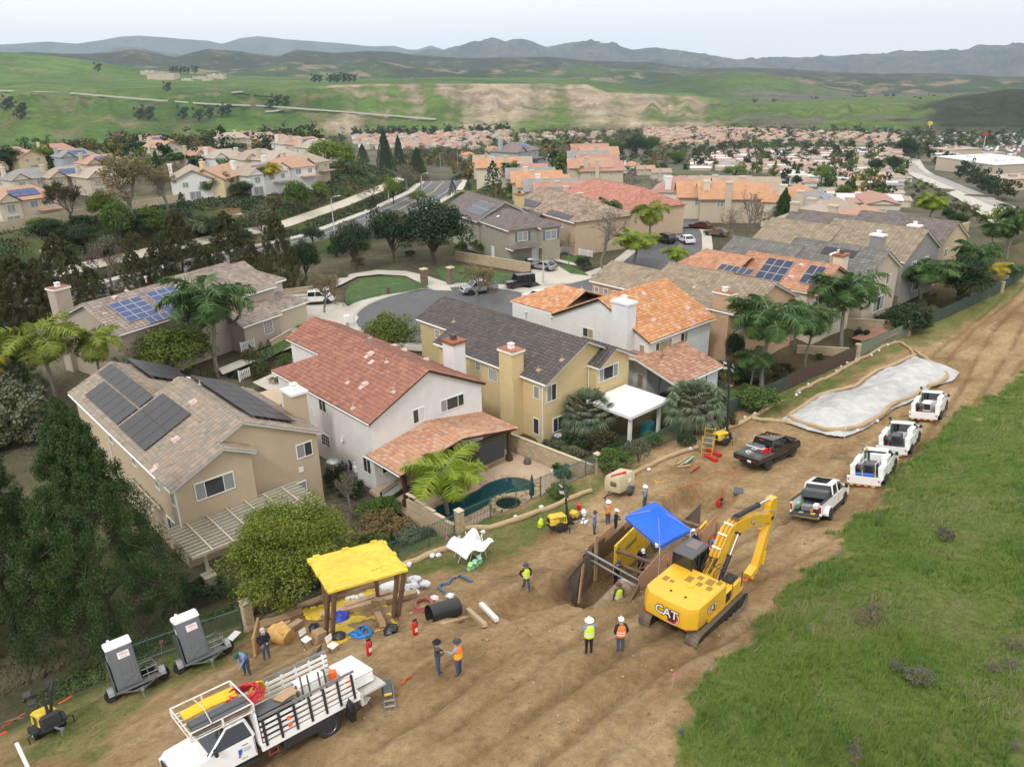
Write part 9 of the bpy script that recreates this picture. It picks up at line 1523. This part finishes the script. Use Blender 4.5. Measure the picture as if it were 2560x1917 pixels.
def street_lamp(lab,base,h,arm=1.8,ang=0.3,z=None):
 t=th1('street_lamp',lab,'street lamp',base);mb=MB().cyl((0,0,0),(0,0,h),.16,.09,10);obj('pole',mb,mat('pole_concrete',(.50,.50,.48),.8),t,sm=40);mb=MB();c,s=cos(ang),sin(ang);mb.tube([(0,0,h-.1),(c*arm*.3,s*arm*.3,h+.45),(c*arm,s*arm,h+.6)],.04,6);obj('arm',mb,GALV,t);mb=MB().lathe([(0,-.35),(.1,-.3),(.14,0),(.08,.35),(0,.38)],10,R=rot(0,pi/2,0));mb.xf(rotz(ang),(c*(arm+.2),s*(arm+.2),h+.6));obj('lamp_head',mb,mat('lamp_head_grey',(.55,.6,.63),.4),t)
def lamp_at(lab,k,x,y,tx,ty,ang=-.7,arm=1.8):g_=G(q(k,x,y));d=hypot(g_[0],g_[1]);r=ray(*q(k,tx,ty));h=CH+r[2]*d/hypot(r[0],r[1])-g_[2];street_lamp(lab,g_,h,arm,ang)
lamp_at('leaning-looking street lamp at the left among the brown-green conifers','L',325,1115,258,835);lamp_at('street lamp at the foot of the bank by the avenue','L',2148,740,2135,505);lamp_at('street lamp head showing behind a conifer top','L',1515,800,1510,620);lamp_at('low street lamp arm between the conifers','L',1705,880,1700,730,2.4);lamp_at('street lamp on the far bank before the yellow-green tree','M',316,545,308,415);lamp_at('street lamp left of the avenue bend','M',527,460,523,355);lamp_at('street lamp at the top of the avenue bend','M',853,370,848,255,2.4);lamp_at('second street lamp at the top of the avenue bend','M',925,370,920,285,2.4);lamp_at('tall street lamp above the avenue','M',757,330,755,190);lamp_at('street lamp at the cul-de-sac beside the black car','M',1305,1055,1300,915,2.6);lamp_at('street lamp pole beside the purple trees','M',645,310,643,215)
g_=at(q('L',1812,1240),.1);t=th1('flag','flag of stars and stripes hanging from the left house garage','flag',(42.6,93.4,0));mb=MB().tube([(0,0,2.0),(-.25,-.35,3.6)],.02,5);obj('flagpole',mb,WHT,t)
for i in rn0(13):mb=MB().add([(-.2+.05*i-.02,-.3,3.4-.12*i*.6),(-.2+.05*(i+1)-.02,-.3,3.4-.12*(i+1)*.6),(.1+.05*(i+1),-.35,2.2-.072*(i+1)+.25),(.1+.05*i,-.35,2.2-.072*i+.25)],[(0,1,2,3)]);obj('stripe',mb,RDP if i%2==0 else WPL,t)
mb=MB().add([(-.24,-.32,3.42),(.1,-.32,3.05),(.2,-.34,2.7),(-.12,-.34,3.0)],[(0,1,2,3)]);obj('blue_field',mb,NAVY,t)
t=th1('mailbox_cluster','white cluster mailbox on the cul-de-sac pavement','mailbox',at(q(2,588,300),.1));mb=MB().box((0,0,1.05),(.75,.5,.9),bev=.03);obj('box',mb,WHT,t);mb=MB().box((0,0,.3),(.3,.3,.6));obj('pedestal',mb,GALV,t)
t=th1('slatted_pergola','white slatted pergola behind the lime-green palms','pergola',(17.2,70.5,0),rd(20))
for i in rn0(16):mb=MB().bx(i*.48,i*.48+.09,-.4,4.6,2.75,2.9);obj('rafter',mb,WHT,t)
mb=MB().bx(-.1,7.5,-.1,.05,2.5,2.74);mb.bx(-.1,7.5,4.2,4.35,2.5,2.74);mb.bx(-.1,7.5,0,4.2,2.905,2.93);obj('cover',mb,WHT,t);[obj('post',MB().box((x,y,1.25),(.16,.16,2.5)),WHT,t) for x in(.2,3.7,7.1) for y in(.0,4.25)]
mb=bag_mesh(1.3,.5,99);mb.xf(np.diag([1.6,1,1]));sg1('blue_tarp',mb,MATS['tarp_blue'],'royal blue tarp lying on the slatted pergola','tarp',(22.0,74.5,2.9),sm=50);sheet('pool_water',[at(q(1,*p),.1)[:2] for p in[(165,880),(225,865),(240,930),(215,1000),(195,960)]],.1,mat('pool_turquoise',(.05,.30,.28),.1));
for lb,pts,z,nm in[('white oval awning at the right end of the house row',[(('R',1485+58+57*cos(a),790+32*sin(a))) for a in NL(0,2*pi,15)[:-1]],3.0,'awning'),('white flat patio roof at the right end of the house row',[('R',1470,820),('R',1705,840),('R',1700,875),('R',1455,915)],2.8,'patio_roof')]:
 mb=MB().ext([at(q(*p),z)[:2] for p in pts],z,z+.12,'z');o=sg1(nm,mb,WPL,lb,'patio roof');cx_,cy_=np.mean([at(q(*p),z)[:2] for p in pts],0);[obj('post',MB().box((cx_+dx,cy_+dy,z/2-.2),(.15,.15,z)),WHT,o) for dx in(-2.2,2.2) for dy in(-1,1)]
 # the estates and the town in the valley
FR=[T_F,T_E,T_I,mat('far_roof_rose',(.36,.22,.17),.85,var=.1),mat('far_roof_grey',(.22,.215,.20),.85,var=.1),T_D,T_J]
FRM=[mat(n,c,.85,var=.14,vs_=.6,bump=.5,bs=2.5) for n,c in(('roof_terracotta_far',(.40,.235,.16)),('roof_tan_far',(.33,.265,.20)),('roof_pale_far',(.38,.31,.25)),('roof_rose_far',(.36,.20,.155)),('roof_grey_far',(.235,.23,.215)),('roof_orange_far',(.44,.235,.13)),('roof_brown_far',(.20,.155,.13)),('roof_white_far',(.66,.66,.66)))]
FW=[mat(n,c,.9,var=.04) for n,c in(('wall_cream_far',(.60,.54,.43)),('wall_beige_far',(.50,.43,.33)),('wall_white_far',(.70,.69,.66)),('wall_grey_far',(.36,.39,.42)),('wall_yellow_far',(.60,.50,.30)))]
_fh={}
def fh_mesh(kind):
 if kind in _fh:return _fh[kind]
 W,R=MB(),MB()
 if kind=='two':
  W.bx(-6.5,6.5,-5,5,-3,5.3);W.ext([(-6.5,5.3),(-2,5.3),(-4.2,6.9)],-6.3,-4.9);W.bx(-6.4,-2.1,-6.2,-5,-3,5.3)
  rf=[(-7,-5.5,5.2),(7,-5.5,5.2),(7,5.5,5.2),(-7,5.5,5.2),(-2.5,0,7.7),(3.5,0,7.7)];R.add(rf,[(0,1,5,4),(2,3,4,5),(1,2,5),(3,0,4),(3,2,1,0)]);R.add([(-6.9,-6.6,5.25),(-1.5,-6.6,5.25),(-4.2,-6.6,7.1),(-6.9,0,5.25),(-1.5,0,5.25),(-4.2,0,7.1)],[(0,2,5,3),(1,4,5,2),(0,3,4,1)]);R.bx(1.5,6.8,-7.4,-5.2,2.6,2.75)
  wn=[('f',-4.2,3.4,1.5,1.3,-6.31),('f',1.2,3.4,1.5,1.3,-5.01),('f',4.8,3.4,1.2,1.2,-5.01),('l',2.5,3.3,1.2,1.2,-6.51),('l',-2.5,.6,1.6,1.4,-6.51),('f',-4.2,.4,2.6,1.9,-6.31)]
 elif kind=='gable':
  W.ext([(-4.8,-3),(4.8,-3),(4.8,5.3),(0,7.4),(-4.8,5.3)],-7,7);R.add([(-5.4,-7.5,5.15),(0,-7.5,7.75),(5.4,-7.5,5.15),(-5.4,7.5,5.15),(0,7.5,7.75),(5.4,7.5,5.15),(-5.4,-7.5,4.95),(5.4,-7.5,4.95),(0,-7.5,7.5),(-5.4,7.5,4.95),(5.4,7.5,4.95),(0,7.5,7.5)],[(0,1,4,3),(1,2,5,4),(6,9,11,8),(8,11,10,7),(0,3,9,6),(2,7,10,5),(0,6,8,1),(1,8,7,2)])
  wn=[('f',-2,3.5,1.3,1.2,-7.01),('f',2,3.5,1.3,1.2,-7.01),('f',0,.5,2.6,1.8,-7.01),('l',3,3.5,1.2,1.1,-4.81),('l',-3,3.5,1.0,1.0,-4.81)]
 elif kind=='low':
  W.ext([(-3.9,-2),(3.9,-2),(3.9,2.7),(0,3.5),(-3.9,2.7)],-8,8);R.add([(-4.3,-8.4,2.65),(0,-8.4,3.75),(4.3,-8.4,2.65),(-4.3,8.4,2.65),(0,8.4,3.75),(4.3,8.4,2.65)],[(0,1,4,3),(1,2,5,4),(0,3,5,2)]);R.bx(4.35,7.4,-4,5,2.4,2.5);wn=[]
 else:
  W.bx(-14,14,-9,9,-3,6);R.bx(-14.3,14.3,-9.3,9.3,6,6.3);R.bx(-6,-3,-2,1,6.3,7.4);R.bx(4,6,1,3,6.3,7.2);wn=[]
 _fh[kind]=(W,R,wn,{});return _fh[kind]
WIN_ME={}
def win_far(w,h):
 if(w,h) not in WIN_ME:f=MB();f.bx(-w/2-.08,w/2+.08,-.03,.0,-.08,h+.08);p=MB();p.bx(-w/2,-.05,-.05,-.031,0,h);p.bx(.05,w/2,-.05,-.031,0,h);WIN_ME[(w,h)]=(f.mesh('window',WHT),p.mesh('pane',GLL))
 return WIN_ME[(w,h)]
def fho(kind,x,y,rz,rm,wm,label,group,sc=1.0,detail=True,z=None,sol=False,cat='house'):
 W,R,wn,cache=fh_mesh(kind);z=float(Z(x,y)) if z is None else z;key=(rm.name,wm.name)
 if not detail:
  if key not in cache:m=MB();m.v=W.v+R.v;m.f=W.f+[tuple(i+len(W.v) for i in f) for f in R.f];m.m=[0]*len(W.f)+[1]*len(R.f);cache[key]=m.mesh('house',[wm,rm])
  o=link('house' if kind!='box' else 'commercial_building',cache[key],None,(x,y,z),rz);o.scale=(sc,)*3;return tag(o,label,cat,group)
 if('w',wm.name) not in cache:cache[('w',wm.name)]=W.mesh('wall',wm)
 if('r',rm.name) not in cache:cache[('r',rm.name)]=R.mesh('roof',rm)
 t=th1('house',label,cat,(x,y,z),rz,group);t.scale=(sc,)*3;link('wall',cache[('w',wm.name)],t);link('roof',cache[('r',rm.name)],t)
 for s,a,zz,w,h,pos in wn:f,p=win_far(w,h);o=link('window',f,t,(a,pos,zz) if s=='f' else(pos,a,zz),0 if s=='f' else-pi/2);link('pane',p,o)
 if kind!='low':c=MB();c.box((-5.6 if kind=='two' else-5.0,1.5,4),(.9,1.3,8.6));c.box((-5.6 if kind=='two' else-5.0,1.5,8.4),(1.1,1.5,.3));obj('chimney',c,wm,t)
 if sol:
  for i in rn0(3):
   for j in rn0(2):c=MB();c.box((0,0,0),(1.9,1.4,.05),m=0);o=obj('solar_panel',c,SOL_BL[1],t);o.location=((-1.5+i*2.0,-2.2-j*1.35,6.85-j*.62) if kind=='two' else(-1.6-j*1.35,-3+i*2.0,7.1-j*.65));o.rotation_euler=(.43,0,0) if kind=='two' else(0,-.45,0)
 return t
cl=['terracotta','tan','pale','rose','grey','orange','brown']
HL=[('L',100,470,12,'two',0,0,1),('L',170,345,10,'two',4,0,0),('L',420,330,5,'two',1,1,1),('L',1230,340,-20,'gable',1,2,0),('L',1400,330,-50,'gable',0,4,0),('L',1640,310,10,'two',1,2,1),('L',1830,275,0,'two',0,2,0),('L',1930,250,20,'two',1,1,0),('L',1430,215,5,'two',2,2,0),('L',1290,200,10,'two',3,1,0),('L',1640,220,0,'two',1,0,0),('L',1780,225,10,'two',2,1,0),('L',860,55,10,'two',1,1,0),('L',910,80,10,'two',0,1,0),('L',940,105,10,'two',1,0,0),('L',990,125,10,'two',3,1,1),('L',1040,155,10,'gable',0,0,1),('L',500,85,-5,'two',1,0,0),('L',170,110,5,'two',2,2,0),('L',270,95,15,'two',0,1,1),('L',360,130,0,'two',1,0,0),('L',150,215,10,'gable',0,4,0),('L',350,175,5,'two',3,0,0),('L',470,210,5,'two',4,3,1),('L',640,250,5,'two',0,1,1),('L',1290,65,5,'two',4,2,0),('L',1490,80,0,'two',0,1,0),('L',1580,90,0,'two',3,0,1),('L',1690,100,0,'two',1,1,0),('L',1770,115,0,'two',0,3,0),('L',1870,130,0,'two',1,2,0),('L',1960,135,0,'two',0,1,1),('L',2030,150,0,'two',2,0,0),('L',60,200,10,'two',1,0,0),('L',640,330,10,'two',2,1,0),('L',1480,100,0,'two',2,1,0),('M',430,150,10,'two',1,1,0),('M',520,90,15,'two',0,3,0),('M',610,110,15,'two',0,0,0),('M',700,105,15,'two',5,2,0),('M',770,110,15,'two',3,0,0),('M',840,112,15,'two',4,3,0),('M',575,175,10,'two',4,3,0),('M',740,165,10,'two',3,2,0),('M',860,170,10,'two',1,0,0),('M',975,180,10,'two',5,0,0),('M',1080,120,10,'two',5,2,0),('M',1120,175,10,'two',6,3,1),('M',1170,95,10,'two',0,1,0),('M',1190,125,10,'two',4,2,0),('M',1240,92,10,'two',3,0,0),('M',1280,128,10,'two',1,1,0),('M',1330,85,10,'two',0,0,0),('M',1350,108,10,'two',2,2,0),('M',1410,82,10,'two',3,1,0),('M',1490,80,10,'two',3,2,0),('M',1540,92,10,'two',0,1,0),('M',1640,80,10,'two',1,1,0),('M',1740,75,10,'two',0,1,0),('M',815,220,10,'two',5,1,0),('M',950,90,10,'two',1,1,0),('M',960,230,48,'gable',1,1,1),('M',1010,252,48,'gable',5,0,0),('M',1090,245,48,'gable',1,1,1),('M',1180,290,48,'gable',3,1,0),('M',1220,315,48,'gable',4,0,0),('M',1260,335,48,'gable',5,1,1),('M',1300,362,48,'gable',5,2,0),('M',1350,385,48,'gable',4,1,0),('M',1420,405,48,'gable',3,1,0),('M',1480,440,48,'gable',6,1,0),('M',1570,480,48,'gable',1,1,0),('M',1610,112,48,'gable',3,1,0),('M',1650,135,48,'gable',0,1,0),('M',1600,160,48,'gable',3,1,0),('M',1660,180,48,'gable',0,1,0),('M',1590,205,48,'gable',4,1,0),('M',1650,228,48,'gable',3,1,0),('M',1600,252,48,'gable',0,1,0),('M',1670,272,48,'gable',3,1,0),('M',1860,285,20,'two',5,2,0),('M',1960,300,48,'gable',0,1,0),('M',2060,320,48,'gable',1,1,0),('M',2110,375,30,'two',4,2,0),('M',2170,410,30,'two',3,2,0),('R',40,380,40,'gable',3,1,0),('R',150,375,40,'gable',6,1,0),('R',250,400,40,'gable',1,1,0),('R',200,440,40,'gable',5,0,0),('R',340,450,40,'gable',5,1,0),('R',420,410,40,'gable',1,1,1),('R',740,470,20,'two',5,0,0),('R',850,510,20,'two',4,1,1),('R',960,565,10,'two',1,1,0),('R',1120,615,5,'two',0,1,0),('R',860,590,10,'two',2,1,0)]
for i,(k,x,y,rz,kind,rm,wm,sol) in EN(HL):
 g_=G(q(k,x,y),6.2);d_=hypot(g_[0],g_[1]);nb={'L':'left estate','M':'cul-de-sac streets','R':'right-hand rows'}[k]
 pos=['far left','left','middle','right','far right'][min(4,int(x/442))];dep='front' if y>300 else 'second' if y>180 else 'back'
 fho(kind,g_[0],g_[1],rd(rz),FRM[rm],FW[wm],'%s-roofed house%s, %s walls, %s row, %s of %s'%(cl[rm],' with blue panels' if sol else '',['cream','beige','white','blue-grey','yellow'][wm],dep,pos,nb),'houses of '+nb,sc=(1.0 if d_<500 else 1.1)*(.85 if kind=='gable' and k=='M' else 1),sol=bool(sol) and kind=='two')
def wpoly(k,pts):return[G(q(k,*p))[:2] for p in pts]
def fill(poly,dx,dy,ang,jit=.15,keep=1.0):
 P=NA(poly);c=P.mean(0);R_=rotz(ang)[:2,:2];L=(P-c)@R_;g=[(x,y) for x in np.arange(L[:,0].min(),L[:,0].max(),dx) for y in np.arange(L[:,1].min(),L[:,1].max(),dy)];g=NA(g)+RNG.normal(size=(len(g),2))*jit*min(dx,dy);w=g@R_.T+c;k=inpoly(w[:,0],w[:,1],[tuple(p) for p in P])&(RNG.uniform(size=len(w))<keep);return w[k]
def merge_far(name,label,cat,lst):
 V,F,Mi,o=[],[],[],0;ms=[];
 for kind,x,y,rz,rm,wm,sc in lst:
  W,R,_,_=fh_mesh(kind)
  for mb_,mm in((W,wm),(R,rm)):
   if mm not in ms:ms.append(mm)
   v=NA(mb_.v)*sc@rotz(rz).T+NA([x,y,float(Z(x,y))]);V.append(v);F+=[tuple(i+o for i in f) for f in mb_.f];Mi+=[ms.index(mm)]*len(mb_.f);o+=len(v)
 me=bpy.data.meshes.new(name);me.from_pydata(NC(V).tolist(),[],F);[me.materials.append(m) for m in ms];me.polygons.foreach_set('material_index',Mi);tag(link(name,me),label,cat,kind='stuff')
mh=wpoly('R',[(40,250),(300,205),(700,190),(1400,190),(1480,270),(1440,360),(1330,470),(1330,640),(1130,560),(950,440),(650,400),(450,330),(100,330)])
pm_=fill(mh,13.5,21,rd(35));pal=[FRM[3],FRM[2],FRM[7],FRM[4],FRM[2],FRM[3],FRM[1]];pm_=sorted(map(tuple,pm_),key=lambda p:hypot(*p));lst=[]
for i,(x,y) in EN(pm_):
 rm=pal[i*7919%7];wm=FW[i%3]
 if i<230:fho('low',x,y,rd(35+90*(i%5==0)),rm,wm,'%s mobile home in the %s part of the park'%({3:'rose-roofed',2:'pale tan',7:'white-roofed',4:'grey-roofed',1:'tan'}[FRM.index(rm)],'near' if i<70 else 'middle' if i<150 else 'far'),'mobile homes in the valley park',detail=False,cat='mobile home')
 else:lst.append(('low',x,y,rd(35),rm,wm,1))
tr_=fill(wpoly('TR',[(560,555),(1200,575),(1660,600),(1700,640),(1150,620),(700,640),(600,600)]),15,19,rd(20));lst+=[('two',x,y,rd(20+90*(i%2)),FRM[[0,3,1,2][i%4]],FW[i%2],1.0) for i,(x,y) in EN(tr_)]
far_l=fill(wpoly('TL',[(1500,590),(2200,560),(2200,610),(1900,660),(1560,640)]),22,26,rd(15),keep=.8);lst+=[('two',x,y,rd(15),FRM[i%4],FW[i%3],1.1) for i,(x,y) in EN(far_l)]
merge_far('distant_houses','mass of small tiled and flat roofs far down in the valley','houses',lst)
cm=fill(wpoly('TR',[(500,535),(800,490),(1150,460),(1700,470),(2200,500),(2205,570),(1750,570),(1300,560),(900,560)]),62,70,rd(25),.25,.75);cm=sorted(map(tuple,cm),key=lambda p:hypot(*p));cl2=[]
for i,(x,y) in EN(cm):
 rm=[FRM[7],FRM[7],FRM[4],FRM[2]][i%4];wm=FW[[2,0,1,3][i%4]];s_=RU(.7,1.7)
 if i<45:fho('box',x,y,rd(25+8*(i%3)),rm,wm,'%s flat commercial building in the valley town'%['white','pale cream','grey-roofed','tan-roofed'][i%4],'commercial buildings in the valley town',sc=s_,detail=False,cat='building')
 else:cl2.append(('box',x,y,rd(25),rm,wm,s_))
for i,(x,y,w) in EN([(1760,240,1.6),(1900,330,2.0),(2080,360,1.9),(1800,290,1.2),(2160,440,1.3),(1700,250,.9),(2130,310,1.0),(1990,240,.9)]):g_=G(q('R',x,y));fho('box',g_[0],g_[1],rd(-30),[FRM[2],FRM[7],FRM[7],FRM[2]][i%4],FW[1],['tan flat-roofed store beyond the channel trees','long white-roofed store beyond the channel','white-roofed store at the right beyond the channel','beige annex between the channel stores','low building above the right-hand car park','small tan store near the channel bend','cream store below the palms','far tan building beyond the channel stores'][i],'stores beyond the channel',sc=w*.9,detail=False,cat='building')
if cl2:merge_far('distant_buildings','pale commercial buildings far down in the valley','buildings',cl2)
cp=fill(wpoly('TR',[(800,480),(1500,470),(2205,520),(2205,720),(1800,640),(1700,590),(900,560)]),9,11,rd(25),.3,.45);CV=NA([(-2,-.9,.2),(2,-.9,.2),(2,.9,.2),(-2,.9,.2),(-1.5,-.8,1.5),(1,-.8,1.5),(1,.8,1.5),(-1.5,.8,1.5)])*1.25;cp=cp[:6000];zz=Z(cp[:,0],cp[:,1]);Vc=CV[None]+np.c_[cp,zz][:,None]
tag(link('distant_cars',fast_mesh('cars',Vc.reshape(-1,3),[(4,5,6,7),(0,1,5,4),(1,2,6,5),(2,3,7,6),(3,0,4,7)],len(cp),8,mat('distant_car_paint',cols=[(.7,.7,.7),(.08,.08,.09),(.6,.6,.62),(.35,.03,.03),(.25,.27,.3),(.75,.75,.75)],rough=.4))),'countless parked cars round the town stores','cars',kind='stuff')
for lb,x,y,h,m_,w in[('red round sign on a tall pole in the town',2037,628,16,RDP,5),('yellow roadside sign on a tall pole',1800,563,14,YEL,7),('small yellow sign near the palms',1955,632,7,YEL,4)]:
 g_=G(q('TR',x,y+10));t=th1('tall_sign',lb,'sign',g_);mb=MB().cyl((0,0,0),(0,0,h),.3,n=6);obj('pole',mb,WPL,t);mb=MB().ext([(w*cos(a)*.6,w*.5*sin(a)+h) for a in NL(0,2*pi,13)[:-1]],-.3,.3,R=rotz(-.73));obj('sign_board',mb,m_,t)
for nm,k,pts,w,m_ in[('channel_bank','R',[(1440,215),(1480,260),(1500,310),(1580,370),(1720,430),(1880,500),(2000,560),(2130,610),(2300,690)],17,CONC),('channel','R',[(1500,230),(1470,280),(1530,335),(1650,375),(1800,440),(1950,505),(2130,580),(2300,650)],9,mat('channel_bed',(.27,.26,.245),.8,var=.1)),('road','R',[(640,400),(690,300),(720,240)],9,ASPH),('road','R',[(1130,480),(1060,400),(1040,330)],8,ASPH),('road','R',[(1350,650),(1240,560),(1170,480),(1120,430)],9,ASPH),('road','R',[(1290,370),(1310,300),(1370,240)],9,ASPH),('road','M',[(1270,330),(1290,270),(1320,210)],14,ASPH),('road','M',[(2200,700),(2190,640),(2150,580),(2000,480),(1850,440)],10,ASPH),('road','L',[(560,200),(640,190),(720,210),(800,230)],17,ASPH),('motorway','TR',[(2300,640),(2100,580),(1960,540),(1800,500),(1680,480),(1640,465),(1700,455),(1790,452)],34,mat('motorway_grey',(.36,.35,.33),.9,var=.1)),('river_bed','TL',[(1250,545),(1500,540),(1750,548),(1900,545)],26,mat('river_sand',(.36,.33,.28),.9,var=.1)),('river_bed','TR',[(540,510),(680,490),(800,505)],60,MATS['river_sand'])]:
 ribbon(nm,wpoly(k,pts),w,m_,dz=.9 if k in('TR','TL') else.35,step=6)
FT=[]
for sd_,(lf,kd,bl) in EN([(L_OAK,'oak',1),(L_GRN,'round',1),(L_PINE,'conifer',1.7),(lm_('leaves_dark_far',[(.03,.05,.022),(.05,.07,.03),(.04,.06,.03)]),'dark round',.9),(L_YG,'yellow-green',1),(L_BRN,'brown',1),(L_OLV,'olive',1)]):
 rg=np.random.default_rng(200+sd_);cs=[NA([*(rg.normal(size=2)*.17),.55+rg.normal()*.17]) for _ in rn0(15)]
 if kd=='conifer':cs=[NA([.3*(1-t)*cos(t*40),.3*(1-t)*sin(t*40),.15+.8*t]) for t in NL(0,1,22)]
 P,N=blob_pts(cs,[.17 if kd!='conifer' else.14]*len(cs),30,rg,.6);FT.append((leaves_mesh('tree',P,N,.115,lf,.8,rng=rg),kd,bl))
rt=[]
def ftree(x,y,h,k,label,group):me,kd,bl=FT[k];o=link('tree',me,None,(x,y,float(Z(x,y))-.3),RU(0,6));o.scale=(h*.95/(bl if bl>1 else 1),h*.95/(bl if bl>1 else 1),h);tag(o,label%kd,'tree',group)
belt=fill(wpoly('TL',[(0,470),(120,500),(420,520),(640,520),(960,490),(1280,500),(1700,520),(2200,545),(2200,580),(1850,590),(1600,600),(1290,590),(1000,570),(700,545),(400,560),(150,570),(0,575)]),12,14,rd(30),.35,.75);belt=sorted(map(tuple,belt),key=lambda p:hypot(*p))
for i,(x,y) in EN(belt):
 if i<80:ftree(x,y,RU(9,17),[3,0,3,2,0,6,3][i%7],'%s tree in the dark belt along the river','trees of the river belt')
 else:rt.append((x,y,RU(9,16),[3,0,3,6][i%4]))
town=fill(wpoly('R',[(0,60),(500,30),(1500,60),(2208,60),(2208,170),(1600,200),(1480,300),(1350,480),(1300,600),(1000,480),(640,400),(300,340),(0,330)]),17,17,rd(10),.4,.5);town=sorted(map(tuple,town),key=lambda p:hypot(*p))
for i,(x,y) in EN(town):
 if i<70:ftree(x,y,RU(5,12),[0,1,0,3,1,5,2,4][i%8],'%s tree among the mobile homes and town roofs','trees among the town roofs')
 else:rt.append((x,y,RU(6,12),[0,3,1,6][i%4]))
est=fill(wpoly('L',[(0,120),(600,40),(1000,20),(2208,60),(2208,160),(1900,330),(1500,370),(1000,420),(500,350),(0,420)]),12,13,rd(10),.4,.6);rt+=[(x,y,RU(4,10),[0,1,3,5,0,3,6][i%7]) for i,(x,y) in EN(est[45:])]
for i,(x,y) in EN(est[:45]):ftree(x,y,RU(4,9),[1,0,4,5,1,0,2][i%7],'%s garden tree among the left estate houses','garden trees of the left estate')
mid=fill(wpoly('M',[(550,60),(1800,40),(2208,90),(2208,330),(1900,360),(1500,420),(1200,330),(900,260),(500,230)]),12,13,rd(10),.4,.5);rt+=[(x,y,RU(4,9),[0,1,3,5,0,5,1][i%7]) for i,(x,y) in EN(mid[50:])]
for i,(x,y) in EN(mid[:50]):ftree(x,y,RU(4,9),[1,0,5,5,1,0,2][i%7],'%s garden tree between the roofs behind the cul-de-sac','garden trees behind the cul-de-sac')
for i in rn0(26):
 t_=i/25;g_=G(q('R',1560+500*t_+RU(-25,25),215+300*t_+RU(-25,25)));ftree(g_[0],g_[1],RU(8,12),[3,6,3,0][i%4],'%s tree in the row beside the channel','trees along the channel')
av=fill(wpoly('M',[(380,330),(420,200),(900,200),(960,330),(840,390),(700,300),(560,300),(480,400)]),9,10,rd(10),.4,.7);rt+=[(x,y,RU(4,8),[5,6,0,5,1][i%5]) for i,(x,y) in EN(av)]
bush=fill(wpoly('R',[(1440,390),(1560,400),(1700,470),(1900,560),(2100,640),(2100,760),(1700,640),(1500,560)]),6,7,rd(10),.4,.55);rt+=[(x,y,RU(1.5,3.2),[6,3,4][i%3]) for i,(x,y) in EN(bush)]
vt=fill(wpoly('TR',[(900,430),(1500,400),(2212,400),(2212,470),(1600,455),(1000,470)]),70,80,rd(10),.4,.7);rt+=[(x,y,RU(12,22),[3,0,6][i%3]) for i,(x,y) in EN(vt)]
Vs=[];Mi=[]
for x,y,h,k in rt:me=FT[k][0];a=np.empty(len(me.vertices)*3,np.float32);me.vertices.foreach_get('co',a);a=a.reshape(-1,4,3)[::2].reshape(-1,3)*NA([1.25,1.25,1]);Vs.append(a@rotz(RU(0,6)).T*h+NA([x,y,float(Z(x,y))-.3]));Mi+=[k]*(len(a)//4)
Vs=NC(Vs);me=fast_mesh('trees',Vs,[(0,1,2,3)],len(Vs)//4,4,FT[0][0].materials[0]);[me.materials.append(f[0].materials[0]) for f in FT[1:]];me.polygons.foreach_set('material_index',Mi);tag(link('distant_trees',me),'mass of trees among the far roofs and along the river','trees',kind='stuff')
def on_hill(k,x,y):
 r=ray(*q(k,x,y));h=hypot(r[0],r[1]);c=np.argmin(np.abs(azs-(atan2(r[0],r[1])-rd(42))));sl=CH+D_[nr:,c]*r[2]/h-tZ[nr:,c];i=np.argmax(sl<0);return tX[nr+i,c],tY[nr+i,c],tZ[nr+i,c]
for i,(x,y) in EN([(750,315),(765,312),(780,318),(795,315),(812,318),(845,318),(1360,357),(1380,357),(1425,357),(1440,355),(1455,358),(1490,357),(1510,356),(1530,353),(430,315),(730,395),(905,515),(960,505),(985,500),(605,520),(650,525),(800,520),(860,525),(1165,470),(1200,462),(1232,460),(50,470),(100,490),(100,520),(30,480)]):p_=on_hill('TL',x,y+3);me,kd,_=FT[3];o=link('tree',me,None,p_);s_=RU(16,24);o.scale=(s_*1.1,s_*1.1,s_);tag(o,'small dark tree on the green hillside','tree','dark trees on the green hillside')
for i,(x,y,w,m_) in EN([(650,325,1.6,7),(705,345,2.8,2),(690,327,1.5,4),(810,350,1.0,7),(870,345,1.4,2),(940,340,1.8,7),(900,350,1.0,4)]):p_=on_hill('TL',x,y);fho('box',p_[0],p_[1],rd(-40),FRM[m_],FW[1],['long red-and-white shed of the hill compound, left','big cream block of the hill compound','grey shed of the hill compound','small white block of the hill compound','tan hall of the hill compound','long pale shed of the hill compound, right','small grey block of the hill compound'][i],'buildings of the hill compound',sc=w,detail=False,z=p_[2],cat='building')
